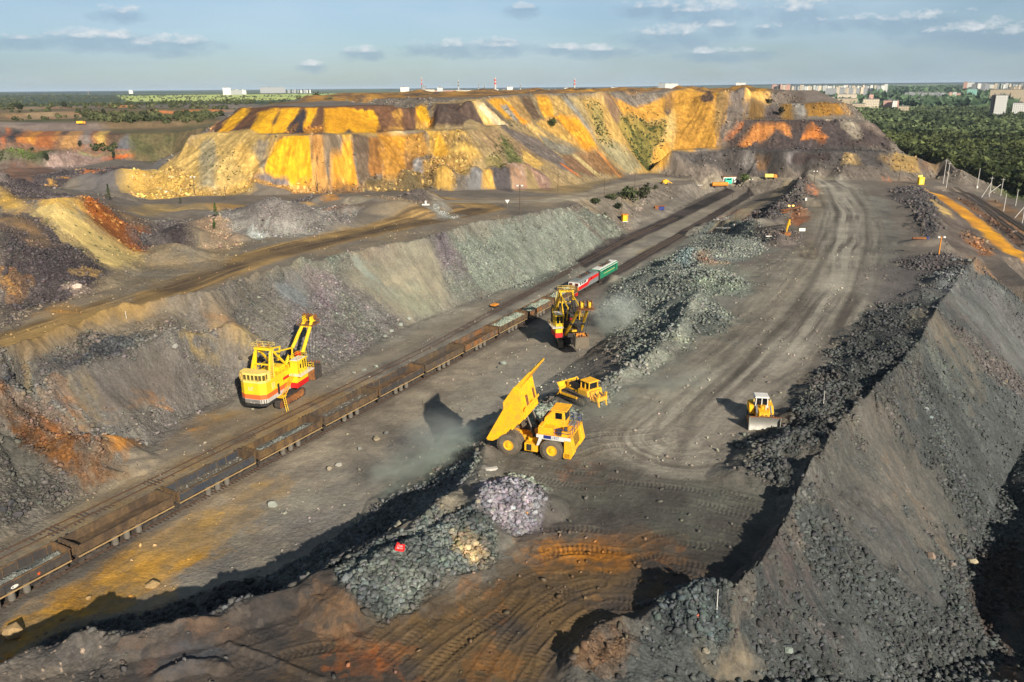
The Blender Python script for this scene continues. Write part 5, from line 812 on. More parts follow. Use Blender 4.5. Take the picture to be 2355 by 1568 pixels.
def copy_tree(o, parent=None):
    c = o.copy(); COL.objects.link(c); c.parent = parent
    for ch in list(o.children): copy_tree(ch, c)
    return c
def npmesh(name, V_, F_, mt, colors=None, smooth=False, k=3):
    me = bpy.data.meshes.new(name); me.vertices.add(len(V_)); me.vertices.foreach_set('co', V_.astype(np.float32).reshape(-1))
    m = len(F_); me.loops.add(m*k); me.loops.foreach_set('vertex_index', F_.astype(np.int32).reshape(-1)); me.polygons.add(m)
    me.polygons.foreach_set('loop_start', np.arange(m, dtype=np.int32)*k); me.polygons.foreach_set('loop_total', np.full(m, k, np.int32)); me.update(calc_edges=True)
    if colors is not None:
        at = me.attributes.new('tint', 'FLOAT_COLOR', 'POINT'); c4 = np.ones((len(V_), 4), np.float32); c4[:, :3] = colors; at.data.foreach_set('color', c4.reshape(-1))
    me.materials.append(mt)
    if smooth: me.shade_smooth()
    o = bpy.data.objects.new(name, me); COL.objects.link(o); return o
def tintmat(name, rough=.9, nscale=3.0, amt=.35, bump=.4, trans=0.0):
    m = bpy.data.materials.new(name); m.use_nodes = True; T = NT(m.node_tree); T.n.clear()
    out = T.new('ShaderNodeOutputMaterial'); b = T.new('ShaderNodeBsdfPrincipled'); b.inputs['Roughness'].default_value = rough; b.inputs['Specular IOR Level'].default_value = .2
    a = T.new('ShaderNodeAttribute', attribute_name='tint'); g = T.new('ShaderNodeNewGeometry'); n = T.new('ShaderNodeTexNoise', i_Scale=nscale, i_Detail=6.0, i_Roughness=.65); T.link(g.outputs['Position'], n.inputs['Vector'])
    s = T.new('ShaderNodeVectorMath', operation='SCALE'); T.link(a.outputs['Color'], s.inputs[0]); T.link(T.ramp(n.outputs[0], (.25, .75, 1-amt, 1+amt)), s.inputs[3]); T.link(s.outputs[0], b.inputs['Base Color'])
    if bump: bu = T.new('ShaderNodeBump', i_Strength=bump, i_Distance=.1); T.link(n.outputs[0], bu.inputs['Height']); T.link(bu.outputs[0], b.inputs['Normal'])
    T.link(b.outputs[0], out.inputs[0]); return m
# ------------------------------------------------------------------ loose rock: too many to count
def rock_variant(seed, n=11, flat=.75):
    rg = random.Random(seed); bm = bmesh.new()
    for _ in range(n):
        v = Vector((rg.gauss(0, 1), rg.gauss(0, 1), rg.gauss(0, 1))).normalized(); bm.verts.new((v.x*rg.uniform(.75, 1.1), v.y*rg.uniform(.6, .95), v.z*flat*rg.uniform(.7, 1)))
    g = bmesh.ops.convex_hull(bm, input=bm.verts); bmesh.ops.delete(bm, geom=list({e for e in g['geom_interior'] if isinstance(e, bmesh.types.BMVert)}), context='VERTS')
    bmesh.ops.triangulate(bm, faces=bm.faces); bm.verts.ensure_lookup_table(); bm.verts.index_update()
    V_ = np.array([v.co[:] for v in bm.verts]); F_ = np.array([[v.index for v in f.verts] for f in bm.faces]); bm.free(); return V_, F_
RV = [rock_variant(s) for s in range(12)]
def rocks_mesh(name, pos, size, col, mt, sink=.25):
    n = len(pos); Vs = []; Fs = []; Cs = []; base = 0; var = RNG.integers(0, len(RV), n)
    for k_, (v, f) in enumerate(RV):
        idx = np.nonzero(var == k_)[0]
        if len(idx) == 0: continue
        m = len(idx); q = RNG.normal(size=(m, 4)); q /= np.linalg.norm(q, axis=1)[:, None]; w, x, y, z = q.T
        Rm = np.stack([1-2*(y*y+z*z), 2*(x*y-z*w), 2*(x*z+y*w), 2*(x*y+z*w), 1-2*(x*x+z*z), 2*(y*z-x*w), 2*(x*z-y*w), 2*(y*z+x*w), 1-2*(x*x+y*y)], -1).reshape(m, 3, 3)
        st = RNG.uniform(.65, 1.25, (m, 1, 3)); vv = np.einsum('mij,mkj->mki', Rm, v[None]*st)*size[idx][:, None, None]
        vv[:, :, 2] *= .8; vv += pos[idx][:, None, :]; vv[:, :, 2] += (size[idx]*(.5-sink))[:, None]
        Vs.append(vv.reshape(-1, 3)); Fs.append((f[None]+(np.arange(m)*len(v))[:, None, None]+base).reshape(-1, 3)); base += m*len(v)
        Cs.append(np.repeat(col[idx], len(v), 0))
    return npmesh(name, np.concatenate(Vs), np.concatenate(Fs), mt, np.clip(np.concatenate(Cs), .01, .8))
ROCKMAT = tintmat('broken_rock', .9, 5.0, .25, .5)
def scatter(name, r0, r1, n, smin, smax, thr=.45, pw=2.2, mult=(.8, 1.7), sid=1, tail=2.6):
    i0, i1 = np.searchsorted(rad, r0), np.searchsorted(rad, r1); j0, j1 = np.searchsorted(ang, R(-41)), np.searchsorted(ang, R(41))
    sub = rock[i0:i1, j0:j1]; area = (np.gradient(rad)[i0:i1, None]*rad[i0:i1, None]*np.gradient(ang)[None, j0:j1]); w = np.where(sub > thr, sub**pw, 0)*area*np.clip(fbm(X[i0:i1, j0:j1], Y[i0:i1, j0:j1], 7, 3, 900+sid)*2.6-.75, .05, 1)
    cdf = np.cumsum(w.reshape(-1)); u = RNG.random(n)*cdf[-1]; k_ = np.searchsorted(cdf, u); ii = k_//(j1-j0)+i0; jj = k_ % (j1-j0)+j0; ii = np.minimum(ii, NR-2); jj = np.minimum(jj, NA-2)
    fi = RNG.random(n); fj = RNG.random(n); r = rad[ii]+(rad[ii+1]-rad[ii])*fi; a = ang[jj]+(ang[jj+1]-ang[jj])*fj
    z = Z[ii, jj]*(1-fi)*(1-fj)+Z[ii+1, jj]*fi*(1-fj)+Z[ii, jj+1]*(1-fi)*fj+Z[ii+1, jj+1]*fi*fj
    pos = np.stack([r*np.sin(a), r*np.cos(a), z], -1); size = smin+(smax-smin)*RNG.random(n)**tail
    d = TNOR.x*(pos[:, 0]-T0.x)+TNOR.y*(pos[:, 1]-T0.y); size = np.where((np.abs(d-1.7) < 3), size*.2, size)
    col = np.clip(COLR[ii, jj]*RNG.uniform(mult[0], mult[1], (n, 1))*(1+RNG.normal(0, .05, (n, 3)))+RNG.uniform(0, .03, (n, 1)), .015, .7)
    o = rocks_mesh(name, pos, size, col, ROCKMAT); return tag(o, kind='stuff')
scatter('rubble', 40, 150, 105000, .05, .62, sid=1, tail=5.0, mult=(.6, 1.5))
scatter('rubble', 50, 125, 34000, .06, .55, thr=.84, pw=1.0, sid=6, tail=3.4, mult=(.6, 1.5))
scatter('rubble', 150, 300, 70000, .09, .66, sid=2, tail=4.6, mult=(.65, 1.5))
scatter('rubble', 300, 720, 34000, .28, 1.3, thr=.38, sid=3, mult=(.65, 1.6), tail=4)
scatter('gravel', 45, 260, 26000, .04, .42, thr=.02, pw=.1, sid=4, mult=(.7, 1.7), tail=7)
# ------------------------------------------------------------------ vegetation
LEAFMAT = tintmat('foliage', .8, .6, .35, 0)
def foliage(name, pos, h, w, ntri, col, mt=LEAFMAT, leaf=.22, trunk=False):
    n = len(pos); T = n*ntri; d = RNG.normal(size=(T, 3)); d /= np.linalg.norm(d, axis=1)[:, None]; rr = RNG.uniform(.45, 1.0, (T, 1))**.5
    hh = np.repeat(h, ntri); ww = np.repeat(w, ntri); lump = 1+.3*np.sin(d[:, 0]*5+np.repeat(RNG.uniform(0, 6, n), ntri))*np.cos(d[:, 1]*4+d[:, 2]*5)
    c = d*rr*np.stack([ww*.5, ww*.5, hh*.5], -1)*lump[:, None]; c[:, 2] += hh*.52; c += np.repeat(pos, ntri, 0)
    nrm = d+RNG.normal(0, .55, (T, 3)); nrm /= np.linalg.norm(nrm, axis=1)[:, None]; u = np.cross(nrm, RNG.normal(size=(T, 3))); u /= np.linalg.norm(u, axis=1)[:, None]; v = np.cross(nrm, u)
    s = (np.sqrt(ww*hh)*leaf*RNG.uniform(.7, 1.5, T))[:, None]
    V_ = np.stack([c+u*s, c-u*s*.5+v*s*.87, c-u*s*.5-v*s*.87], 1).reshape(-1, 3); F_ = np.arange(T*3).reshape(-1, 3)
    C = np.repeat(col, ntri, 0)*RNG.uniform(.65, 1.4, (T, 1)); C = np.repeat(C, 3, 0); return npmesh(name, V_, F_, mt, np.clip(C, .005, .5))
def zg(xy): return np.array([ground(x, y) for x, y in xy])
def inpoly(xy, poly):
    x, y = xy[:, 0], xy[:, 1]; ins = np.zeros(len(xy), bool)
    for (ax, ay), (bx, by) in zip([p[:2] for p in poly], [p[:2] for p in poly[1:]+poly[:1]]):
        if ay == by: continue
        c = (ay > y) != (by > y); ins ^= c & (x < (bx-ax)*(y-ay)/(by-ay)+ax)
    return ins
def spread(poly, n, dens_wl=60, thr=.0, seed=1, far_bias=1.0):
    p = np.array([q[:2] for q in poly]); r = np.hypot(*p.T); a = np.arctan2(p[:, 0], p[:, 1]); out = []
    while sum(len(o) for o in out) < n:
        rr = (RNG.uniform(r.min()**far_bias, r.max()**far_bias, n*2))**(1/far_bias); aa = RNG.uniform(a.min(), a.max(), n*2); xy = np.stack([rr*np.sin(aa), rr*np.cos(aa)], -1)
        k_ = inpoly(xy, poly) & (fbm(xy[:, 0], xy[:, 1], dens_wl, 3, seed)+RNG.normal(0, .04, len(xy)) > thr); out.append(xy[k_])
        if len(out) > 30: break
    return np.concatenate(out)[:n]
def forest(name, poly, n, h0, h1, ntri, seed, c0, c1, thr=0, wl=60, fb=1.0, leaf=.22, wr=.95):
    xy = spread(poly, n, wl, thr, seed, fb); n = len(xy); z = zg(xy); h = RNG.uniform(h0, h1, n); t = np.clip(fbm(xy[:, 0], xy[:, 1], wl*.8, 3, seed+5)*2.4-.7+RNG.normal(0, .2, n), 0, 1)[:, None]
    col = A(c0)[None]*(1-t)+A(c1)[None]*t
    return foliage(name, np.stack([xy[:, 0], xy[:, 1], z-.6], -1), h, h*wr*RNG.uniform(.8, 1.3, n), ntri, col, leaf=leaf)
def PP(c, pts, d=None): return HL(c, pts)
fo1 = [PD(2010, 800, 0), PD(2050, 620, 0), PD(2190, 545, 0), PD(2300, 500, 0), PD(2460, 470, 0), PD(2560, 470, 0), PD(2600, 900, 0), PD(2000, 900, 0)]
tag(forest('forest', fo1, 5200, 3, 12, 62, 71, (48, 56, 30), (94, 100, 56), thr=.33, wl=45, leaf=.125), kind='stuff')
fo2 = [PD(1960, 900, 0), PD(2620, 900, 0), PD(2640, 2000, 0), PD(1900, 2000, 0)]
tag(forest('forest', fo2, 9500, 4, 15, 30, 72, (54, 64, 40), (98, 108, 70), thr=.33, wl=80, leaf=.18), kind='stuff')
fo3 = [PD(1880, 2000, 0), PD(2660, 2000, 0), PD(2700, 6500, 0), PD(1800, 6500, 0)]
tag(forest('forest', fo3, 5200, 12, 22, 9, 73, (58, 76, 52), (86, 106, 74), thr=.44, wl=260, leaf=.45, wr=2.2), kind='stuff')
# far-left terraces: bands of scrub and young trees
def band(c, pts, n, h0, h1, sd, thr=.42, ntri=22, wl=14, c0=(56, 62, 36), c1=(92, 94, 60), nm='woodland'): return tag(forest(nm, HL(c, pts), int(n*.55), h0*.6, h1*.65, ntri, sd, c0, c1, thr=thr+.07, wl=wl, leaf=.26, wr=1.2), kind='stuff')
band('A1', [(-60, 200), (500, 200), (900, 215), (1000, 240), (900, 260), (500, 250), (0, 300), (-60, 300)], 900, 5, 10, 80, .30, wl=40); band('A1', [(980, 210), (2355, 225), (2355, 300), (1500, 290), (1000, 265)], 900, 4, 9, 81, .42, wl=40)
band('A1', [(400, 260), (1300, 280), (2000, 300), (2300, 300), (2050, 350), (1000, 345), (400, 345), (200, 320)], 800, 3, 7, 82, .47, wl=25); band('A1', [(820, 390), (1100, 370), (1900, 385), (2060, 400), (1900, 470), (1100, 470), (870, 460)], 520, 4, 8, 83, .34, wl=20)
band('A1', [(-60, 240), (200, 240), (200, 380), (-60, 440)], 220, 4, 9, 84, .42, wl=20); band('A1', [(80, 360), (840, 360), (900, 450), (80, 450)], 90, 3, 6, 85, .5, wl=12)
band('A1', [(0, 720), (450, 700), (450, 820), (0, 820)], 130, 1.2, 2.6, 86, .40, wl=8, c1=(110, 124, 64)); band('A1', [(740, 680), (1060, 680), (1060, 725), (740, 725)], 46, 3, 5, 87, .3, wl=8)
band('A2', [(400, 210), (1200, 200), (1200, 260), (700, 290), (400, 300)], 420, 4, 9, 88, .42, wl=30)
def specks(c, pts, n, h0, h1, sd, thr=.4, wl=6, cols=((58, 66, 34), (86, 92, 52))): return tag(forest('scrub', HL(c, pts), int(n*1.2), h0*.5, h1*.4, 12, sd, cols[0], cols[1], thr=thr, wl=wl, leaf=.34, wr=1.3), kind='stuff')
specks('A1', [(1840, 680), (2000, 640), (2000, 960), (1900, 960)], 60, .9, 2.0, 101); specks('A1', [(2000, 740), (2200, 720), (2260, 960), (2000, 1000)], 110, .8, 1.9, 102); specks('A1', [(1600, 700), (1850, 620), (1850, 900), (1650, 900)], 26, .6, 1.3, 103)
specks('A3', [(1380, 280), (1470, 290), (1600, 700), (1440, 640)], 150, 1.0, 2.6, 104, .3); specks('A3', [(1640, 480), (1700, 380), (2080, 480), (2080, 640), (1900, 900), (1760, 740)], 420, 1.0, 3.0, 105, .3); specks('A3', [(1600, 280), (2080, 280), (2060, 480), (1700, 450)], 120, .8, 2.0, 106)
specks('A3', [(560, 300), (640, 330), (740, 470), (640, 480)], 60, .9, 2.0, 107); specks('A3', [(560, 560), (640, 600), (800, 880), (560, 960), (440, 830)], 200, .8, 2.2, 108, .35); specks('A3', [(1180, 560), (1280, 540), (1420, 600), (1250, 620)], 40, .8, 1.6, 109); specks('A3', [(100, 800), (300, 760), (420, 900), (240, 1000), (120, 960)], 120, .7, 1.8, 110, .35)
specks('A3', [(1450, 640), (1700, 640), (1740, 900), (1560, 800)], 90, .7, 1.6, 111); specks('A3', [(1220, 240), (1500, 240), (1400, 420)], 60, .8, 1.6, 112); specks('A7', [(420, 200), (560, 200), (900, 500), (1150, 740), (900, 740), (600, 460)], 46, .3, .9, 113, .3); specks('A6', [(600, 360), (760, 300), (860, 380), (700, 440)], 90, .4, .9, 114, .3, cols=((140, 136, 84), (170, 160, 110)))
specks('A2', [(1000, 600), (1150, 600), (1150, 900), (1020, 880)], 24, .6, 1.2, 115); specks('A4', [(0, 300), (400, 300), (400, 700), (0, 700)], 30, .7, 1.6, 116); specks('A4', [(2000, 640), (2300, 660), (2300, 740), (1900, 720)], 90, 1, 3, 117, .3); specks('A6', [(1600, 270), (1720, 220), (1700, 260), (1620, 280)], 40, .3, .8, 118, .2, cols=((96, 120, 48), (120, 140, 60)))
BARK = mat('bark', (84, 70, 56), .9)
def tree(px, py, h, w, label, cat='tree', conifer=False, group=None, c=(60, 74, 36), name=None, d=None, z=None, ntri=150):
    p = hit(px, py, Z) if d is None else PD(px, d, 0); p = (p[0], p[1], ground(p[0], p[1]) if z is None else z)
    e = empty(name or ('pine_tree' if conifer else ('bush' if cat == 'bush' else 'tree')), p, 0, label, cat, group)
    if conifer:
        m = 200; t = RNG.random(m)**.8; a = RNG.uniform(0, 2*PI, m); rr = (1-t)*w*.5*RNG.uniform(.3, 1, m)+.05; cc = np.stack([np.cos(a)*rr, np.sin(a)*rr, h*(.12+.88*t)], -1)
        u = np.stack([np.cos(a), np.sin(a), -.35+0*a], -1)*h*.075; v = np.stack([-np.sin(a), np.cos(a), 0*a], -1)*h*.035
        V_ = np.stack([cc+u, cc-u*.6+v, cc-u*.6-v], 1).reshape(-1, 3); o = npmesh('crown', V_, np.arange(m*3).reshape(-1, 3), LEAFMAT, np.repeat(A(c)[None]*RNG.uniform(.6, 1.5, (m, 1)), 3, 0))
    else:
        k_ = 5; off_ = RNG.uniform(-.28, .28, (k_, 2))*w; cp = np.stack([off_[:, 0], off_[:, 1], RNG.uniform(.0, .3, k_)*h], -1); hh = np.full(k_, h*.62); ww = np.full(k_, w*.6)
        o = foliage('crown', cp, hh, ww, ntri//k_, np.repeat(A(c)[None], k_, 0), leaf=.17)
    o.parent = e; t = MB().tube([(0, 0, -.5), (0.03*w, 0, h*.3), (0, .02*w, h*.72)], h*.028, 6, r2=h*.012); t.tube([(0, 0, h*.25), (w*.2, w*.1, h*.55)], h*.014, 5); t.tube([(0, 0, h*.3), (-w*.2, -w*.05, h*.6)], h*.014, 5); t.build('trunk', BARK, e)
    return e
tree(*K('A7', [(935, 205)])[0], 5.2, 2.6, 'pine standing alone below the long grey track, left of the dump', conifer=True); tree(*K('A7', [(1842, 350)])[0], 4.2, 2.3, 'upper of two small pines on the dark heaps in front of the yellow dump', conifer=True, c=(64, 90, 36))
tree(*K('A7', [(1832, 452)])[0], 3.2, 1.5, 'lower of two small pines, beside the pale grey heap', conifer=True, c=(64, 90, 36)); tree(*K('A7', [(1540, 235)])[0], 2.6, 1.6, 'small dark pine at the foot of the straw coloured spoil cone', conifer=True)
tree(*K('A1', [(1050, 810)])[0], 7, 2.6, 'narrow dark poplar before the orange bank at far left', c=(46, 52, 34)); tree(*K('A1', [(425, 820)])[0], 7, 3.4, 'tall thin tree on the left edge of the far-left scrub', c=(50, 56, 34)); tree(*K('A1', [(740, 690)])[0], 5, 2.4, 'slim tree at the foot of the striped terrace', c=(44, 52, 32))
tree(*K('A1', [(965, 420)])[0], 10, 5, 'tall dark tree rising from the green terrace scrub', c=(46, 50, 32)); tree(*K('A1', [(590, 330)])[0], 8, 6, 'round tree on the pale terrace at far left', c=(48, 54, 34)); tree(*K('A1', [(170, 360)])[0], 9, 10, 'broad dark tree clump on the left terrace', c=(44, 52, 30))
tree(*K('A2', [(1075, 215)])[0], 16, 14, 'round tree on the skyline nearest the left end of the dump', c=(44, 54, 32), d=1500); tree(*K('A2', [(945, 215)])[0], 13, 14, 'second round tree on the skyline left of the dump', c=(44, 54, 32), d=1500)
tree(*K('A3', [(1745, 1185)])[0], 7.0, 8.5, 'wide dense bush, largest by the bend of the haul road', 'bush', c=(66, 72, 42)); tree(*K('A3', [(1875, 1180)])[0], 8.6, 5.6, 'tall upright bush beside the widest bush at the road bend', 'bush', c=(54, 58, 36)); tree(*K('A3', [(1420, 1215)])[0], 3.2, 4.5, 'low dark bush at the edge of the ore bench, leftmost by the road', 'bush', c=(56, 64, 38))
tree(*K('A3', [(1580, 1175)])[0], 3.0, 5, 'low spreading bush between road and rusty soil', 'bush', c=(62, 70, 40)); tree(*K('A3', [(1650, 1265)])[0], 3.8, 4, 'dark round bush above the yellow switch kiosk', 'bush', c=(48, 54, 34)); tree(*K('A3', [(1020, 500)])[0], 5, 5, 'single bush on the ledge of the striped dump face', 'bush', c=(56, 66, 34)); tree(*K('A3', [(1520, 1330)])[0], 1.8, 1.8, 'tiny shrub low on the grey bank below the road', 'bush', c=(70, 76, 50))
tree(*K('A3', [(1985, 1090)])[0], 3.0, 2.6, 'small bush beside the scrap behind the big bushes', 'bush', c=(62, 66, 42)); tree(*K('A4', [(660, 1010)])[0], 5.0, 7, 'green bush right of the turquoise shed', 'bush', c=(74, 84, 44)); tree(*K('A4', [(1000, 400)])[0], 6, 4.5, 'dark tree in the notch of the right-hand hill', c=(42, 44, 30)); tree(*K('A4', [(895, 290)])[0], 4, 5, 'dark bush on the ledge of the right-hand hill', 'bush', c=(42, 48, 28)); tree(*K('A4', [(2145, 690)])[0], 9, 9, 'dark tree clump where the hill meets the forest', c=(50, 58, 34))
for i in range(44):
    u = RNG.uniform(560, 850) if i < 30 else RNG.uniform(0, 560); cx, _y = K('A4', [(u, 100)])[0]; dd = RNG.uniform(900, 1000)
    tree(cx, 0, RNG.uniform(5, 11) if i < 30 else RNG.uniform(4, 8), RNG.uniform(3, 6), 'small dark tree in the row along the top of the ochre dump', group='trees along the top of the ochre dump', c=(50, 62, 34), d=dd, ntri=60, conifer=i % 3 == 0)
tree(K('A3', [(1480, 150)])[0][0], 0, 13, 6, 'lone tree on the skyline above the middle of the ochre dump', c=(50, 66, 34), d=1150, z=36); tree(K('A3', [(1960, 150)])[0][0], 0, 9, 9, 'dark tree left of the pale tower blocks above the dump', c=(46, 54, 34), d=940)
# ------------------------------------------------------------------ paints and steels
M_Y = mat('yellow_paint', (255, 186, 0), .55, dirt=(158, 120, 62), ds=1.3, da=.6); M_Y2 = mat('bright_yellow_paint', (250, 206, 20), .5, dirt=(170, 128, 50), ds=.9, da=.4)
M_YS = mat('pale_yellow_paint', (246, 214, 110), .6, dirt=(190, 150, 80), ds=.7, da=.4); M_OR = mat('orange_paint', (232, 106, 42), .55, dirt=(160, 90, 50), ds=.8, da=.4); M_RED = mat('red_paint', (214, 24, 22), .5, dirt=(120, 40, 30), ds=1.0, da=.35)
M_BLK = mat('black_steel', (28, 27, 27), .6, dirt=(84, 76, 66), ds=1.4, da=.45); M_DK = mat('dark_steel', (58, 54, 52), .6, .2, dirt=(112, 98, 82), ds=1.6, da=.6); M_RUB = mat('rubber', (84, 76, 66), .9, dirt=(140, 124, 100), ds=.8, da=.75, bump=.3); M_DUST = mat('dusty_rubber', (122, 110, 92), .9, dirt=(84, 76, 66), ds=1.2, da=.5)
M_GL = mat('glass', (18, 24, 30), .08, spec=.9); M_WH = mat('white_paint', (226, 220, 208), .5, dirt=(150, 138, 120), ds=1.5, da=.4); M_STL = mat('worn_steel', (128, 124, 118), .38, .75, dirt=(96, 82, 66), ds=2.0, da=.5); M_GRY = mat('grey_paint', (128, 128, 124), .6, dirt=(90, 80, 68), ds=1.2, da=.5)
M_SILL = mat('dusty_sill', (168, 138, 92), .8, dirt=(110, 88, 62), ds=1.5, da=.6); M_CYL = mat('cylinder_grey', (108, 102, 92), .7, dirt=(72, 64, 54), ds=1.5, da=.7); M_RST = mat('rusty_steel', (128, 78, 44), .8, .1, dirt=(74, 58, 48), ds=1.2, da=.7, alt=(176, 112, 52)); M_GRN = mat('green_paint', (18, 132, 92), .5, dirt=(60, 96, 70), ds=1.0, da=.4); M_BLU = mat('blue_paint', (28, 46, 120), .5, dirt=(40, 44, 60), da=.4)
M_WD = mat('weathered_wood', (92, 76, 62), .9, dirt=(60, 52, 46), ds=3.0, da=.5); M_CON = mat('concrete', (196, 190, 178), .85, dirt=(140, 132, 120), ds=2.0, da=.5); M_TRQ = mat('turquoise_paint', (48, 196, 164), .6, dirt=(80, 150, 130), da=.3); M_ORG = mat('rust_orange', (226, 142, 40), .65, dirt=(150, 96, 50), ds=1.0, da=.5)
M_SLP = mat('sleeper_wood', (60, 52, 46), .9, dirt=(104, 94, 82), ds=2.5, da=.6); M_RAIL = mat('rail_steel', (108, 82, 66), .5, .5, dirt=(80, 62, 50), ds=2.0, da=.5)
# ------------------------------------------------------------------ railway
def oA(s): return trc+max(0, s-150)*.026
def oB(s): return 11.4+max(0, s-90)*.055 if s < 230 else 19.1-(s-230)*.004
def track(name, label, fo, s0, s1, step, bare=None, railz=.20):
    zs_ = (lambda s: .0) if fo is oA else (lambda s: (-.085 if s < 110 else -.03)+.03*math.sin(s*.37)+.02*math.sin(s*1.7))
    p0 = trk(s0, fo(s0)); e = empty(name, (p0[0], p0[1], 0), 0, label, 'railway track')
    def loc(s, o, z): p = trk(s, fo(s)+o, z); return (p[0]-p0[0], p[1]-p0[1], z)
    for o in (-.76, .76):
        m = MB(); k_ = [s0+i*6 for i in range(int((s1-s0)/6)+1)]
        for a, b in zip(k_, k_[1:]): m.bar(loc(a, o, railz-.08), loc(b, o, railz-.08), .09, .16)
        m.build('rail', M_RAIL, e)
    m = MB(); s = s0
    while s < s1: m.bar(loc(s, -1.35, zs_(s)), loc(s, 1.35, zs_(s)), .26, .14); s += step
    o = m.build('sleepers', M_SLP, e); tag(o, kind='stuff'); return e
track('railway_track', 'railway track under the ore train, running on behind it to the far yard', oA, -48, 385, .62); track('railway_track', 'empty railway track with rusty rails just left of the ore train', oB, -20, 386, .62)
# far right line
rp = [PL([(2190, 440, 4.2), (2225, 449, 3.4), (2280, 482, .9), (2354, 534, .2), (2460, 606, .2)])[i] for i in range(5)]
def rail_line(label, shift):
    pts_ = off(rp, shift, 0); e = empty('railway_track', (pts_[0][0], pts_[0][1], 0), 0, label, 'railway track')
    for o in (-.76, .76):
        m = MB()
        for a, b in zip(off(pts_, o, 0), off(pts_, o, 0)[1:]):
            for t in range(8):
                q = [(a[0]+(b[0]-a[0])*u, a[1]+(b[1]-a[1])*u) for u in (t/8, (t+1)/8)]; m.bar((q[0][0]-pts_[0][0], q[0][1]-pts_[0][1], ground(*q[0])+.32), (q[1][0]-pts_[0][0], q[1][1]-pts_[0][1], ground(*q[1])+.32), .1, .16)
        m.build('rail', M_RAIL, e)
    m = MB()
    for a, b in zip(pts_, pts_[1:]):
        d = Vector((b[0]-a[0], b[1]-a[1])); L = d.length; d /= L; nn = Vector((-d.y, d.x))
        for i in range(int(L/.8)):
            q = Vector(a[:2])+d*i*.8; z = ground(q.x, q.y)+.14; m.bar((q.x-nn.x*1.35-pts_[0][0], q.y-nn.y*1.35-pts_[0][1], z), (q.x+nn.x*1.35-pts_[0][0], q.y+nn.y*1.35-pts_[0][1], z), .26, .14)
    tag(m.build('sleepers', M_SLP, e), kind='stuff')
rail_line('left one of the two railway tracks in the cutting at far right', 1.6); rail_line('right one of the two railway tracks in the cutting, nearer the concrete poles', -3.2)
# ------------------------------------------------------------------ dump wagons
RZ = .20
def wheelset(m, x, r=.5, y=.78):
    for s_ in (-1, 1): m.cyl((x, s_*y, r), r, .13, 'y', 20); m.cyl((x, s_*(y+.09), r), r*.45, .12, 'y', 12)
    m.cyl((x, 0, r), .09, 1.6, 'y', 8)
def make_wagon(body_m, side_m, open_side=0.0):
    e = empty('dump_wagon', (0, 0, 0)); L = 6.7; W = 1.72
    m = MB(); m.box(-L, L, -W+.05, W-.05, 1.66, 1.76)                                          # tub floor and its two side walls
    for s_ in (-1, 1):
        m.box(-L, L, s_*W-.05, s_*W+.05, 1.74, 2.80, 1)
        m.box(-L, L, s_*(W+.02)-.09, s_*(W+.02)+.09, 2.78, 2.90); m.box(-L, L, s_*(W+.09)-.05, s_*(W+.09)+.05, 2.28, 2.38, 1)
        for i in range(15): x = -L+.2+i*(2*L-.4)/14; m.box(x-.05, x+.05, s_*(W+.09)-.06, s_*(W+.09)+.06, 1.76, 2.78, 1)
        for i in range(8): x = -L+.6+i*(2*L-1.2)/7; m.box(x-.04, x+.04, s_*(W-.09)-.03, s_*(W-.09)+.03, 1.76, 2.76)
    m.build('tub', [body_m, side_m], e, bevel=.015)
    for s_ in (-1, 1):
        m = MB(); m.box(s_*(L+.04)-.06, s_*(L+.04)+.06, -W-.06, W+.06, 1.55, 3.0); m.box(s_*(L+.1)-.16, s_*(L+.1)+.16, -W-.08, W+.08, 2.95, 3.1)
        for y in (-1.6, -.8, 0, .8, 1.6): m.box(s_*(L+.16)-.08, s_*(L+.16)+.08, y-.06, y+.06, 1.5, 2.96)
        m.build('end_wall', body_m, e, bevel=.015)
    m = MB(); m.box(-L, L, -.32, .32, 1.0, 1.6)
    for s_ in (-1, 1): m.box(-L-.1, L+.1, s_*1.78-.06, s_*1.78+.06, 1.44, 1.60, 1)
    for x in (-6.4, -4.5, -2.6, 0, 2.6, 4.5, 6.4): m.box(x-.12, x+.12, -1.5, 1.5, 1.25, 1.5)
    m.box(1.9, 2.9, -1.3, -.6, .75, 1.25); m.cyl((-2.4, .9, .95), .28, 1.2, 'x', 12); m.build('underframe', [M_BLK, M_SILL], e)
    for x in (-1.75, -.1, 1.6):
        for s_ in (-1, 1): MB().cyl((x, s_*1.30, 1.02), .40, 1.15, 'z', 16).cyl((x, s_*1.30, .5), .33, .34, 'z', 16).build('tipping_cylinder', M_CYL, e, smooth=True)
    for s_ in (-1, 1):
        b = MB()
        for q in (-1, 1): b.box(s_*4.55-2.1, s_*4.55+2.1, q*1.05-.1, q*1.05+.1, .45, .8); b.box(s_*4.55-1.0, s_*4.55+1.0, q*1.05-.13, q*1.05+.13, .3, .5)
        b.box(s_*4.55-.3, s_*4.55+.3, -1.1, 1.1, .7, 1.05)
        for dx in (-1.5, 0, 1.5):
            for q in (-1, 1): b.box(s_*4.55+dx-.16, s_*4.55+dx+.16, q*1.12-.12, q*1.12+.12, .34, .66)
        bo = b.build('bogie', M_DK, e)
        for dx in (-1.5, 0, 1.5): w_ = MB(); wheelset(w_, s_*4.55+dx); w_.build('wheelset', M_DK, bo, smooth=True)
        MB().box(s_*6.9-.45, s_*6.9+.45, -.13, .13, .92, 1.18).box(s_*7.22-.12, s_*7.22+.12, -.22, .2, .86, 1.24).build('coupler', M_BLK, e)
    return e
def WM(n, c, a, d=(56, 48, 42), s=.5): return mat(n, c, .8, .05, dirt=d, ds=1.6, da=.8, alt=a, ascale=s, streaky=True)
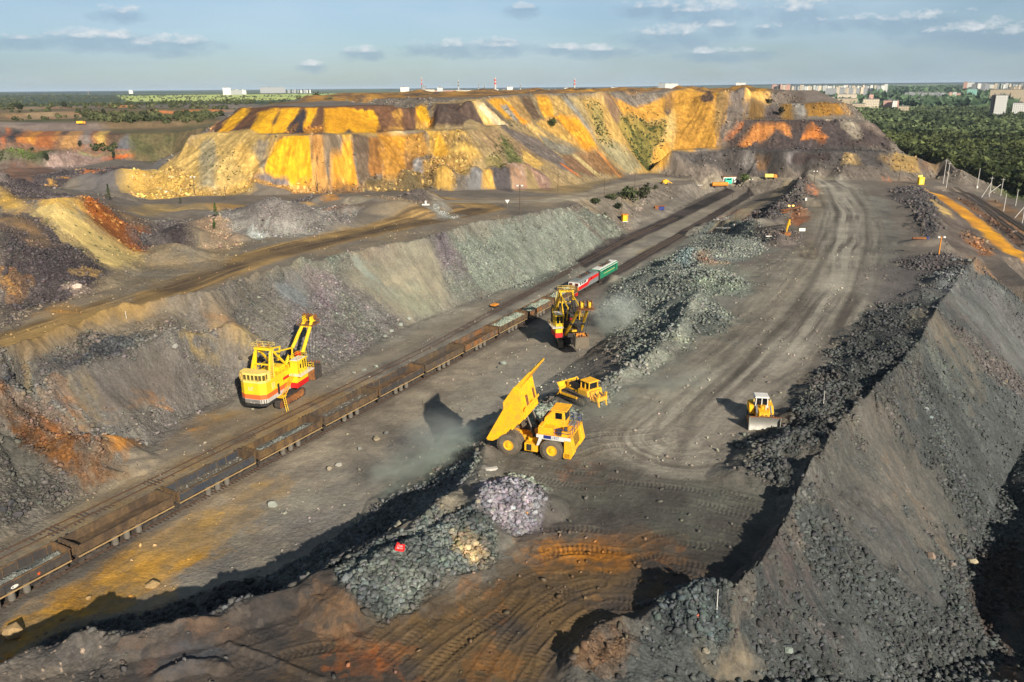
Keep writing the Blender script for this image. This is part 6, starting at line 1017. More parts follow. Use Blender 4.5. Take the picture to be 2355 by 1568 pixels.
W1 = WM('wagon_brown', (82, 64, 46), (112, 88, 58)); W2 = WM('wagon_dark_grey', (58, 56, 56), (76, 68, 60)); W3 = WM('wagon_ochre', (122, 94, 54), (86, 66, 46)); W4 = WM('wagon_rust', (88, 66, 48), (128, 96, 58)); W5 = WM('wagon_blue_grey', (52, 60, 72), (70, 70, 70), s=.4); W6 = WM('wagon_taupe', (84, 74, 64), (104, 84, 58)); W7 = WM('wagon_orange_rust', (152, 98, 44), (100, 88, 76))
WAG = [(W4, W2, 1, 'dump wagon with dark side, orange star and white oval, at the lower left edge'), (W1, W1, 0, 'second wagon from the bottom left, empty, brown with bare rusty ribs'), (W3, W5, 2, 'third wagon from the bottom left, with ochre end and dark blue-grey side'),
       (W3, W3, 1, 'fourth wagon from the bottom left, ochre, holding a low ridge of grey stone'), (W6, W1, 2, 'fifth wagon from the bottom left, brown, nearly empty, right of the yellow shovel'), (W4, W2, 0, 'sixth wagon from the bottom left, empty, brown inside with a dark side'), (W6, W6, 0, 'seventh wagon, empty, taupe, with a sagging brown side'),
       (W4, W7, 0, 'empty wagon with an orange rusty side, last before the loaded ones'), (W4, W1, 3, 'nearest of the three loaded wagons, heaped with pale green stone'), (W4, W7, 3, 'middle one of the three loaded wagons, beside the second shovel'), (W4, W1, 3, 'last loaded wagon, coupled to the red and white locomotive')]
GW = 'dump wagons of the ore train'
ORE = tintmat('ore_stone', .9, 6, .3, .5)
HEAD = math.atan2(TDIR.y, TDIR.x)
def place_on_track(e, s, o=None):
    f0, f1 = trk(s-3, oA(s-3)), trk(s+3, oA(s+3)); c = trk(s, oA(s)); e.location = (c[0], c[1], RZ); e.rotation_euler = (0, 0, math.atan2(f1[1]-f0[1], f1[0]-f0[0]))
protos = {}
for i, (bm_, sm_, load, lab) in enumerate(WAG):
    key = (bm_.name, sm_.name); s = -7.25+14.52*i
    if key in protos: e = copy_tree(protos[key])
    else: e = make_wagon(bm_, sm_); protos[key] = e
    tag(e, lab, 'railway wagon', GW); place_on_track(e, s)
    if load:
        n = {1: 1000, 2: 300, 3: 1700}[load]; u = RNG.uniform(-6.4, 6.4, n); v = RNG.normal(0, .55, n) if load == 1 else RNG.uniform(-1.5, 1.5, n); v = np.clip(v, -1.5, 1.5)
        if load == 1: h = 1.78+.75*np.clip(1-np.abs(v)/1.3, 0, 1)*(.7+.3*np.sin(u*1.3+i))
        elif load == 2: h = 1.78+0*u+.1*RNG.random(n)
        else: h = 2.35+.8*np.clip(1-(v/1.7)**2, 0, 1)*np.clip(1-(np.abs(u)/6.9)**4, 0, 1)+.18*np.sin(u*1.1+i)
        ca, sa = math.cos(e.rotation_euler.z), math.sin(e.rotation_euler.z); pos = np.stack([u, v, h-.15], -1)
        o = rocks_mesh('stone_load', pos, RNG.uniform(.10, .32, n) if load > 1 else RNG.uniform(.10, .34, n)**1.1, np.repeat(A((140, 146, 128) if load == 3 else (112, 112, 104))[None], n, 0)*RNG.uniform(.7, 1.5, (n, 1)), ORE)
        if load == 2: b_ = [(-6.5, 1.80)]*2; zz = 1.80
        fill = MB(); xs = np.linspace(-6.6, 6.6, 23); ys = np.linspace(-1.62, 1.62, 7)
        hf = lambda x, y: 1.78+(.72*max(0, 1-abs(y)/1.35)*(.7+.3*math.sin(x*1.3+i)) if load == 1 else .03*math.sin(x*3)*math.cos(y*4)+.03 if load == 2 else .5+.8*max(0, 1-(y/1.7)**2)*max(0, 1-(abs(x)/6.9)**4)+.18*math.sin(x*1.1+i))
        vs = [(x, y, hf(x, y)+RNG.uniform(-.04, .04)) for x in xs for y in ys]; fill.add(vs, [(a*7+b, (a+1)*7+b, (a+1)*7+b+1, a*7+b+1) for a in range(22) for b in range(6)])
        g = fill.build('gravel_fill', mat('ore_fines', (106, 107, 98), .95, dirt=(72, 72, 67), ds=5, da=.6, bump=1.0) if load != 2 else mat('dust_fill', (104, 92, 76), .95, dirt=(76, 70, 62), ds=2, da=.6, bump=.6)); g.parent = None; o.parent = g; o.name = 'loose_stones'; o['kind'] = 'stuff'; g.name = 'stone_load'; o = g
        o.location = e.location; o.rotation_euler = e.rotation_euler
        tag(o, {1: 'low ridge of grey stone lying in the %s wagon', 2: 'thin spill of stone and dust in the %s wagon', 3: 'heaped pale green stone filling the %s wagon'}[load] % ['cut-off first', 'second', 'third', 'fourth', 'fifth', 'sixth', 'seventh', 'eighth', 'first loaded', 'middle loaded', 'last loaded'][i], 'stone load', 'stone lying in the wagons')
# marks on the first wagon: orange star badge and white oval
e0 = [o for o in COL.objects if o.get('label', '').startswith('dump wagon with dark side')][0]
n = 10; M_BDG = mat('orange_badge', (206, 84, 30), .6, dirt=(150, 70, 30)); st = [(2.9+(.24 if i % 2 == 0 else .13)*math.cos(i*PI/5), 2.12+(.24 if i % 2 == 0 else .13)*math.sin(i*PI/5)) for i in range(n)]
MB().prism(st, -1.90, -1.885, axis='y').build('star_badge', M_BDG, e0); MB().prism([(.15+.42*math.cos(i*PI/8), 2.1+.2*math.sin(i*PI/8)) for i in range(16)], -1.90, -1.885, axis='y').build('number_oval', M_WH, e0)
MB().prism([(-.05+.1*math.cos(i*PI/8), 2.1+.1*math.sin(i*PI/8)) for i in range(16)], -1.906, -1.895, axis='y').build('oval_mark', M_GRY, e0)
# ------------------------------------------------------------------ locomotive sections
def loco(red=True):
    e = empty('locomotive', (0, 0, 0)); L = 7.3; W = 1.52; bodym = mat('loco_grey', (124, 128, 126), .5, dirt=(110, 106, 98), da=.4) if red else M_GRN
    m = MB(); m.box(-L, L, -W, W, 1.35, 3.75); m.prism([(-W, 3.75), (-W+.35, 4.05), (W-.35, 4.05), (W, 3.75)], -L, L, axis='x'); m.build('body', bodym, e, bevel=.05)
    m = MB(); m.prism([(-W+.2, 4.04), (-W+.5, 4.18), (W-.5, 4.18), (W-.2, 4.04)], -L+.2, L-.2, axis='x'); m.build('roof', mat('roof_grey', (118, 122, 116), .6, dirt=(96, 94, 88), da=.5) if red else M_WH, e)
    f = MB()
    for x in (-3.5, -1.5, .5, 2.5): f.box(x, x+1.2, -.6, .6, 4.18, 4.4)
    f.build('roof_equipment', M_DK, e)
    for x in (-2.9, 2.1): MB().tube([(x, -.5, 4.4), (x+1.0, 0, 4.75), (x+.1, 0, 4.95)], .05, 6).tube([(x, .5, 4.4), (x+1.0, 0, 4.75)], .05, 6).cyl((x+.1, 0, 4.97), .05, 1.4, 'y', 6).cyl((x-.5, .3, 4.5), .1, .35, 'z', 8, 1).cyl((x-.5, -.3, 4.5), .1, .35, 'z', 8, 1).build('pantograph', [M_BLK, M_RST], e)
    for s_ in (-1, 1):
        y0, y1 = s_*W, s_*(W+.02)
        if red:
            MB().prism([(-L, 2.55), (-L, 3.45), (-.75, 3.45), (-1.2, 2.75)], min(y0, y1), max(y0, y1)).build('white_panel', M_WH, e)
            MB().prism([(-L, 1.6), (-L, 2.6), (-1.3, 2.8), (.1, 3.6), (L, 3.6), (L, 2.75), (.6, 2.6), (-.7, 1.75)], min(y0, s_*(W+.035)), max(y0, s_*(W+.035))).build('red_stripe', M_RED, e)
            for x in (-6.4, -5.0, -3.9, -2.9): MB().box(x, x+.7, min(y0, s_*(W+.05)), max(y0, s_*(W+.05)), 2.95, 3.45).build('side_window', M_GL, e)
            MB().box(1.2, 1.9, min(y0, s_*(W+.05)), max(y0, s_*(W+.05)), 3.0, 3.4).build('side_window', M_GL, e)
        else:
            MB().box(-L, L, min(y0, s_*(W+.03)), max(y0, s_*(W+.03)), 3.62, 3.80).build('white_cornice', M_WH, e)
            for i in range(8): x = -5.4+i*1.25; MB().box(x, x+.8, min(y0, s_*(W+.04)), max(y0, s_*(W+.04)), 3.1, 3.48).build('side_window', M_GL, e)
            MB().box(-4.4, 4.6, min(y0, s_*(W+.03)), max(y0, s_*(W+.03)), 2.42, 2.52).build('cream_stripe', M_YS, e); MB().box(4.9, 5.7, min(y0, s_*(W+.03)), max(y0, s_*(W+.03)), 1.6, 3.5).build('side_door', mat('dark_green_paint', (20, 84, 60), .5, dirt=(60, 80, 60)), e)
    if red:
        MB().box(-L-.05, -L, -W, W, 2.5, 3.76).build('cab_front', M_WH, e); MB().box(-L-.06, -L, -W, W, 1.5, 2.5).build('front_apron', M_RED, e)
        for y in (-.95, .45-.02): MB().box(-L-.09, -L-.04, y-.4 if y < 0 else y-.05, y+.55 if y < 0 else y+.9, 2.85, 3.5).build('windscreen', mat('windscreen_red', (92, 40, 26), .15, spec=.8), e)
        MB().box(-L-.10, -L, -W, W, 2.2, 2.36).box(-L-.10, -L, -W, W, 1.75, 1.9).build('yellow_band', M_Y2, e); MB().prism([(-L-1.1, .25), (-L-.9, .85), (-L, 1.1), (-L, .25)], -1.3, 1.3).build('snow_plough', M_RED, e)
        for y in (-.95, .95): MB().cyl((-L-.1, y, 2.05), .13, .08, 'x', 12).build('headlight', M_WH, e)
    else: [MB().box(x, x+.04, -W, W, 1.4, 3.75).build('end_panel', M_DK, e) for x in (-L-.04, L)]
    m = MB(); m.box(-L-.2, L+.2, -1.35, 1.35, 1.05, 1.4); m.box(-1.6, 1.6, -1.3, 1.3, .45, 1.1); m.build('underframe', M_BLK, e)
    for s_ in (-1, 1):
        b = MB()
        for q in (-1, 1): b.box(s_*4.6-2.2, s_*4.6+2.2, q*1.1-.1, q*1.1+.1, .4, .95)
        bo = b.build('bogie', M_BLK, e)
        for dx in (-1.4, 1.4): w_ = MB(); wheelset(w_, s_*4.6+dx, .58); w_.build('wheelset', M_DK, bo, smooth=True)
        MB().box(s_*7.7-.4, s_*7.7+.4, -.14, .14, .92, 1.2).build('coupler', M_BLK, e)
    return e
e = loco(True); tag(e, 'grey and white locomotive section with a red stripe, coupled to the loaded wagons', 'locomotive', 'two-section mining locomotive'); place_on_track(e, 145.1+8.1); L1 = e
e = loco(False); tag(e, 'green locomotive section with a white roof edge, coupled behind the red one', 'locomotive', 'two-section mining locomotive'); place_on_track(e, 145.1+8.1+16.0)
# ------------------------------------------------------------------ crawler tracks shared by shovels and bulldozers
def crawler(m, L, h, w, y, x0=0.0, pitch=.32, z0=0.0, mi=0, mj=1, front_r=None):
    """belt of shoes around two wheels, with rollers; m: MB"""
    r = h/2; n = int((2*L+2*PI*r)/pitch)
    for i in range(n):
        t = i*(2*L+2*PI*r)/n
        if t < L: px, pz, an = -L/2+t, 0, 0
        elif t < L+PI*r: a = (t-L)/r; px, pz, an = L/2+math.sin(a)*r, r-math.cos(a)*r, a
        elif t < 2*L+PI*r: px, pz, an = L/2-(t-L-PI*r), h, PI
        else: a = (t-2*L-PI*r)/r; px, pz, an = -L/2-math.sin(a)*r, r+math.cos(a)*r, PI+a
        M_ = Matrix.Translation((x0+px, y, z0+pz)) @ Matrix.Rotation(-an, 4, 'Y'); m.box(-pitch*.46, pitch*.46, -w/2, w/2, 0, .09, mi, M_); m.box(-.03, .03, -w/2, w/2, -.06, 0, mi, M_)
    for s_ in (-1, 1):
        for x in (-L/2, L/2): m.cyl((x0+x, y+s_*w*.2, z0+r), r-.1, w*.22, 'y', 18, mj)
    k_ = max(3, int(L/.75))
    for i in range(k_): m.cyl((x0-L/2+.5+(L-1.0)*i/(k_-1), y, z0+.34), .24, w*.8, 'y', 12, mj)
    m.box(x0-L/2, x0+L/2, y-w*.32, y+w*.32, z0+h*.34, z0+h*.72, mj)
def rail_fence(m, pts, h=1.0, r=.03, mi=0, n=4):
    for a, b in zip(pts, pts[1:]):
        a, b = Vector(a), Vector(b)
        for k_ in (h, h*.55): m.tube([a+Vector((0, 0, k_)), b+Vector((0, 0, k_))], r, n, mi)
        c = max(1, int((b-a).length/1.1))
        for i in range(c+1): p = a+(b-a)*i/c; m.tube([p, p+Vector((0, 0, h))], r, n, mi)
def ladder(m, a, b, w=.5, mi=0, step=.32, side=(0, 1, 0)):
    a, b, s_ = Vector(a), Vector(b), Vector(side).normalized()*w/2
    for q in (-1, 1): m.bar(a+s_*q, b+s_*q, .07, .1, mi)
    n = int((b-a).length/step)
    for i in range(1, n): p = a+(b-a)*i/n; m.tube([p-s_, p+s_], .03, 5, mi)
def shovel(loc, head, crawl, bucket, dirty, label, bang=0.0, extra=True):
    e = empty('mining_shovel', loc, head, label, 'mining shovel', 'rope shovels loading ore'); YY = M_Y2 if not dirty else mat('sooty_yellow', (240, 188, 12), .5, dirt=(52, 44, 34), ds=.8, da=.6)
    HS = YY if not dirty else mat('sooty_house', (64, 56, 48), .7, dirt=(34, 30, 28), ds=.7, da=.8)
    Mc = Matrix.Rotation(crawl-head, 4, 'Z')
    for s_ in (-1, 1):
        m = MB(); crawler(m, 6.4, 1.7, 1.1, s_*2.5, pitch=.5); m.v = [tuple(Mc @ Vector(v)) for v in m.v]; m.build('crawler_track', [M_DUST if dirty else M_DK, M_RST if not dirty else M_DK], e)
    m = MB(); m.box(-2.6, 2.6, -2.2, 2.2, .7, 1.6); m.cyl((0, 0, 1.95), 2.1, .7, 'z', 28); m.v = [tuple(Mc @ Vector(v)) for v in m.v]; m.build('undercarriage', M_BLK, e)
    pl = [(-7.9, -1.5), (-7.2, -2.5), (2.9, -2.5), (2.9, 2.5), (-7.2, 2.5), (-7.9, 1.5)]; g = lambda k_: [(x*(1+k_/9), y*(1+k_/3)) for x, y in pl]
    MB().prism(g(-.02), 2.05, 2.55, axis='z').build('counterweight', M_BLK, e)
    m = MB(); m.prism(pl, 2.55, 6.3, axis='z'); m.build('machine_house', HS, e, bevel=.04)
    MB().prism(g(.03), 3.35, 4.2, axis='z').build('orange_band', M_OR if not dirty else M_DK, e); MB().prism(g(.04), 4.2, 4.32, axis='z').build('band_trim', YY, e)
    if not dirty:
        MB().prism([(x, y) for x, y in g(.035) if x < -7]+[(-6.6, 2.56), (-6.6, -2.56)] if False else g(.03), 2.6, 3.33, axis='z').build('lower_band', M_CON, e)
        m = MB()
        for i in range(14):
            y = -1.45+i*2.9/13; dz = .62; m.prism([(y-.05, 2.63), (y+.05, 2.63), (y+.05, 3.3), (y-.05, 3.3)] if not 4 < i < 9 else [(y-.05, 2.63+.12*abs(i-6.5)), (y+.05, 2.63+.12*abs(i-6.5)), (y+.02, 3.3), (y-.08, 3.3)], -8.03, -7.99, axis='x')
        for i in range(3):
            t = (i+.5)/3
            for s_ in (-1, 1): m.bar((-7.98+.72*t, s_*(1.53+t), 2.63), (-7.98+.72*t, s_*(1.53+t), 3.3), .12, .06)
        m.build('hazard_stripes', M_BLK, e)
        # glazed gallery on the tail
        pr = [(-7.95, -1.5), (-7.25, -2.52), (-5.7, -2.52), (-5.7, 2.52), (-7.25, 2.52), (-7.95, 1.5)]; m = MB(); m.prism(pr, 7.75, 8.1, axis='z'); m.prism(pr, 6.3, 6.7, axis='z')
        for a, b in zip(pr, pr[1:]+pr[:1]):
            L_ = math.hypot(b[0]-a[0], b[1]-a[1]); k_ = max(1, round(L_/.75))
            for i in range(k_+1): m.bar((a[0]+(b[0]-a[0])*i/k_, a[1]+(b[1]-a[1])*i/k_, 6.7), (a[0]+(b[0]-a[0])*i/k_, a[1]+(b[1]-a[1])*i/k_, 7.75), .16, .12)
        m.box(-6.1, -5.7, -2.5, 2.5, 6.3, 7.9); g_ = m.build('tail_gallery', M_YS, e); MB().box(-7.5, -6.2, -2.2, 2.2, 6.72, 7.74).build('gallery_glass', mat('gallery_glass', (92, 84, 44), .2), g_)
    else: MB().box(-7.6, -3.0, -2.3, 2.3, 6.3, 6.9).build('roof_housing', HS, e)
    m = MB(); rail_fence(m, [(-5.5, -2.4, 6.3), (2.7, -2.4, 6.3)], .95, .035); rail_fence(m, [(-5.5, 2.4, 6.3), (2.7, 2.4, 6.3), (2.7, 1.2, 6.3)], .95, .035); m.build('railing', YY, e)
    MB().box(-1.2, .8, -1.4, 1.0, 6.3, 7.0).build('roof_hatch', HS, e); MB().cyl((1.6, .4, 6.75), .45, 2.4, 'y', 16).build('roof_drum', M_BLK, e); MB().box(-4.8, -4.0, -.8, .8, 6.3, 6.9).build('roof_vent', HS, e)
    # operator's cab over its own column, on the right
    m = MB(); m.box(.2, 4.1, -4.0, -2.5, 2.7, 5.1); m.build('cab_base', M_Y2, e, bevel=.05); MB().box(.16, 4.14, -4.04, -2.47, 2.75, 3.75).build('red_panel', M_RED, e)
    m = MB(); m.box(.1, 5.0, -4.9, -2.5, 5.05, 5.17); m.build('cab_deck', M_WH, e); m = MB(); rail_fence(m, [(.2, -4.85, 5.15), (4.95, -4.85, 5.15), (4.95, -2.6, 5.15)], .95, .035); m.build('deck_railing', YY, e)
    c = MB(); c.box(1.0, 1.15, -3.95, -2.3, 5.15, 7.5); c.box(3.85, 4.0, -3.95, -2.3, 5.15, 5.75); c.box(1.0, 4.0, -2.4, -2.3, 5.15, 7.5); c.box(1.0, 2.6, -3.95, -3.85, 5.15, 7.5); c.box(2.6, 4.0, -3.95, -3.85, 5.15, 5.75)
    for p in ((3.93, -3.9), (3.93, -3.1), (3.93, -2.36), (3.2, -3.9)): c.bar((p[0], p[1], 5.7), (p[0], p[1], 7.45), .12, .12)
    c.box(.85, 4.2, -4.1, -2.2, 7.45, 7.65); cb = c.build('cab', M_Y2, e, bevel=.02); MB().box(1.2, 3.9, -3.84, -2.42, 5.2, 7.4).build('cab_glass', M_GL, cb); MB().box(1.0, 3.7, -3.9, -2.4, 7.66, 7.74).build('cab_roof', M_WH, cb)
    MB().box(1.6, 2.0, -3.97, -3.94, 6.1, 6.9).build('side_window', M_GL, cb); m = MB(); rail_fence(m, [(.9, -4.05, 7.7), (4.1, -4.05, 7.7), (4.1, -2.3, 7.7), (.9, -2.3, 7.7)], .8, .03); m.build('roof_railing', YY, cb)
    # gantry
    m = MB()
    for s_ in (-1, 1):
        m.bar((-3.7, s_*1.9, 6.2), (-3.2, s_*1.5, 11.2), .34, .34); m.bar((-5.2, s_*1.9, 6.2), (-3.6, s_*1.5, 10.6), .3, .3); m.bar((1.6, s_*1.6, 6.2), (-2.9, s_*1.3, 10.9), .3, .3); m.bar((-2.8, s_*1.3, 10.3), (4.0, s_*1.3, 9.1), .24, .24); m.bar((3.9, s_*1.3, 9.1), (3.2, s_*1.4, 6.2), .2, .2)
    m.box(-3.6, -2.7, -1.7, 1.7, 10.9, 11.3); m.bar((-3.9, -1.8, 8.4), (-3.9, 1.8, 8.4), .22, .22); m.build('gantry', YY, e)
    m = MB(); ladder(m, (-4.5, -2.1, 6.4), (-3.6, -1.8, 11.0), .5, side=(0, 1, 0)); rail_fence(m, [(-3.9, -1.8, 11.3), (-2.4, -1.8, 11.3), (-2.4, 1.8, 11.3), (-3.9, 1.8, 11.3), (-3.9, -1.8, 11.3)], .8, .03); m.build('gantry_ladder', M_YS, e)
    for y in (-.9, .9): MB().cyl((-3.0, y, 11.6), .38, .16, 'y', 18).build('gantry_sheave', M_RST, e)
    # boom
    F_, T_ = Vector((3.1, 0, 3.0)), Vector((12.9, 0, 12.3)); bm_ = MB()
    for s_ in (-1, 1): bm_.tube([F_+Vector((0, s_*1.5, 0)), F_.lerp(T_, .5)+Vector((0, s_*1.2, 0)), T_+Vector((0, s_*.75, 0))], .34, 12)
    for t in (.12, .35, .86): p = F_.lerp(T_, t); w_ = 1.5-.75*t; bm_.bar(p+Vector((0, -w_, 0)), p+Vector((0, w_, 0)), .4, .4)
    bm_.box(12.0, 13.4, -1.05, -.55, 11.6, 12.7); bm_.box(12.0, 13.4, .55, 1.05, 11.6, 12.7); b_ = bm_.build('boom', YY, e, smooth=True)
    for y in (-1.2, -.4, .4, 1.2): MB().cyl((13.1, y, 12.5), .62, .14, 'y', 20).cyl((13.1, y, 12.5), .2, .24, 'y', 10).build('head_sheave', M_RST, b_)
    m = MB(); m.box(11.0, 13.9, -1.7, 1.7, 11.2, 11.28); rail_fence(m, [(11.0, -1.7, 11.25), (13.9, -1.7, 11.25), (13.9, 1.7, 11.25), (11.0, 1.7, 11.25)], .7, .03); m.build('boom_platform', M_RST, b_)
    S_ = F_.lerp(T_, .40); B_ = Vector((bucket[0], 0, bucket[1])); dr = (S_-B_).normalized(); E_ = B_+dr*9.0
    m = MB(); m.cyl(S_, .5, 3.2, 'y', 16); m.cyl(S_+Vector((-.9, -1.0, .4)), .5, .8, 'y', 14, 1); m.build('saddle_block', [M_BLK, M_RED], e); MB().bar(B_, E_, .8, .62).build('dipper_handle', M_BLK, e)
    # bucket: open-topped box with teeth
    k_ = MB(); Mb = Matrix.Translation(B_) @ Matrix.Rotation(bang, 4, 'Y')
    for q in [((-.1, 0), (-.1, -1.9))]: pass
    w_ = 1.35; pr = [(-.9, .5), (1.5, .75), (1.75, -1.7), (-.9, -1.9)]
    for s_ in (-1, 1): k_.prism(pr, s_*w_-.09, s_*w_+.09, 0, Mb)
    k_.box(1.45, 1.68, -w_, w_, -1.75, .75, 0, Mb); k_.box(-.98, -.8, -w_, w_, -1.85, .5, 1, Mb); k_.box(-.9, 1.7, -w_, w_, -1.95, -1.78, 0, Mb)
    for i in range(5): y = -1.1+i*.55; k_.prism([(1.45, .7), (1.75, .7), (1.62, 1.35)], y-.1, y+.1, 1, Mb)
    k_.build('dipper', [M_DUST if dirty else M_DK, M_RST], e); MB().bar(B_+Vector((-.2, -.9, .4)), B_+Vector((-.2, .9, .4)), .35, .7).build('dipper_bail', M_RST if not dirty else M_ORG, e)
    m = MB()
    for y in (-.9, -.3, .3, .9): m.tube([(-3.0, y, 11.7), (12.9, y, 13.0)], .035, 5)
    for y in (-.5, .5): m.tube([(-1, y, 7.2), (12.8, y, 12.0)], .03, 5)
    m.build('suspension_ropes', M_BLK, e); m = MB()
    for y in (-1.2, -.4, .4, 1.2): m.tube([(13.65, y, 12.5), tuple(B_+Vector((.2, y*.7, .6)))], .045, 5)
    m.build('hoist_ropes', M_BLK, e)
    m = MB(); ladder(m, (-3.3, -3.2, 2.6), (.1, -3.2, 5.2), .7, side=(0, 1, 0)); rail_fence(m, [(-3.3, -3.5, 2.6), (.1, -3.5, 5.2)], .8, .03); m.box(-4.4, -3.0, -3.6, -2.5, 2.5, 2.6); m.build('stairs', M_Y if not dirty else M_DK, e)
    if extra:
        m = MB(); ladder(m, (-4.3, -4.3, .1), (-3.6, -3.4, 2.7), .6, side=(1, 0, 0)); m.build('boarding_ladder', M_Y2, e); MB().box(-3.9, -3.3, -2.56, -2.5, 2.9, 4.9).build('house_door', M_BLK, e); MB().box(-1.9, .0, -2.57, -2.5, 4.9, 5.4).build('name_board', M_RED, e)
        MB().box(-5.6, -4.6, -2.56, -2.5, 4.5, 5.7).build('side_panel', M_YS, e)
        m = MB(); m.tube([(-8.03, -.35, 5.0), (-8.03, -.05, 5.0), (-8.03, -.05, 5.35), (-8.03, -.35, 5.35), (-8.03, -.35, 5.6), (-8.03, -.02, 5.6)], .03, 4); m.tube([(-8.03, .2, 5.0), (-8.03, .2, 5.6), (-8.03, .5, 5.6), (-8.03, .5, 5.0), (-8.03, .2, 5.0)], .03, 4); m.build('faded_emblem', M_WH, e)
    return e
shovel((-42.9, 136.4, ground(-42.9, 136.4)-.1), R(74), R(70), (11.8, 2.1), False, 'clean yellow rope shovel with an orange band, standing alone left of the train', 0.0)
s2 = shovel((12.6, 167.8, ground(12.6, 167.8)-.05), R(-80), R(-84), (9.6, 4.4), True, 'sooty rope shovel with yellow cab and raised dusty bucket, right of the loaded wagons', R(10), extra=False)
# ------------------------------------------------------------------ haul truck
def truck():
    cx, cy = 3.2, 97.7; e = empty('haul_truck', (cx, cy, 8.0), R(-19.8), 'yellow haul truck tipping green rock over the edge, with its bed raised high', 'haul truck')
    def wheel(x, y, w, inner=None):
        r = 1.54; h = w/2; prof = [(.72, -h), (1.1, -h-.02), (1.40, -h+.06), (r, -h+.2), (r, h-.2), (1.40, h-.06), (1.1, h+.02), (.72, h)]
        m = MB(); m.lathe(prof+[prof[0]], 40, cap=False)
        for i in range(36):
            a = i/36*2*PI
            for s_ in (-1, 1): M_ = Matrix.Rotation(a+(.08 if s_ > 0 else 0), 4, 'Y') @ Matrix.Translation((r, s_*h*.55, 0)); m.box(-.04, .06, -h*.42, h*.42, -.07, .07, 0, M_)
        m.v = [(a+x, b+y, c+r) for a, b, c in m.v]; t = m.build('tyre', M_RUB, None, smooth=True)
        s_ = -1 if y < 0 else 1; k_ = MB(); k_.lathe([(.74, -.1), (.74, .1), (.66, .12), (.60, .02), (.34, .0), (.30, .16), (.0, .2)] if s_ > 0 else [(.0, -.2), (.30, -.16), (.34, .0), (.60, -.02), (.66, -.12), (.74, -.1), (.74, .1)], 32)
        k_.v = [(a+x, b+y+s_*(h-.12), c+r) for a, b, c in k_.v]; ro = k_.build('rim', M_Y, t, smooth=True)
        return t
    for x, ys in ((-2.95, ((-2.55, .95), (-1.45, .95), (2.55, .95), (1.45, .95))), (2.95, ((-2.35, 1.0), (2.35, 1.0)))):
        for y, w in ys: t = wheel(x, y, w); t.parent = e; t.name = 'tyre'
    m = MB()
    for s_ in (-1, 1): m.box(-4.3, 5.0, s_*.75-.2, s_*.75+.2, 1.3, 2.3)
    m.box(-3.4, -2.5, -1.0, 1.0, 1.0, 2.2); m.box(2.5, 3.4, -1.7, 1.7, 1.1, 1.7); m.cyl((-2.95, 0, 1.54), .6, 2.6, 'y', 16); m.box(-.6, .6, -1.6, 1.6, 1.4, 2.5); m.build('frame', M_Y, e); 
    m = MB(); m.box(-.9, .9, -2.5, -1.1, .9, 2.0); m.box(-.6, .1, -2.56, -2.5, 1.0, 1.9, 1); m.build('fuel_tank', [M_Y, M_BLK], e, bevel=.06); MB().box(-.7, .6, 1.2, 2.4, .9, 2.1).build('hydraulic_tank', M_Y, e, bevel=.06)
    # front: bumper, radiator, deck
    m = MB(); m.prism([(4.6, .75), (5.5, .75), (5.95, 1.5), (5.5, 3.5), (4.6, 3.5)], -2.9, -1.7); m.prism([(4.6, .75), (5.5, .75), (5.95, 1.5), (5.5, 3.5), (4.6, 3.5)], 1.7, 2.9); m.box(4.5, 5.45, -2.9, 2.9, .8, 1.5); m.build('bumper', M_Y, e, bevel=.05)
    m = MB(); m.prism([(3.0, 1.7), (5.6, 1.7), (5.2, 4.1), (3.0, 4.1)], -1.35, 1.35); m.build('radiator_housing', M_Y, e, bevel=.04); m = MB()
    for i in range(9): z = 1.9+i*.22; m.bar((5.62-(z-1.7)*.17, -1.2, z), (5.62-(z-1.7)*.17, 1.2, z), .06, .1)
    m.build('grille', M_BLK, e)
    m = MB(); m.box(.9, 5.5, -2.95, 2.95, 3.5, 3.68); m.box(.9, 5.5, -2.98, -2.9, 3.3, 3.72, 1); m.build('deck', [M_Y, M_WH], e)
    m = MB(); m.prism([(.9, 2.1), (1.3, 3.45), (4.7, 3.45), (4.6, 3.1), (1.6, 3.1), (1.2, 2.1)], -2.9, -1.75); m.prism([(.9, 2.1), (1.3, 3.45), (4.7, 3.45), (4.6, 3.1), (1.6, 3.1), (1.2, 2.1)], 1.75, 2.9); m.build('mudguard', M_WH, e)
    m = MB(); m.box(1.0, 3.2, -2.7, -1.3, 3.68, 4.6); m.box(1.1, 1.7, -2.8, -1.2, 4.6, 4.85); m.build('filter_box', M_Y, e, bevel=.08); m = MB(); m.box(.8, 1.6, .4, 2.6, 3.68, 4.8); m.cyl((1.0, -.9, 4.4), .25, 1.3, 'z', 12); m.build('exhaust_unit', M_BLK, e)
    c = MB(); pr = [(1.1, 3.68), (4.0, 3.68), (4.25, 5.2), (4.1, 6.55), (2.6, 6.55), (1.5, 5.4)]; c.prism(pr, -1.25, 1.15); c.box(2.3, 4.5, -1.4, 1.3, 6.55, 6.7); cb = c.build('cab', M_Y, e, bevel=.05)
    MB().box(2.95, 3.85, -1.275, -1.25, 5.45, 6.3).build('side_window', M_GL, cb); MB().prism([(4.2, 5.25), (4.27, 5.2), (4.15, 6.4), (4.1, 6.45)], -1.0, .95).build('windscreen', M_GL, cb); MB().box(3.0, 3.9, 1.15, 1.175, 5.4, 6.3).build('side_window', M_GL, cb)
    m = MB(); rail_fence(m, [(5.4, -2.9, 3.68), (5.4, 2.8, 3.68)], 1.05, .035); rail_fence(m, [(5.4, -2.9, 3.68), (3.3, -2.9, 3.68)], 1.05, .035); rail_fence(m, [(5.4, 2.8, 3.68), (1.0, 2.8, 3.68)], 1.05, .035); m.build('railing', M_BLU, e)
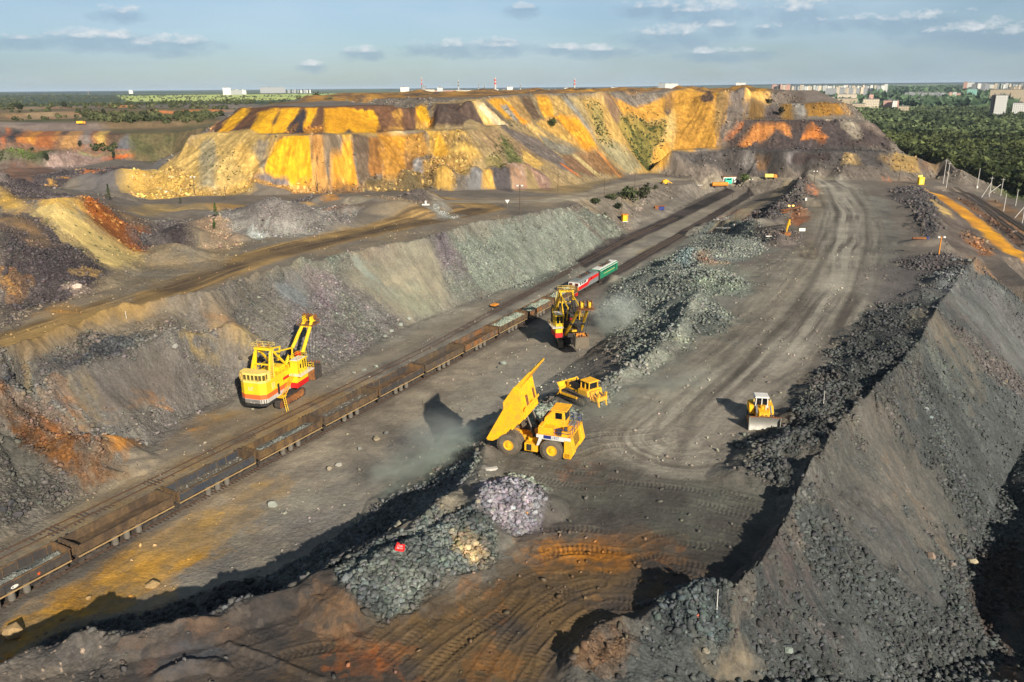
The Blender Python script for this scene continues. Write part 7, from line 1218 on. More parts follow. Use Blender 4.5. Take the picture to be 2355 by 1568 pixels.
    m = MB(); m.box(4.2, 5.1, -2.6, -1.7, 3.68, 4.3, 0); m.cyl((4.6, -2.1, 4.55), .24, .5, 'z', 10, 1); m.build('battery_box', [M_Y, M_DK], e); MB().box(3.5, 4.1, -2.5, -1.9, 3.68, 4.5).build('extinguisher_box', M_DK, e); MB().box(4.3, 5.0, .2, 1.6, 3.68, 4.25).build('deck_locker', M_GRY, e)
    m = MB(); ladder(m, (5.75, -2.3, .9), (5.45, -2.3, 3.6), .5, side=(0, 1, 0)); m.build('front_ladder', M_BLK, e)
    MB().box(1.9, 2.9, -3.01, -2.98, 3.28, 3.72).build('blue_plate', M_BLU, e); pl_ = MB().box(2.95, 4.1, -3.02, -2.98, 3.26, 3.74).build('number_plate', M_WH, e)
    cu = bpy.data.curves.new('txt', 'FONT'); cu.body = '1827'; cu.size = .46; cu.extrude = .008; cu.align_x = 'CENTER'; cu.align_y = 'CENTER'; to = bpy.data.objects.new('txt', cu); COL.objects.link(to); dg = bpy.context.evaluated_depsgraph_get()
    me = bpy.data.meshes.new_from_object(to.evaluated_get(dg)); bpy.data.objects.remove(to); me.transform(Matrix.Translation((3.52, -3.032, 3.5)) @ Matrix.Rotation(R(90), 4, 'X')); me.materials.clear(); me.materials.append(M_BLU); o = bpy.data.objects.new('number', me); COL.objects.link(o); o.parent = pl_
    # raised bed
    Mt = Matrix.Translation((-4.0, 0, 2.7)) @ Matrix.Rotation(R(-46), 4, 'Y'); W = 2.85
    low = [(-2.0, .75), (-1.5, .25), (0, -.15), (4.4, -.15), (5.6, 1.5), (6.6, 3.0)]; top = [(6.4, 3.55), (3.7, 3.0), (3.1, 2.35), (-1.95, .95)]
    b = MB(); side = low+top
    for s_ in (-1, 1): b.prism(side, s_*W-.1 if s_ > 0 else -W-.02, s_*W+.02 if s_ > 0 else -W+.1, 0, Mt)
    th = .14
    for (a, c_) in zip(low, low[1:]): d = Vector((c_[0]-a[0], c_[1]-a[1])).normalized(); n_ = Vector((-d.y, d.x))*th; b.prism([a, c_, (c_[0]+n_.x, c_[1]+n_.y), (a[0]+n_.x, a[1]+n_.y)], -W, W, 0, Mt)
    b.prism([(6.3, 2.95), (9.5, 3.42), (9.7, 3.62), (9.3, 3.72), (6.3, 3.55)], -W+.02, W-.02, 0, Mt)
    for x in (.6, 1.9, 3.2, 4.3): b.box(x-.12, x+.12, -W, W, -.42, -.15, 0, Mt)
    for t in (.4,): p = Vector((4.4+1.2*t+.1, -.15+1.65*t)); b.prism([(p.x, p.y-.25), (p.x+.3, p.y-.2), (p.x+.45, p.y+.1), (p.x+.1, p.y)], -W, W, 0, Mt)
    for y in (-2.0, -.8, .8, 2.0): b.prism([(4.4, -.4), (4.8, -.3), (6.9, 2.9), (6.5, 3.0), (5.6, 1.5), (4.4, -.15)], y-.09, y+.09, 0, Mt)
    for s_ in (-1, 1):
        b.prism([(-1.9, .85), (3.15, 2.25), (3.75, 2.9), (6.4, 3.45), (6.4, 3.62), (3.65, 3.1), (3.05, 2.45), (-1.95, 1.05)], s_*(W+.02)-.08, s_*(W+.02)+.08, 0, Mt)
        for x0_, x1_ in (): b.prism([(x0_, -.1), (x1_, -.1), (x1_+.35, 1.9+x0_*.2), (x0_+.35, 1.9+x0_*.2)], s_*(W+.03)-.05, s_*(W+.03)+.05, 0, Mt)
    bd = b.build('dump_bed', M_Y, e, bevel=.03)
    for y in (-1.3, 1.3): q = MB(); q.prism([(5.0, .45), (5.9, 1.75), (5.84, 1.8), (4.94, .5)], y-.45, y+.45, 0, Matrix.Translation((-4.0, 0, 2.7)) @ Matrix.Rotation(R(-46), 4, 'Y') @ Matrix.Translation((.14, 0, -.08))); q.build('worn_patch', M_RST, bd)
    for y in (-1.15, 1.15): a = Vector((.35, y, 1.9)); c_ = Mt @ Vector((4.0, y, -.3)); MB().tube([a, a.lerp(c_, .55)], .24, 14).tube([a.lerp(c_, .5), c_], .15, 12, 1).build('hoist_cylinder', [M_BLK, M_STL], e, smooth=True)
    return e
truck()
# ------------------------------------------------------------------ bulldozers
def dozer1():
    e = empty('bulldozer', (10.9, 114.3, max(ground(10.9, 114.3), ground(9.6, 116.2), ground(10.0, 113.0), ground(12.0, 112.5))+.02), R(127), 'yellow bulldozer with a black engine hood and a rear ripper, behind the haul truck', 'bulldozer', 'bulldozers on the plateau')
    for s_ in (-1, 1): m = MB(); crawler(m, 4.5, 1.4, .72, s_*1.5, pitch=.28); m.prism([(-1.9, .5), (1.9, .5), (1.9, .8), (-1.9, .8)], s_*1.35-.2, s_*1.35+.2, 1); m.build('crawler_track', [M_DK, M_DUST], e)
    m = MB(); m.box(-2.7, 2.2, -1.0, 1.0, .7, 1.5); m.prism([(-2.7, 1.4), (-.4, 1.4), (-.4, 2.2), (-2.4, 2.3)], -1.5, 1.5); m.build('body', M_Y, e, bevel=.05)
    for s_ in (-1, 1): MB().box(-2.6, .3, s_*1.2-.2, s_*1.2+.2, 1.42, 1.75).build('fender', M_Y, e, bevel=.04)
    m = MB(); m.prism([(-.3, 1.5), (2.3, 1.5), (2.4, 2.3), (1.7, 2.62), (-.3, 2.7)], -.9, .9); m.build('engine_hood', M_BLK, e, bevel=.08); MB().box(2.3, 2.85, -.9, .9, 1.0, 2.35).build('radiator_guard', M_Y, e, bevel=.06)
    MB().tube([(1.0, .55, 2.4), (1.0, .55, 3.2), (.85, .55, 3.35)], .09, 8).build('exhaust', M_BLK, e); MB().cyl((.4, .55, 2.75), .2, .5, 'z', 12).build('air_cleaner', M_BLK, e)
    c = MB()
    for p in ((-.45, -.95), (-.45, .95), (-2.2, -.9), (-2.2, .9), (-1.4, -.97), (-1.4, .97)): c.bar((p[0], p[1], 2.2), (p[0]*.97-.05, p[1]*.9, 3.45), .14, .14)
    c.box(-2.3, -.4, -1.0, 1.0, 2.0, 2.35); cb = c.build('cab', M_Y, e); MB().prism([(-2.12, 2.35), (-.5, 2.35), (-.6, 3.42), (-2.1, 3.42)], -.86, .86).build('cab_glass', M_GL, cb); MB().box(-2.5, -.3, -1.1, 1.1, 3.45, 3.62, tx=.15, ty=.15).build('cab_roof', M_Y, cb, bevel=.04)
    m = MB(); m.box(-3.0, -2.3, -1.1, 1.1, 1.5, 2.2); m.build('rear_tank', M_Y, e, bevel=.08)
    # blade: curved, seen from behind, with arms and lift cylinders
    m = MB(); n = 8; pr = [(3.55+.35*math.cos(t*PI/n-PI/2)*-1+.3*(abs(t-n/2)/(n/2))**2, .1+2.0*t/n) for t in range(n+1)]; pr2 = [(x-.12, z) for x, z in pr][::-1]; m.prism(pr+pr2, -2.15, 2.15)
    for y in (-2.0, -.9, 0, .9, 2.0): m.prism([(3.0, .5), (3.3, 1.7), (3.15, 1.7), (2.9, .6)], y-.07, y+.07)
    m.box(2.95, 3.25, -2.1, 2.1, .55, .75); m.box(2.98, 3.25, -2.1, 2.1, 1.3, 1.5); m.build('blade', M_Y, e, bevel=.02)
    for s_ in (-1, 1): MB().bar((-.6, s_*1.85, .75), (3.15, s_*1.9, .55), .22, .3).build('push_arm', M_Y, e); MB().tube([(1.9, s_*.95, 1.9), (2.6, s_*1.0, 1.4)], .12, 10).tube([(2.6, s_*1.0, 1.4), (3.1, s_*1.05, 1.0)], .06, 8, 1).build('lift_cylinder', [M_Y, M_STL], e)
    m = MB(); m.box(-3.7, -3.0, -.95, .95, .8, 1.15); m.box(-4.3, -3.9, -1.0, 1.0, 1.0, 1.6); m.bar((-3.0, -.8, 1.9), (-4.1, -.8, 1.5), .2, .22); m.bar((-3.0, .8, 1.9), (-4.1, .8, 1.5), .2, .22); m.box(-3.1, -2.9, -.9, .9, .7, 2.1); m.build('ripper_frame', M_Y, e, bevel=.04)
    for y in (-.75, .75): MB().prism([(-4.35, 2.3), (-4.0, 2.3), (-3.95, .9), (-4.2, .35), (-4.45, .2), (-4.3, .9)], y-.11, y+.11).build('ripper_shank', M_Y, e); 
    MB().tube([(-2.9, .45, 2.1), (-3.9, .45, 1.4)], .1, 8).tube([(-2.9, -.45, 2.1), (-3.9, -.45, 1.4)], .1, 8).build('ripper_cylinder', M_BLK, e)
dozer1()
def dozer2():
    e = empty('bulldozer', (35.9, 106.3, 8.0), R(-98), 'bulldozer with bare steel blade and white cab, facing the viewer beside the berm', 'bulldozer', 'bulldozers on the plateau')
    for s_ in (-1, 1): m = MB(); crawler(m, 3.9, 1.15, .66, s_*1.3, pitch=.26); m.build('crawler_track', [M_DK, M_DUST], e)
    m = MB(); m.box(-2.4, 2.0, -.95, .95, .7, 1.5); m.box(-2.7, -1.9, -1.4, 1.4, 1.4, 2.5); m.build('body', M_Y, e, bevel=.06)
    for s_ in (-1, 1): MB().prism([(-2.4, 1.3), (.2, 1.3), (.2, 1.7), (-.6, 2.4), (-2.4, 2.5)], s_*1.35-.35, s_*1.35+.35).build('side_tank', M_Y, e, bevel=.06)
    m = MB(); m.prism([(-.4, 1.4), (2.35, 1.4), (2.35, 2.25), (1.9, 2.4), (-.4, 2.55)], -.72, .72); m.cyl((.6, 0, 2.6), .42, .5, 'z', 16); m.build('engine_hood', M_Y, e, bevel=.06); MB().box(2.36, 2.40, -.55, .55, 1.45, 1.95).box(2.36, 2.4, -.42, -.12, 2.05, 2.15).box(2.36, 2.4, .12, .42, 2.05, 2.15).build('grille', M_BLK, e)
    MB().tube([(1.2, .35, 2.4), (1.2, .35, 3.2)], .07, 8).build('exhaust', M_WH, e)
    c = MB()
    for p in ((-.35, -.85), (-.35, 0), (-.35, .85), (-1.9, -.9), (-1.9, .9), (-1.1, -.9), (-1.1, .9)): c.bar((p[0], p[1], 2.2), (p[0]-.08, p[1]*.92, 3.65), .12, .12)
    c.box(-2.0, -.3, -.95, .95, 2.0, 2.4); cb = c.build('cab', M_WH, e); MB().prism([(-1.85, 2.4), (-.42, 2.4), (-.5, 3.6), (-1.85, 3.6)], -.78, .78).build('cab_glass', M_GL, cb); MB().box(-2.15, -.2, -1.05, 1.05, 3.62, 3.82, tx=.1, ty=.1).build('cab_roof', M_WH, cb, bevel=.04)
    for s_ in (-1, 1): MB().box(-.4, -.1, s_*1.15-.05, s_*1.15+.05, 3.1, 3.5).build('mirror', M_YS, cb)
    m = MB(); n = 10; pr = [(3.2-.42*math.sin(t/n*PI)+.12*t/n, .02+2.1*t/n) for t in range(n+1)]; pr2 = [(x-.1, z) for x, z in pr][::-1]; m.prism(pr+pr2, -2.1, 2.1)
    for s_ in (-1, 1): m.prism([(2.7, .1), (3.3, .1), (3.35, 2.15), (2.7, 2.05)], s_*2.12-.05, s_*2.12+.05)
    m.build('blade', mat('blade_steel', (168, 164, 154), .42, .35, dirt=(120, 112, 98), ds=1.2, da=.5), e, smooth=True); m = MB(); m.box(3.16, 3.34, -2.1, 2.1, 2.12, 2.2)
    for i in range(16): y = -2.0+i*.266; m.box(3.2, 3.3, y-.05, y+.05, 2.2, 2.28)
    m.build('blade_rim', M_RST, e)
    for s_ in (-1, 1): MB().bar((-.6, s_*1.8, .7), (2.9, s_*1.95, .5), .22, .3).build('push_arm', M_ORG, e); MB().tube([(1.0, s_*.95, 3.0), (1.9, s_*1.0, 2.2)], .13, 10).tube([(1.9, s_*1.0, 2.2), (2.8, s_*1.05, 1.3)], .07, 8, 1).build('lift_cylinder', [M_GRY, M_STL], e)
    MB().prism([(-3.5, 2.2), (-3.2, 2.2), (-3.15, .9), (-3.45, .3), (-3.55, .9)], -.12, .12).box(-3.2, -2.5, -.7, .7, .9, 1.3).build('ripper', M_Y, e)
dozer2()
# ------------------------------------------------------------------ poles, masts, huts and yard clutter
def H(c, x, y): p = hit(*K(c, [(x, y)])[0], Z); return (p[0], p[1], ground(p[0], p[1]))
def pxlen(p, n): return n*.91953*(p[1]*math.cos(PITCH)+(CAM_Z-p[2])*math.sin(PITCH))/FPX/math.cos(PITCH)      # metres spanned by n photo pixels at p, upright
def topole(c, x, y0, y1, kind, label, lean=0.0, az=0.0, m=None, group=None, r=.14, name='power_pole'):
    """pole whose foot is at crop row y1 and top at y0"""
    p = H(c, x, y1); h = pxlen(p, (y1-y0)*CR[c][2]); e = empty(name, (p[0], p[1], p[2]), az, label, 'pole' if name == 'power_pole' else 'lamp post' if name == 'light_mast' else 'marker', group)
    m = m or M_WD; top = Vector((lean*h, 0, h)); b = MB(); b.tube([(0, 0, -.4), top], r, 8, r2=r*.72); b.build('shaft', m, e, smooth=True)
    if kind in ('cross', 'both'):
        b = MB(); t = top*.93; b.bar(t+Vector((-.9, 0, 0)), t+Vector((.9, 0, 0)), .12, .12)
        b.build('crossarm', m, e)
        for q in (-.8, 0, .8): MB().cyl(tuple((top if q == 0 else t)+Vector((q, 0, .16))), .06, .22, 'z', 8).build('insulator', M_GRY, e)
    if kind in ('lamps', 'both', 'lit'):
        b = MB(); t = top*.98; b.bar(t+Vector((-.8, 0, 0)), t+Vector((.8, 0, 0)), .1, .1); b.build('bracket', m, e)
        for q in (-.75, .75): l = MB(); l.box(q-.3, q+.3, -.35, .1, top.z-.2, top.z+.22); l.v = [(a+lean*h, y, z) for a, y, z in l.v]; l.build('lamp', LIT if kind == 'lit' else M_WH, e)
    if kind == 'foot': MB().box(-.35, .35, -.35, .35, -.3, 1.0).build('footing', M_WH, e)
    return e
LIT = bpy.data.materials.new('lit_lamp'); LIT.use_nodes = True; _b = LIT.node_tree.nodes['Principled BSDF']; _b.inputs['Base Color'].default_value = (1, .55, .12, 1); _b.inputs['Emission Color'].default_value = (1, .45, .06, 1); _b.inputs['Emission Strength'].default_value = 4.0
GP = 'wooden power poles round the pit'
for c, x, y0, y1, kd, lb, ln in [('A3', 735, 1060, 1305, 'lamps', 'tall dark pole with one white and one orange lamp at the haul road bend', 0), ('A3', 1085, 940, 1100, 'cross', 'thin pole at the foot of the big dump, left of the road bend', 0), ('A3', 1510, 980, 1155, 'cross', 'thin pole beside the low bushes on the haul road', 0), ('A3', 1790, 940, 1090, 'cross', 'thin pole beside the upright bush', 0),
        ('A3', 1665, 1140, 1340, 'none', 'thin pole just behind the yellow switch kiosk', 0), ('A3', 1410, 900, 960, 'none', 'short dark pole on the spoil slope, left of two', 0), ('A3', 1488, 870, 960, 'none', 'short dark pole on the spoil slope, right of two', 0), ('A3', 1557, 985, 1050, 'cross', 'leaning dark post between road and spoil slope', .12),
        ('A2', 1085, 940, 1110, 'none', 'tall dark mast in front of the orange dump face', -.02), ('A2', 1070, 1020, 1095, 'none', 'slanting stay of the dark mast at the orange dump face', .3), ('A2', 238, 1060, 1165, 'cross', 'dark power pole at the foot of the straw coloured cone, right of two', 0), ('A1', 1795, 975, 1135, 'both', 'dark power pole at the foot of the straw coloured cone, left of two', 0),
        ('A2', 1972, 1020, 1080, 'none', 'short pole in front of the round grey heap', 0), ('A2', 2060, 1150, 1220, 'none', 'slanting dark post with a white foot on the rusty mound', -.15), ('A4', 712, 1000, 1180, 'both', 'dark power pole between the two track ends', 0), ('A4', 555, 1130, 1165, 'cross', 'short signal post between the two railway tracks', 0),
        ('A4', 580, 1255, 1430, 'cross', 'dark power pole with a white foot by the rusty patch', 0), ('A4', 455, 1340, 1480, 'cross', 'power pole left of the cable sledge, nearest the tracks', .03), ('A4', 510, 1390, 1485, 'none', 'short bare post just right of the leftmost yard pole', 0), ('A4', 770, 1290, 1470, 'cross', 'power pole on the dark heap right of the sandy path', 0),
        ('A4', 1063, 1345, 1440, 'cross', 'dark pole above the small yellow crane arm', -.02), ('A4', 1215, 950, 1140, 'cross', 'left one of the two tall poles on the dark spoil ridge', 0), ('A4', 1230, 970, 1180, 'foot', 'right one of the two tall poles on the dark spoil ridge, with a white foot', 0), ('A4', 1308, 920, 1025, 'lamps', 'lamp pole beside the far haul road, right of the ridge poles', 0),
        ('A4', 2085, 870, 1010, 'cross', 'thin dark mast right of the far road, by the tan slope', 0), ('A5', 545, 1040, 1250, 'none', 'thin dark pole rising from the right-hand rock berm', 0), ('B6', 10, 0, 90, 'none', 'thin yellowish pole at the yard crane', 0)]:
    topole(c, x, y0, y1, kd, lb, ln, group=GP, r=.13 if kd != 'lamps' else .16)
GC = 'pale concrete poles at far right'
for x, y0, y1, lb, ln in [(716, 670, 845, 'concrete pole, leftmost at far right, left of a close pair', .0), (740, 690, 870, 'concrete pole, right one of the close pair', .0), (972, 735, 875, 'concrete pole with a white block at its foot', .0), (1062, 800, 945, 'upright concrete pole of the braced group', .0), (1150, 810, 935, 'concrete pole right of the braced group, near orange soil', 0),
                        (1172, 925, 1050, 'concrete pole just right of the railway cutting', 0), (1262, 895, 1010, 'distant concrete pole before the brown bank', 0), (1312, 1005, 1140, 'concrete pole at the right edge of the view', 0)]:
    topole('A5', x, y0, y1, 'cross' if x in (716, 740, 1150, 1062) else ('foot' if x == 972 else 'none'), lb, ln, m=M_CON, group=GC, r=.2)
for (xa, ya, xb, yb), lb in [((1005, 945, 1060, 840), 'left slanting concrete strut of the braced pole group'), ((1055, 920, 1138, 852), 'right slanting concrete strut of the braced pole group'), ((1255, 1100, 1325, 1005), 'slanting concrete strut at the right edge of the view')]:
    p = H('A5', xa, ya); h = pxlen(p, (ya-yb)*CR['A5'][2]); dx = (xb-xa)*CR['A5'][2]*.91953*p[1]*1.03/FPX
    e = empty('pole_strut', p, 0, lb, 'pole', GC); MB().tube([(0, 0, -.2), (dx, 0, h)], .17, 8).build('shaft', M_CON, e)
def wire(a, b, label, sag=.8, group='overhead wires'):
    e = empty('overhead_wire', a, 0, label, 'wire', group); v = Vector(b)-Vector(a); MB().tube([tuple(v*t-Vector((0, 0, sag*4*t*(1-t)))) for t in [i/8 for i in range(9)]], .035, 4).build('strand', M_DK, e)
_cp = [o for o in COL.objects if o.get('group') == GC and o.name.startswith('power_pole')]; _tp = [(o.location.x, o.location.y, o.location.z+max(v.co.z for v in o.children[0].data.vertices)-.4) for o in _cp]
for (i_, j_), lb in {(0, 2): 'wire from the close pair to the concrete pole with a white block', (2, 3): 'wire from the white-block pole to the braced pole group', (3, 5): 'wire from the braced pole group to the pole by the railway cutting', (5, 7): 'wire from the pole by the cutting to the pole at the right edge', (4, 6): 'wire from the pole by orange soil to the distant concrete pole'}.items(): wire(_tp[i_], _tp[j_], lb, 1.2)
for c, x, y, y0, lb in [('B4', 1528, 1010, 830, 'white marker stake on the rock heap by the red stone'), ('A7', 1078, 1215, 1150, 'white marker stake on the left bench edge'), ('B6', 322, 1480, 1360, 'white marker stake with a bent top on the right-hand berm')]:
    topole(c, x, y0, y, 'none', lb, -.02, m=M_WH, name='marker_stake', r=.045)
e = topole('A4', 1085, 1235, 1330, 'lit', 'portal with two lit orange lamps standing over the rusty soil', name='light_mast', r=.1)
e = topole('A5', 683, 1250, 1380, 'lamps', 'dusty yellow lamp mast with two white lamps on the right-hand berm', m=M_ORG, name='light_mast', r=.22)
def thing_mesh(name, loc, rz, label, cat): return empty(name, loc, rz, label, cat)
# yellow switch kiosk
p = H('A3', 1695, 1385); e = thing_mesh('switch_kiosk', p, R(15), 'yellow switch kiosk on legs beside the pit floor road', 'kiosk'); MB().box(-1.0, 1.0, -.9, .9, .6, 3.2).build('cabinet', M_Y, e, bevel=.05); MB().box(-1.3, 1.3, -1.2, 1.2, 3.2, 3.4).build('roof', M_ORG, e); MB().box(-1.2, 1.2, -1.1, 1.1, .35, .6).build('skid', M_WH, e); MB().box(-.5, .3, -.93, -.9, 1.0, 2.6).build('door', M_Y2, e); MB().box(1.0, 1.5, -.3, .3, 1.6, 2.2).box(1.0, 1.5, -.3, .3, 2.6, 3.0).build('terminal_box', M_ORG, e)
p = H('A4', 2285, 1035); e = thing_mesh('switch_kiosk', p, R(0), 'pale yellow kiosk with a bent pipe on its roof, right of the haul road', 'kiosk'); MB().box(-1.3, 1.3, -1, 1, 0, 3.6).build('cabinet', M_Y2, e, bevel=.05); MB().box(-1.8, .4, -.4, .4, 3.6, 4.6).build('roof_box', M_YS, e); MB().box(-.6, .5, -1.03, -1, .5, 2.6).build('door', M_YS, e)
p = H('A4', 520, 1015); e = thing_mesh('shed', p, R(8), 'small white hut with a turquoise front and a rusty roof edge by the track ends', 'shed'); MB().box(-3.6, 3.6, -1.5, 1.8, 0, 3.0).build('walls', M_WH, e, bevel=.03); MB().box(-3.8, 3.8, -1.7, 2.0, 3.0, 3.25).build('roof', M_RST, e); MB().box(-2.9, .9, -2.6, -1.5, -.4, 2.5).build('porch', M_TRQ, e); MB().box(-2.4, .4, -2.64, -2.6, 1.6, 2.2).build('window', M_GL, e); MB().box(1.6, 2.4, -1.53, -1.5, .1, 2.2).build('door', M_GRY, e)
p = H('A4', 440, 1055); e = thing_mesh('tank', (p[0], p[1], p[2]), R(2), 'long orange tank lying in front of the turquoise hut', 'tank'); MB().cyl((0, 0, 1.3), 1.15, 8.4, 'x', 22).build('shell', M_ORG, e, smooth=True); MB().box(-3, -2.4, -1.1, 1.1, -.1, .7).box(2.4, 3, -1.1, 1.1, -.1, .7).box(-3.2, 3.2, -.5, .5, -.1, .35).build('cradle', M_DK, e); MB().cyl((0, 0, 2.5), .35, .4, 'z', 12).build('hatch', M_RST, e)
def small_truck(p, rz, lab, cabm, bodym):
    e = empty('small_truck', p, rz, lab, 'truck'); MB().prism([(1.6, .8), (3.2, .8), (3.3, 1.7), (2.9, 2.5), (1.6, 2.5)], -1.1, 1.1).build('cab', cabm, e, bevel=.06); MB().box(-3, 1.4, -1.2, 1.2, 1.0, 2.7).build('cargo_box', bodym, e, bevel=.04); MB().box(-3, 3, -.5, .5, .6, 1).build('frame', M_DK, e)
    for x in (-2.1, 2.3):
        for y in (-1.0, 1.0): MB().cyl((x, y, .5), .5, .32, 'y', 16).build('wheel', M_RUB, e)
    MB().prism([(2.98, 1.75), (3.27, 1.75), (2.95, 2.4), (2.85, 2.4)], -.95, .95).build('windscreen', M_GL, e)
small_truck(H('A4', 905, 985), R(-10), 'small orange and cream truck parked beside the far haul road', M_ORG, M_YS)
small_truck(H('A1', 748, 485), R(20), 'orange-yellow truck on the far terrace at left', M_ORG, M_Y)
p = H('A4', 1040, 1505); e = thing_mesh('yard_crane', p, R(30), 'small yellow crane arm on a rusty base in the scrap yard', 'crane'); MB().box(-1.5, 1.5, -1, 1, 0, 1.1).build('base', M_RST, e); MB().bar((.2, 0, 1), (1.4, 0, 5.2), .45, .45).bar((1.4, 0, 5.2), (1.7, 0, 3.2), .3, .3).build('arm', M_Y, e); MB().cyl((-.4, 0, 1.5), .5, .8, 'y', 14).build('winch', M_DK, e)
p = H('A4', 1190, 1530); e = thing_mesh('sign', p, R(0), 'small pale rectangular sign on a post beside the haul road', 'sign'); MB().tube([(0, 0, 0), (0, 0, 2.8)], .07, 8).build('post', M_GRY, e); MB().box(-1.0, 1.0, -.06, .06, 2.3, 3.3).build('board', M_WH, e)
p = H('A3', 620, 1245); e = thing_mesh('road_sign', p, R(0), 'white triangular give way sign at the road fork', 'sign'); MB().tube([(0, 0, 0), (0, 0, 1.6)], .05, 8).build('post', M_GRY, e); MB().prism([(-.8, 2.6), (.8, 2.6), (0, 1.3)], -.05, .0).build('board', M_WH, e)
p = H('A2', 2078, 1225); e = thing_mesh('anchor_block', p, 0, 'white concrete block at the foot of the slanting post', 'block'); MB().box(-1.3, 1.3, -.7, .7, 0, .4).box(-.25, .25, -.3, .3, .4, 1.5).build('block', M_WH, e)
p = H('A4', 545, 1440); e = thing_mesh('cable_sledge', p, R(-8), 'cable sledge of two long beams lying by the pole with a white foot', 'sledge'); MB().box(-5.5, 4.0, -.2, .1, .05, .35).box(-2.0, 4.5, .7, 1.0, .05, .3).build('runner', M_GRY, e); MB().box(.6, 1.4, -.3, .9, .3, 1.5).build('box', M_WH, e)
p = H('B6', 1105, 130); e = thing_mesh('cable_drum', p, R(-4), 'rusty pipe with a blue end cap lying on the right-hand berm', 'pipe'); MB().cyl((0, 0, .5), .35, 4.2, 'x', 14).build('pipe', M_RST, e); MB().cyl((2.3, 0, .5), .55, .5, 'x', 14).build('end_cap', M_BLU, e)
p = H('A6', 845, 420); e = thing_mesh('machine_part', p, R(5), 'blue and rusty machine part left beside the pit floor road', 'machine part'); MB().box(-1.0, 1.6, -.8, .8, 0, 1.4).build('blue_casing', M_BLU, e, bevel=.1); MB().box(-2.6, -1.0, -.7, .7, 0, 1.6).box(-2.6, 2.4, .8, 1.1, 1.4, 1.9).build('frame', M_RST, e)
p = hit(1137, 706, Z); e = thing_mesh('track_trolley', (p[0], p[1], p[2]), R(58), 'small ochre trolley standing between the empty track and the rock bank', 'trolley'); MB().box(-1.0, 1.0, -.7, .7, .5, .85).build('bed', M_ORG, e, bevel=.03); MB().box(-.9, .9, -.6, .6, .3, .5).build('frame', M_BLK, e)
for x in (-.7, .7):
    for y in (-.6, .6): MB().cyl((x, y, .25), .25, .12, 'y', 14).build('wheel', M_BLK, e)
# scrap: leaning beams
for (c, x, y, L_, rz, lab, m_) in [('A4', 780, 1470, 14, 32, 'long dark conveyor truss lying along the foot of the spoil ridge', M_BLK), ('A4', 1010, 1300, 13, 42, 'rust orange steel truss lying below the lit lamps', M_RST), ('A4', 905, 1515, 3.2, 0, 'white slab in the scrap yard', M_WH), ('A6', 1160, 215, 5, 2, 'pale narrow boat-like hull lying in the far yard', M_WH), ('B3', 1110, 195, 1.6, 18, 'pale splinter of timber lying behind the haul truck', M_CON)]:
    p = H(c, x, y); e = empty('steel_truss' if L_ > 8 else 'scrap_piece', p, R(rz), lab, 'scrap')
    if L_ > 8:
        m = MB(); 
        for y_ in (-.6, .6):
            for z_ in (.1, 1.1): m.bar((0, y_, z_), (L_, y_, z_), .16, .16)
        for i in range(int(L_/1.2)): m.bar((i*1.2, -.6, .1), (i*1.2+1.2, -.6, 1.1), .1, .1); m.bar((i*1.2, .6, .1), (i*1.2+1.2, .6, 1.1), .1, .1); m.bar((i*1.2, -.6, 1.1), (i*1.2, .6, 1.1), .1, .1)
        m.build('frame', m_, e)
    else: MB().prism([(-L_/2, .15), (-L_/2+.3, 0), (L_/2-.3, 0), (L_/2, .2), (L_/2, .3), (-L_/2, .3)], -.3, .3).build('slab', m_, e, bevel=.03)
# wrecked machines at the left of the yard
p = H('A6', 880, 205); e = thing_mesh('wrecked_loader', p, R(10), 'dismantled yellow loader among scrap beside the far haul road', 'loader'); MB().prism([(-1.5, .3), (1.8, .3), (2.2, 1.6), (.4, 2.6), (-1.2, 1.8)], -.9, .9).build('chassis', M_Y, e, bevel=.05); MB().bar((1.6, 0, 1.6), (4.0, 0, .5), .4, .3).build('arm', M_Y, e)
for x in (-1.1, 1.5):
    for y in (-1.1, 1.1): MB().cyl((x, y, .6), .6, .4, 'y', 16).build('wheel', M_RUB, e)
# red sign box on the near berm, with the two rows of lettering on its front
p = hit(921, 1278, Z); e = thing_mesh('sign_box', (p[0], p[1], p[2]+1.0), R(-16), 'bright red sign with two lines of white lettering, leaning on the near berm', 'sign')
Mq = Matrix.Rotation(R(-32), 4, 'X'); b = MB(); b.prism([(-.52, -.22), (-.42, -.42), (.4, -.42), (.52, -.2), (.45, .3), (.15, .3), (.05, .22), (-.15, .34), (-.35, .42)], -.04, .04, 0, Mq); b.build('board', M_RED, e)
def text(s_, size, M_, m_, par, nm='lettering'):
    cu = bpy.data.curves.new('t', 'FONT'); cu.body = s_; cu.size = size; cu.extrude = .004; cu.align_x = 'CENTER'; cu.align_y = 'CENTER'; to = bpy.data.objects.new('t', cu); COL.objects.link(to); dg = bpy.context.evaluated_depsgraph_get()
    me = bpy.data.meshes.new_from_object(to.evaluated_get(dg)); bpy.data.objects.remove(to); me.transform(M_); me.materials.clear(); me.materials.append(m_); o = bpy.data.objects.new(nm, me); COL.objects.link(o); o.parent = par; return o
for t_, z_ in (('CTOII', .08), ('380 KV', -.13)): text(t_, .21, Mq @ Matrix.Translation((0, -.052, z_)) @ Matrix.Rotation(R(90), 4, 'X'), M_WH, e)
MB().tube([(0, .08, -1.2), (0, .12, .1)], .03, 6).build('post', M_DK, e)
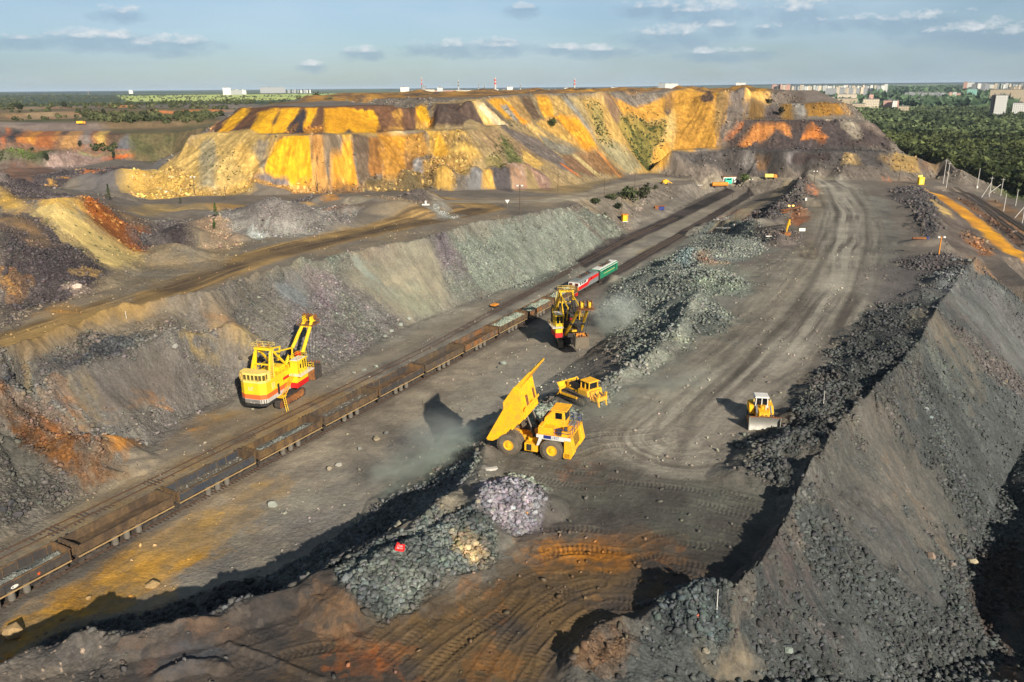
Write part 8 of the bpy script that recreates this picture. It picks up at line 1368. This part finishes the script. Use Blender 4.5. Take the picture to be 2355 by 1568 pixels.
# ------------------------------------------------------------------ single boulders
BO = [(33, 1462, 2.6, 'largest boulder, pale tan and cracked, at the lower left corner by the shadow', (170, 140, 96)), (352, 1352, 1.7, 'flat round tan boulder at the edge of the long shadow', (168, 138, 92)), (205, 1377, .75, 'small tan boulder on the yellow wash, left of the flat round one', (176, 144, 96)), (300, 1372, .5, 'smallest orange stone near the flat round boulder', (206, 150, 70)),
      (626, 1165, 1.7, 'upright pale grey-green boulder right of the yellow wash', (150, 152, 138)), (757, 1080, 1.15, 'left tan boulder of the close pair right of the train', (146, 134, 112)), (779, 1072, 1.2, 'right grey boulder of the close pair right of the train', (150, 146, 132)), (825, 1035, 1.1, 'grey block just below the long tan boulder', (140, 138, 128)), (866, 1012, 1.5, 'long tan boulder between the train and the tipped truck', (156, 140, 112)), (889, 998, 1.0, 'dark angular block nearest the train above the long tan boulder', (120, 118, 110)),
      (1158, 838, 1.5, 'pale round boulder between the train and the raised truck bed', (150, 156, 142)), (1146, 846, .9, 'low dark companion of the pale round boulder', (112, 112, 104)), (812, 858, .9, 'left of three dark-edged boulders between shovel and train', (140, 140, 128)), (836, 852, 1.4, 'middle of three boulders between shovel and train', (138, 140, 130)), (864, 845, 1.2, 'right of three boulders between shovel and train, the palest', (160, 166, 150)),
      (402, 800, 1.7, 'pale round boulder on the left bench slope', (150, 146, 136)), (921, 750, 1.7, 'largest pale boulder at the foot of the rock bank', (156, 160, 146)), (900, 764, 1.3, 'second pale boulder at the foot of the rock bank', (150, 154, 140)), (940, 735, 1.5, 'upper pale boulder at the foot of the rock bank', (160, 162, 150)), (885, 775, 1.2, 'lowest of the pale boulders at the foot of the rock bank', (146, 150, 136)),
      (26, 1160, 1.5, 'big dark boulder of the dark group at the left edge', (70, 68, 68)), (42, 1188, 1.4, 'lower right dark boulder at the left edge', (76, 72, 72)), (8, 1175, 1.3, 'leftmost dark boulder at the left edge', (66, 64, 66)), (180, 664, 2.2, 'flat pinkish slab on the dark ground left of the tan road', (206, 184, 164)), (200, 630, 1.0, 'rounded brown stone above the pinkish slab', (120, 104, 92)),
      (1100, 1155, .8, 'pale stone at the left foot of the violet rock heap', (160, 150, 128)), (1138, 1105, .55, 'orange stone at the top of the violet rock heap', (226, 160, 70)), (1203, 1170, 1.0, 'large dark block on the violet rock heap', (96, 88, 88)), (1212, 1180, .45, 'orange stone stuck to the large dark block', (224, 156, 84)), (1145, 1178, .7, 'grey violet block in the middle of the violet rock heap', (130, 124, 128)), (1160, 1183, .6, 'second grey violet block of the violet rock heap', (136, 128, 132)),
      (1604, 1418, .55, 'brick red stone on the dark foreground heap', (214, 110, 84)), (1622, 1500, .9, 'long pale slab on the dark foreground heap', (142, 132, 112)), (1576, 1455, .5, 'grey block left of the brick red stone', (110, 116, 110)), (1648, 1420, .45, 'pale blue-green stone below the white stake', (130, 146, 142)), (1632, 1460, .7, 'greenish slab below the brick red stone', (104, 120, 118)),
      (1812, 1500, 1.2, 'pale green and tan boulder low on the right slope', (136, 144, 132)), (2212, 1095, 1.1, 'grey boulder with a deep shadow on the right slope', (120, 118, 112)), (2140, 1283, 1.5, 'pinkish pointed slab at the foot of the brown slip', (150, 128, 110)), (2188, 1300, 1.2, 'second slab at the foot of the brown slip', (136, 124, 112)), (2236, 1295, 1.5, 'pale cream slab in the rock line at the foot of the right slope', (186, 172, 140)), (2128, 942, 1.0, 'upper pale block near the crest of the right slope', (140, 146, 142)), (2140, 962, .9, 'lower pale block near the crest of the right slope', (132, 144, 140)),
      (2310, 880, 1.6, 'tan boulder at the far right valley bottom', (134, 120, 100)), (1840, 1000, .7, 'pale block on the berm below the second bulldozer', (140, 142, 130)), (2192, 600, 1.6, 'grey boulder at the right edge of the upper berm', (110, 112, 114)), (2226, 602, 1.8, 'smooth grey-green boulder above the orange strip', (120, 120, 108))]
def boulder(px, py, s, label, c):
    p = hit(px, py, Z); sd = int(px*7+py); v, f = rock_variant(sd, 22, .72); me = bpy.data.meshes.new('boulder'); me.from_pydata([tuple(q) for q in v], [], [tuple(map(int, q)) for q in f])
    me.materials.append(mat('boulder_%d_%d_%d' % c, c, .9, dirt=tuple(int(k_*.72) for k_ in c), ds=1.6, da=.6, bump=.7)); o = bpy.data.objects.new('boulder', me); COL.objects.link(o)
    o.location = (p[0], p[1], ground(p[0], p[1])+s*.22); k_ = s*.5; o.scale = (k_*1.05, k_, k_); o.rotation_euler = (0, 0, (sd % 63)/10.0); b = o.modifiers.new('bevel', 'BEVEL'); b.width = .06*s; b.segments = 2
    tag(o, label, 'boulder', 'single boulders')
for b_ in BO: boulder(*b_)
# ------------------------------------------------------------------ town on the horizon
def bmat(name, c, wx=3.0, wz=3.0):
    m = bpy.data.materials.new(name); m.use_nodes = True; T = NT(m.node_tree); b = T.n['Principled BSDF']; b.inputs['Roughness'].default_value = .8
    tc = T.new('ShaderNodeTexCoord'); mp = T.new('ShaderNodeMapping'); mp.inputs['Rotation'].default_value = (R(90), 0, 0); T.link(tc.outputs['Object'], mp.inputs[0]); br = T.new('ShaderNodeTexBrick'); T.link(mp.outputs[0], br.inputs['Vector']); br.offset = 0
    br.inputs['Scale'].default_value = 1.0; br.inputs['Brick Width'].default_value = wx; br.inputs['Row Height'].default_value = wz; br.inputs['Mortar Size'].default_value = .75; br.inputs['Color1'].default_value = br.inputs['Color2'].default_value = (*[v*.45 for v in lin(c)], 1); br.inputs['Mortar'].default_value = (*lin(c), 1); T.link(br.outputs[0], b.inputs['Base Color']); return m
BM = {k_: bmat('facade_'+k_, c) for k_, c in dict(white=(226, 222, 210), cream=(222, 204, 176), pink=(206, 160, 140), grey=(160, 160, 158), brown=(120, 100, 90), teal=(150, 200, 180), tan=(196, 176, 146)).items()}
BR = mat('flat_roof', (120, 118, 114), .9)
cnt = [0]
def building(c, x0, x1, yt, D, m, label, group, yb=None, depth=15, rz=None, steps=0):
    (xa, ya), (xb, _) = K(c, [(x0, yt), (x1, yt)]); xm = (xa+xb)/2; q = PD(xm, D, 0); d = ray(xm, ya); h_ = math.hypot(d.x, d.y); zt = CAM_Z+d.z/h_*D; zb = ground(q[0], q[1])-1
    if zt < zb+4: zt = zb+4
    w = max((xb-xa)*D/FPX*.98, 6); e = empty('apartment_block' if zt-zb > 14 else 'building', (q[0], q[1], zb), -math.atan2(q[0], q[1])+(RNG.uniform(-.25, .25) if rz is None else rz), label, 'building', group); H_ = zt-zb
    b = MB().box(-w/2, w/2, 0, depth, 0, H_); b.build('walls', BM[m], e); r = MB().box(-w/2-.3, w/2+.3, -.3, depth+.3, H_, H_+.7); r.box(-w*.2, -w*.05, depth*.4, depth*.7, H_+.7, H_+3); r.build('roof', BR, e); return e
for c, x0, x1, yt, D, m, lb in [('A4', 1475, 1497, 140, 2900, 'cream', 'leftmost of four pale tower blocks standing in a row above the forest'), ('A4', 1550, 1572, 148, 2900, 'cream', 'second of four pale tower blocks standing in a row above the forest'), ('A4', 1628, 1648, 148, 2900, 'cream', 'third of four pale tower blocks standing in a row above the forest'), ('A4', 1695, 1715, 140, 2900, 'cream', 'rightmost of four pale tower blocks standing in a row above the forest'),
        ('A4', 1400, 1720, 152, 3000, 'grey', 'long grey slab joining the row of four tower blocks'), ('A4', 1905, 1930, 112, 3900, 'white', 'tall white tower right of the town strip'), ('A4', 1880, 1903, 120, 3900, 'grey', 'grey tower beside the tall white tower'), ('A4', 1500, 1650, 205, 2250, 'cream', 'broad cream house group below the four towers'), ('A4', 1388, 1460, 230, 2150, 'cream', 'low cream houses at the right end of the hill'), ('A4', 1500, 1660, 245, 2000, 'tan', 'second row of tan low houses'),
        ('A4', 1780, 1812, 208, 1750, 'pink', 'narrow pink tower of the stepped house'), ('A4', 1738, 1862, 250, 1740, 'cream', 'broad cream stepped house at the forest edge'), ('A4', 1640, 1740, 292, 1600, 'tan', 'low flat roofed shed at the forest edge'), ('A4', 1925, 2040, 262, 1900, 'pink', 'low pinkish terrace behind trees'), ('A4', 2000, 2035, 266, 1880, 'white', 'white end house of the low terrace'), ('A4', 2135, 2355, 192, 2700, 'grey', 'long pale grey works building in the trees'),
        ('A5', 442, 650, 208, 2150, 'white', 'long white factory hall above the forest'), ('A5', 310, 345, 215, 1950, 'cream', 'small cream house left of the white factory hall'), ('A5', 420, 650, 155, 3000, 'grey', 'row of pale grey roofs behind the factory hall'), ('A5', 365, 430, 258, 1650, 'tan', 'low tan roof in the forest edge'), ('A5', 1085, 1152, 175, 1500, 'white', 'white tower block with a column of small windows, nearest at far right'), ('A5', 1068, 1086, 178, 1510, 'brown', 'dark side wing of the white tower block'),
        ('A5', 1068, 1310, 133, 2600, 'tan', 'long tan slab building at far right'), ('A5', 862, 915, 130, 2900, 'teal', 'pale teal building below the skyline'), ('A5', 820, 842, 76, 3900, 'pink', 'tall pinkish tower, left of the pair on the right skyline'), ('A5', 848, 892, 80, 3900, 'white', 'tall white slab, right of the pair on the right skyline'), ('A5', 1230, 1327, 235, 1600, 'white', 'low white shed at the right edge of the view'), ('A5', 722, 800, 160, 2900, 'tan', 'tan houses left of the teal building'),
        ('A3', 0, 35, 145, 3000, 'white', 'white block cut by the mound top, left of the chimney row'), ('A3', 620, 672, 135, 2900, 'white', 'white block between two chimneys on the skyline'), ('A3', 1142, 1230, 145, 3000, 'white', 'white slab at the foot of the striped chimney'), ('A3', 1388, 1436, 155, 3000, 'white', 'small white block right of the striped chimney'), ('A3', 1565, 1645, 140, 3000, 'white', 'white slab alone right of the middle of the skyline'),
        ('A3', 1988, 2050, 104, 3400, 'grey', 'left grey part of the big apartment group on the skyline'), ('A3', 2045, 2165, 106, 3420, 'white', 'right white part of the big apartment group on the skyline'), ('A3', 50, 420, 168, 3300, 'cream', 'long low cream row at the foot of the left chimneys'), ('A3', 690, 1130, 165, 3600, 'pink', 'long low pinkish row behind the white blocks'), ('A2', 255, 318, 145, 4300, 'white', 'white grain tower on the left skyline'), ('A2', 320, 420, 166, 4300, 'grey', 'low white sheds beside the grain tower'), ('A2', 600, 810, 140, 5200, 'grey', 'pale grey works with a headframe on the left skyline'),
        ('A2', 1862, 1940, 140, 3100, 'white', 'white slab at the left foot of the lattice mast'), ('A2', 2196, 2243, 142, 3100, 'white', 'white block right of the lattice mast'), ('A2', 2085, 2170, 162, 3000, 'cream', 'cream block right beside the lattice mast'), ('A2', 2058, 2088, 134, 3150, 'grey', 'grey block at the foot of the lattice mast'), ('A2', 1960, 2355, 170, 3200, 'pink', 'long pinkish row under the lattice mast'), ('A1', 1240, 1270, 165, 6000, 'white', 'tiny white building far out on the left plain'), ('A4', 560, 640, 98, 3600, 'white', 'pale block above the trees on the dump top')]:
    building(c, x0, x1, yt, D, m, lb, None, rz=0 if x1-x0 > 60 else None)
for k_, (c, xa, xb, ya, yb, n, D0, D1, ms) in enumerate([('A4', 1060, 1900, 118, 135, 34, 3600, 4200, ('white', 'grey', 'white', 'cream')), ('A5', 890, 1327, 82, 98, 22, 3700, 4300, ('white', 'cream', 'grey')), ('A4', 880, 1050, 112, 120, 7, 3300, 3500, ('pink', 'cream')), ('A5', 1170, 1310, 108, 118, 6, 2900, 3100, ('tan', 'cream')), ('A3', 440, 1960, 158, 168, 26, 3300, 3800, ('white', 'cream', 'pink')), ('A5', 420, 800, 150, 170, 14, 2700, 3000, ('white', 'grey', 'pink')), ('A1', 2120, 2300, 160, 168, 8, 4500, 4700, ('white',)), ('A2', 840, 1060, 160, 168, 8, 4800, 5200, ('white', 'grey'))]):
    nm = ['apartment blocks in the town strip right of the dump', 'apartment blocks on the right skyline', 'low brick houses above the dump trees', 'blocks behind the long tan slab', 'small blocks along the middle skyline', 'small works buildings in the trees at right', 'white sheds beside the grain tower', 'sheds of the far works on the left skyline'][k_]
    for i in range(n):
        x = xa+(xb-xa)*(i+.5)/n+RNG.uniform(-6, 6); w_ = RNG.uniform(8, 26); building(c, x-w_/2, x+w_/2, RNG.uniform(ya, yb), RNG.uniform(D0, D1), ms[RNG.integers(len(ms))], 'one of the small pale '+nm, nm, rz=RNG.uniform(-.3, .3))
def chimney(c, x, y0, D, r, label, cat='chimney', striped=True):
    (px, py), = K(c, [(x, y0)]); q = PD(px, D, 0); d = ray(px, py); zt = CAM_Z+d.z/math.hypot(d.x, d.y)*D; zb = ground(q[0], q[1])-1; H_ = zt-zb; e = empty('chimney' if cat == 'chimney' else 'lattice_mast', (q[0], q[1], zb), 0, label, cat)
    MB().tube([(0, 0, 0), (0, 0, H_*.62)], r*1.25, 12, r2=r).build('shaft', M_CON if cat == 'chimney' else M_GRY, e)
    for i in range(4): MB().tube([(0, 0, H_*(.62+.095*i)), (0, 0, H_*(.62+.095*(i+1)))], r*(1-.05*i), 12).build('band', (M_RED if striped else M_DK) if i % 2 == 0 else M_CON, e)
for a in [('A3', 181, 75, 3100, 2.4, 'dark slim chimney, leftmost of the chimney group', 'chimney', False), ('A3', 513, 52, 3300, 4.2, 'tallest red and white chimney, middle of the skyline'), ('A3', 1231, 62, 3200, 3.0, 'red and white chimney rising behind the white slab'), ('A3', 742, 112, 3300, 2.2, 'short dark chimney right of the tallest one', 'chimney', False), ('A3', 363, 105, 3600, 1.6, 'very thin stack left of the tallest chimney', 'chimney', False),
          ('A2', 2056, 52, 3150, 2.0, 'lattice radio mast left of the chimney group', 'mast'), ('A1', 52, 168, 5200, 1.8, 'thin white mast at the far left skyline', 'mast'), ('A1', 870, 160, 5200, 1.6, 'thin white mast in the middle of the left plain', 'mast'), ('A3', 415, 112, 3600, 2.4, 'pale stack beside the very thin one', 'chimney', False)]: chimney(*a)
# ------------------------------------------------------------------ airborne dust
def dust(name, loc, size, rz, dens, col, label, sc=.35, thr=.40, seed=0.0):
    bm = bmesh.new(); bmesh.ops.create_icosphere(bm, subdivisions=3, radius=1); me = bpy.data.meshes.new(name); bm.to_mesh(me); bm.free()
    m = bpy.data.materials.new(name); m.use_nodes = True; T = NT(m.node_tree); T.n.clear(); out = T.new('ShaderNodeOutputMaterial'); pv = T.new('ShaderNodeVolumePrincipled'); pv.inputs['Color'].default_value = (*lin(col), 1); pv.inputs['Anisotropy'].default_value = .2
    tc = T.new('ShaderNodeTexCoord'); g = T.new('ShaderNodeNewGeometry'); n = T.new('ShaderNodeTexNoise', i_Scale=sc, i_Detail=4.0, i_Roughness=.62, i_Distortion=.6); mp = T.new('ShaderNodeMapping'); mp.inputs['Location'].default_value = (seed, seed*2, 0); mp.inputs['Rotation'].default_value = (0, 0, -rz); mp.inputs['Scale'].default_value = (.5, 1.2, 1); T.link(g.outputs['Position'], mp.inputs[0]); T.link(mp.outputs[0], n.inputs['Vector'])
    ln = T.new('ShaderNodeVectorMath', operation='LENGTH'); T.link(tc.outputs['Object'], ln.inputs[0]); fall = T.ramp(ln.outputs['Value'], (.0, 1.0, 1.0, 0.0)); v = T.math('MULTIPLY', T.math('MULTIPLY', T.ramp(n.outputs[0], (thr, thr+.22, 0, 1)), fall), dens)
    T.link(v, pv.inputs['Density']); T.link(pv.outputs[0], out.inputs['Volume']); me.materials.append(m); m.cycles.volume_step_rate = 1.0 if hasattr(m, 'cycles') and hasattr(m.cycles, 'volume_step_rate') else 1.0
    o = bpy.data.objects.new(name, me); COL.objects.link(o); o.location = loc; o.scale = size; o.rotation_euler = (0, 0, rz); tag(o, kind='stuff'); return o
dust('dust_cloud', (-7.5, 102.5, 4.8), (7.0, 4.6, 4.8), R(28), 1.0, (236, 244, 228), '', seed=1.3, sc=.5, thr=.43)
dust('dust_cloud', (-14.0, 99.5, 3.4), (7.5, 4.2, 3.6), R(24), .62, (234, 242, 226), '', sc=.42, seed=4.1, thr=.44)
dust('dust_cloud', (-11, 108, 4.6), (9, 6, 5), R(40), .22, (240, 242, 230), '', sc=.3, seed=6.1)
dust('dust_cloud', (24, 172, 5.5), (8, 5, 6), R(50), .60, (240, 244, 232), '', seed=2.2); dust('dust_cloud', (13, 108, 9.5), (6, 5, 3), R(20), .14, (240, 244, 228), '', seed=3.3)
dust('dust_cloud', (24, 118, 9.0), (18, 8, 3), R(45), .10, (238, 242, 226), '', sc=.3, seed=5.5)
# ------------------------------------------------------------------ aerial haze
def haze():
    bm = bmesh.new(); bmesh.ops.create_cube(bm, size=1); me = bpy.data.meshes.new('haze'); bm.to_mesh(me); bm.free(); o = bpy.data.objects.new('haze', me); COL.objects.link(o)
    zmin = float(Z.min())-1.5; o.scale = (140000, 150000, 135-zmin); o.location = (0, 5000, (135+zmin)/2)
    m = bpy.data.materials.new('haze'); m.use_nodes = True; T = NT(m.node_tree); T.n.clear(); out = T.new('ShaderNodeOutputMaterial'); pv = T.new('ShaderNodeVolumePrincipled'); pv.inputs['Density'].default_value = HAZE; pv.inputs['Color'].default_value = (.72, .86, 1.0, 1); pv.inputs['Anisotropy'].default_value = 0.0
    T.link(pv.outputs[0], out.inputs['Volume']); me.materials.append(m); tag(o, kind='stuff')
HAZE = 3.6e-5
if HAZE: haze()
scene.cycles.volume_step_rate = 1.0; scene.cycles.volume_max_steps = 96; scene.cycles.volume_bounces = 2
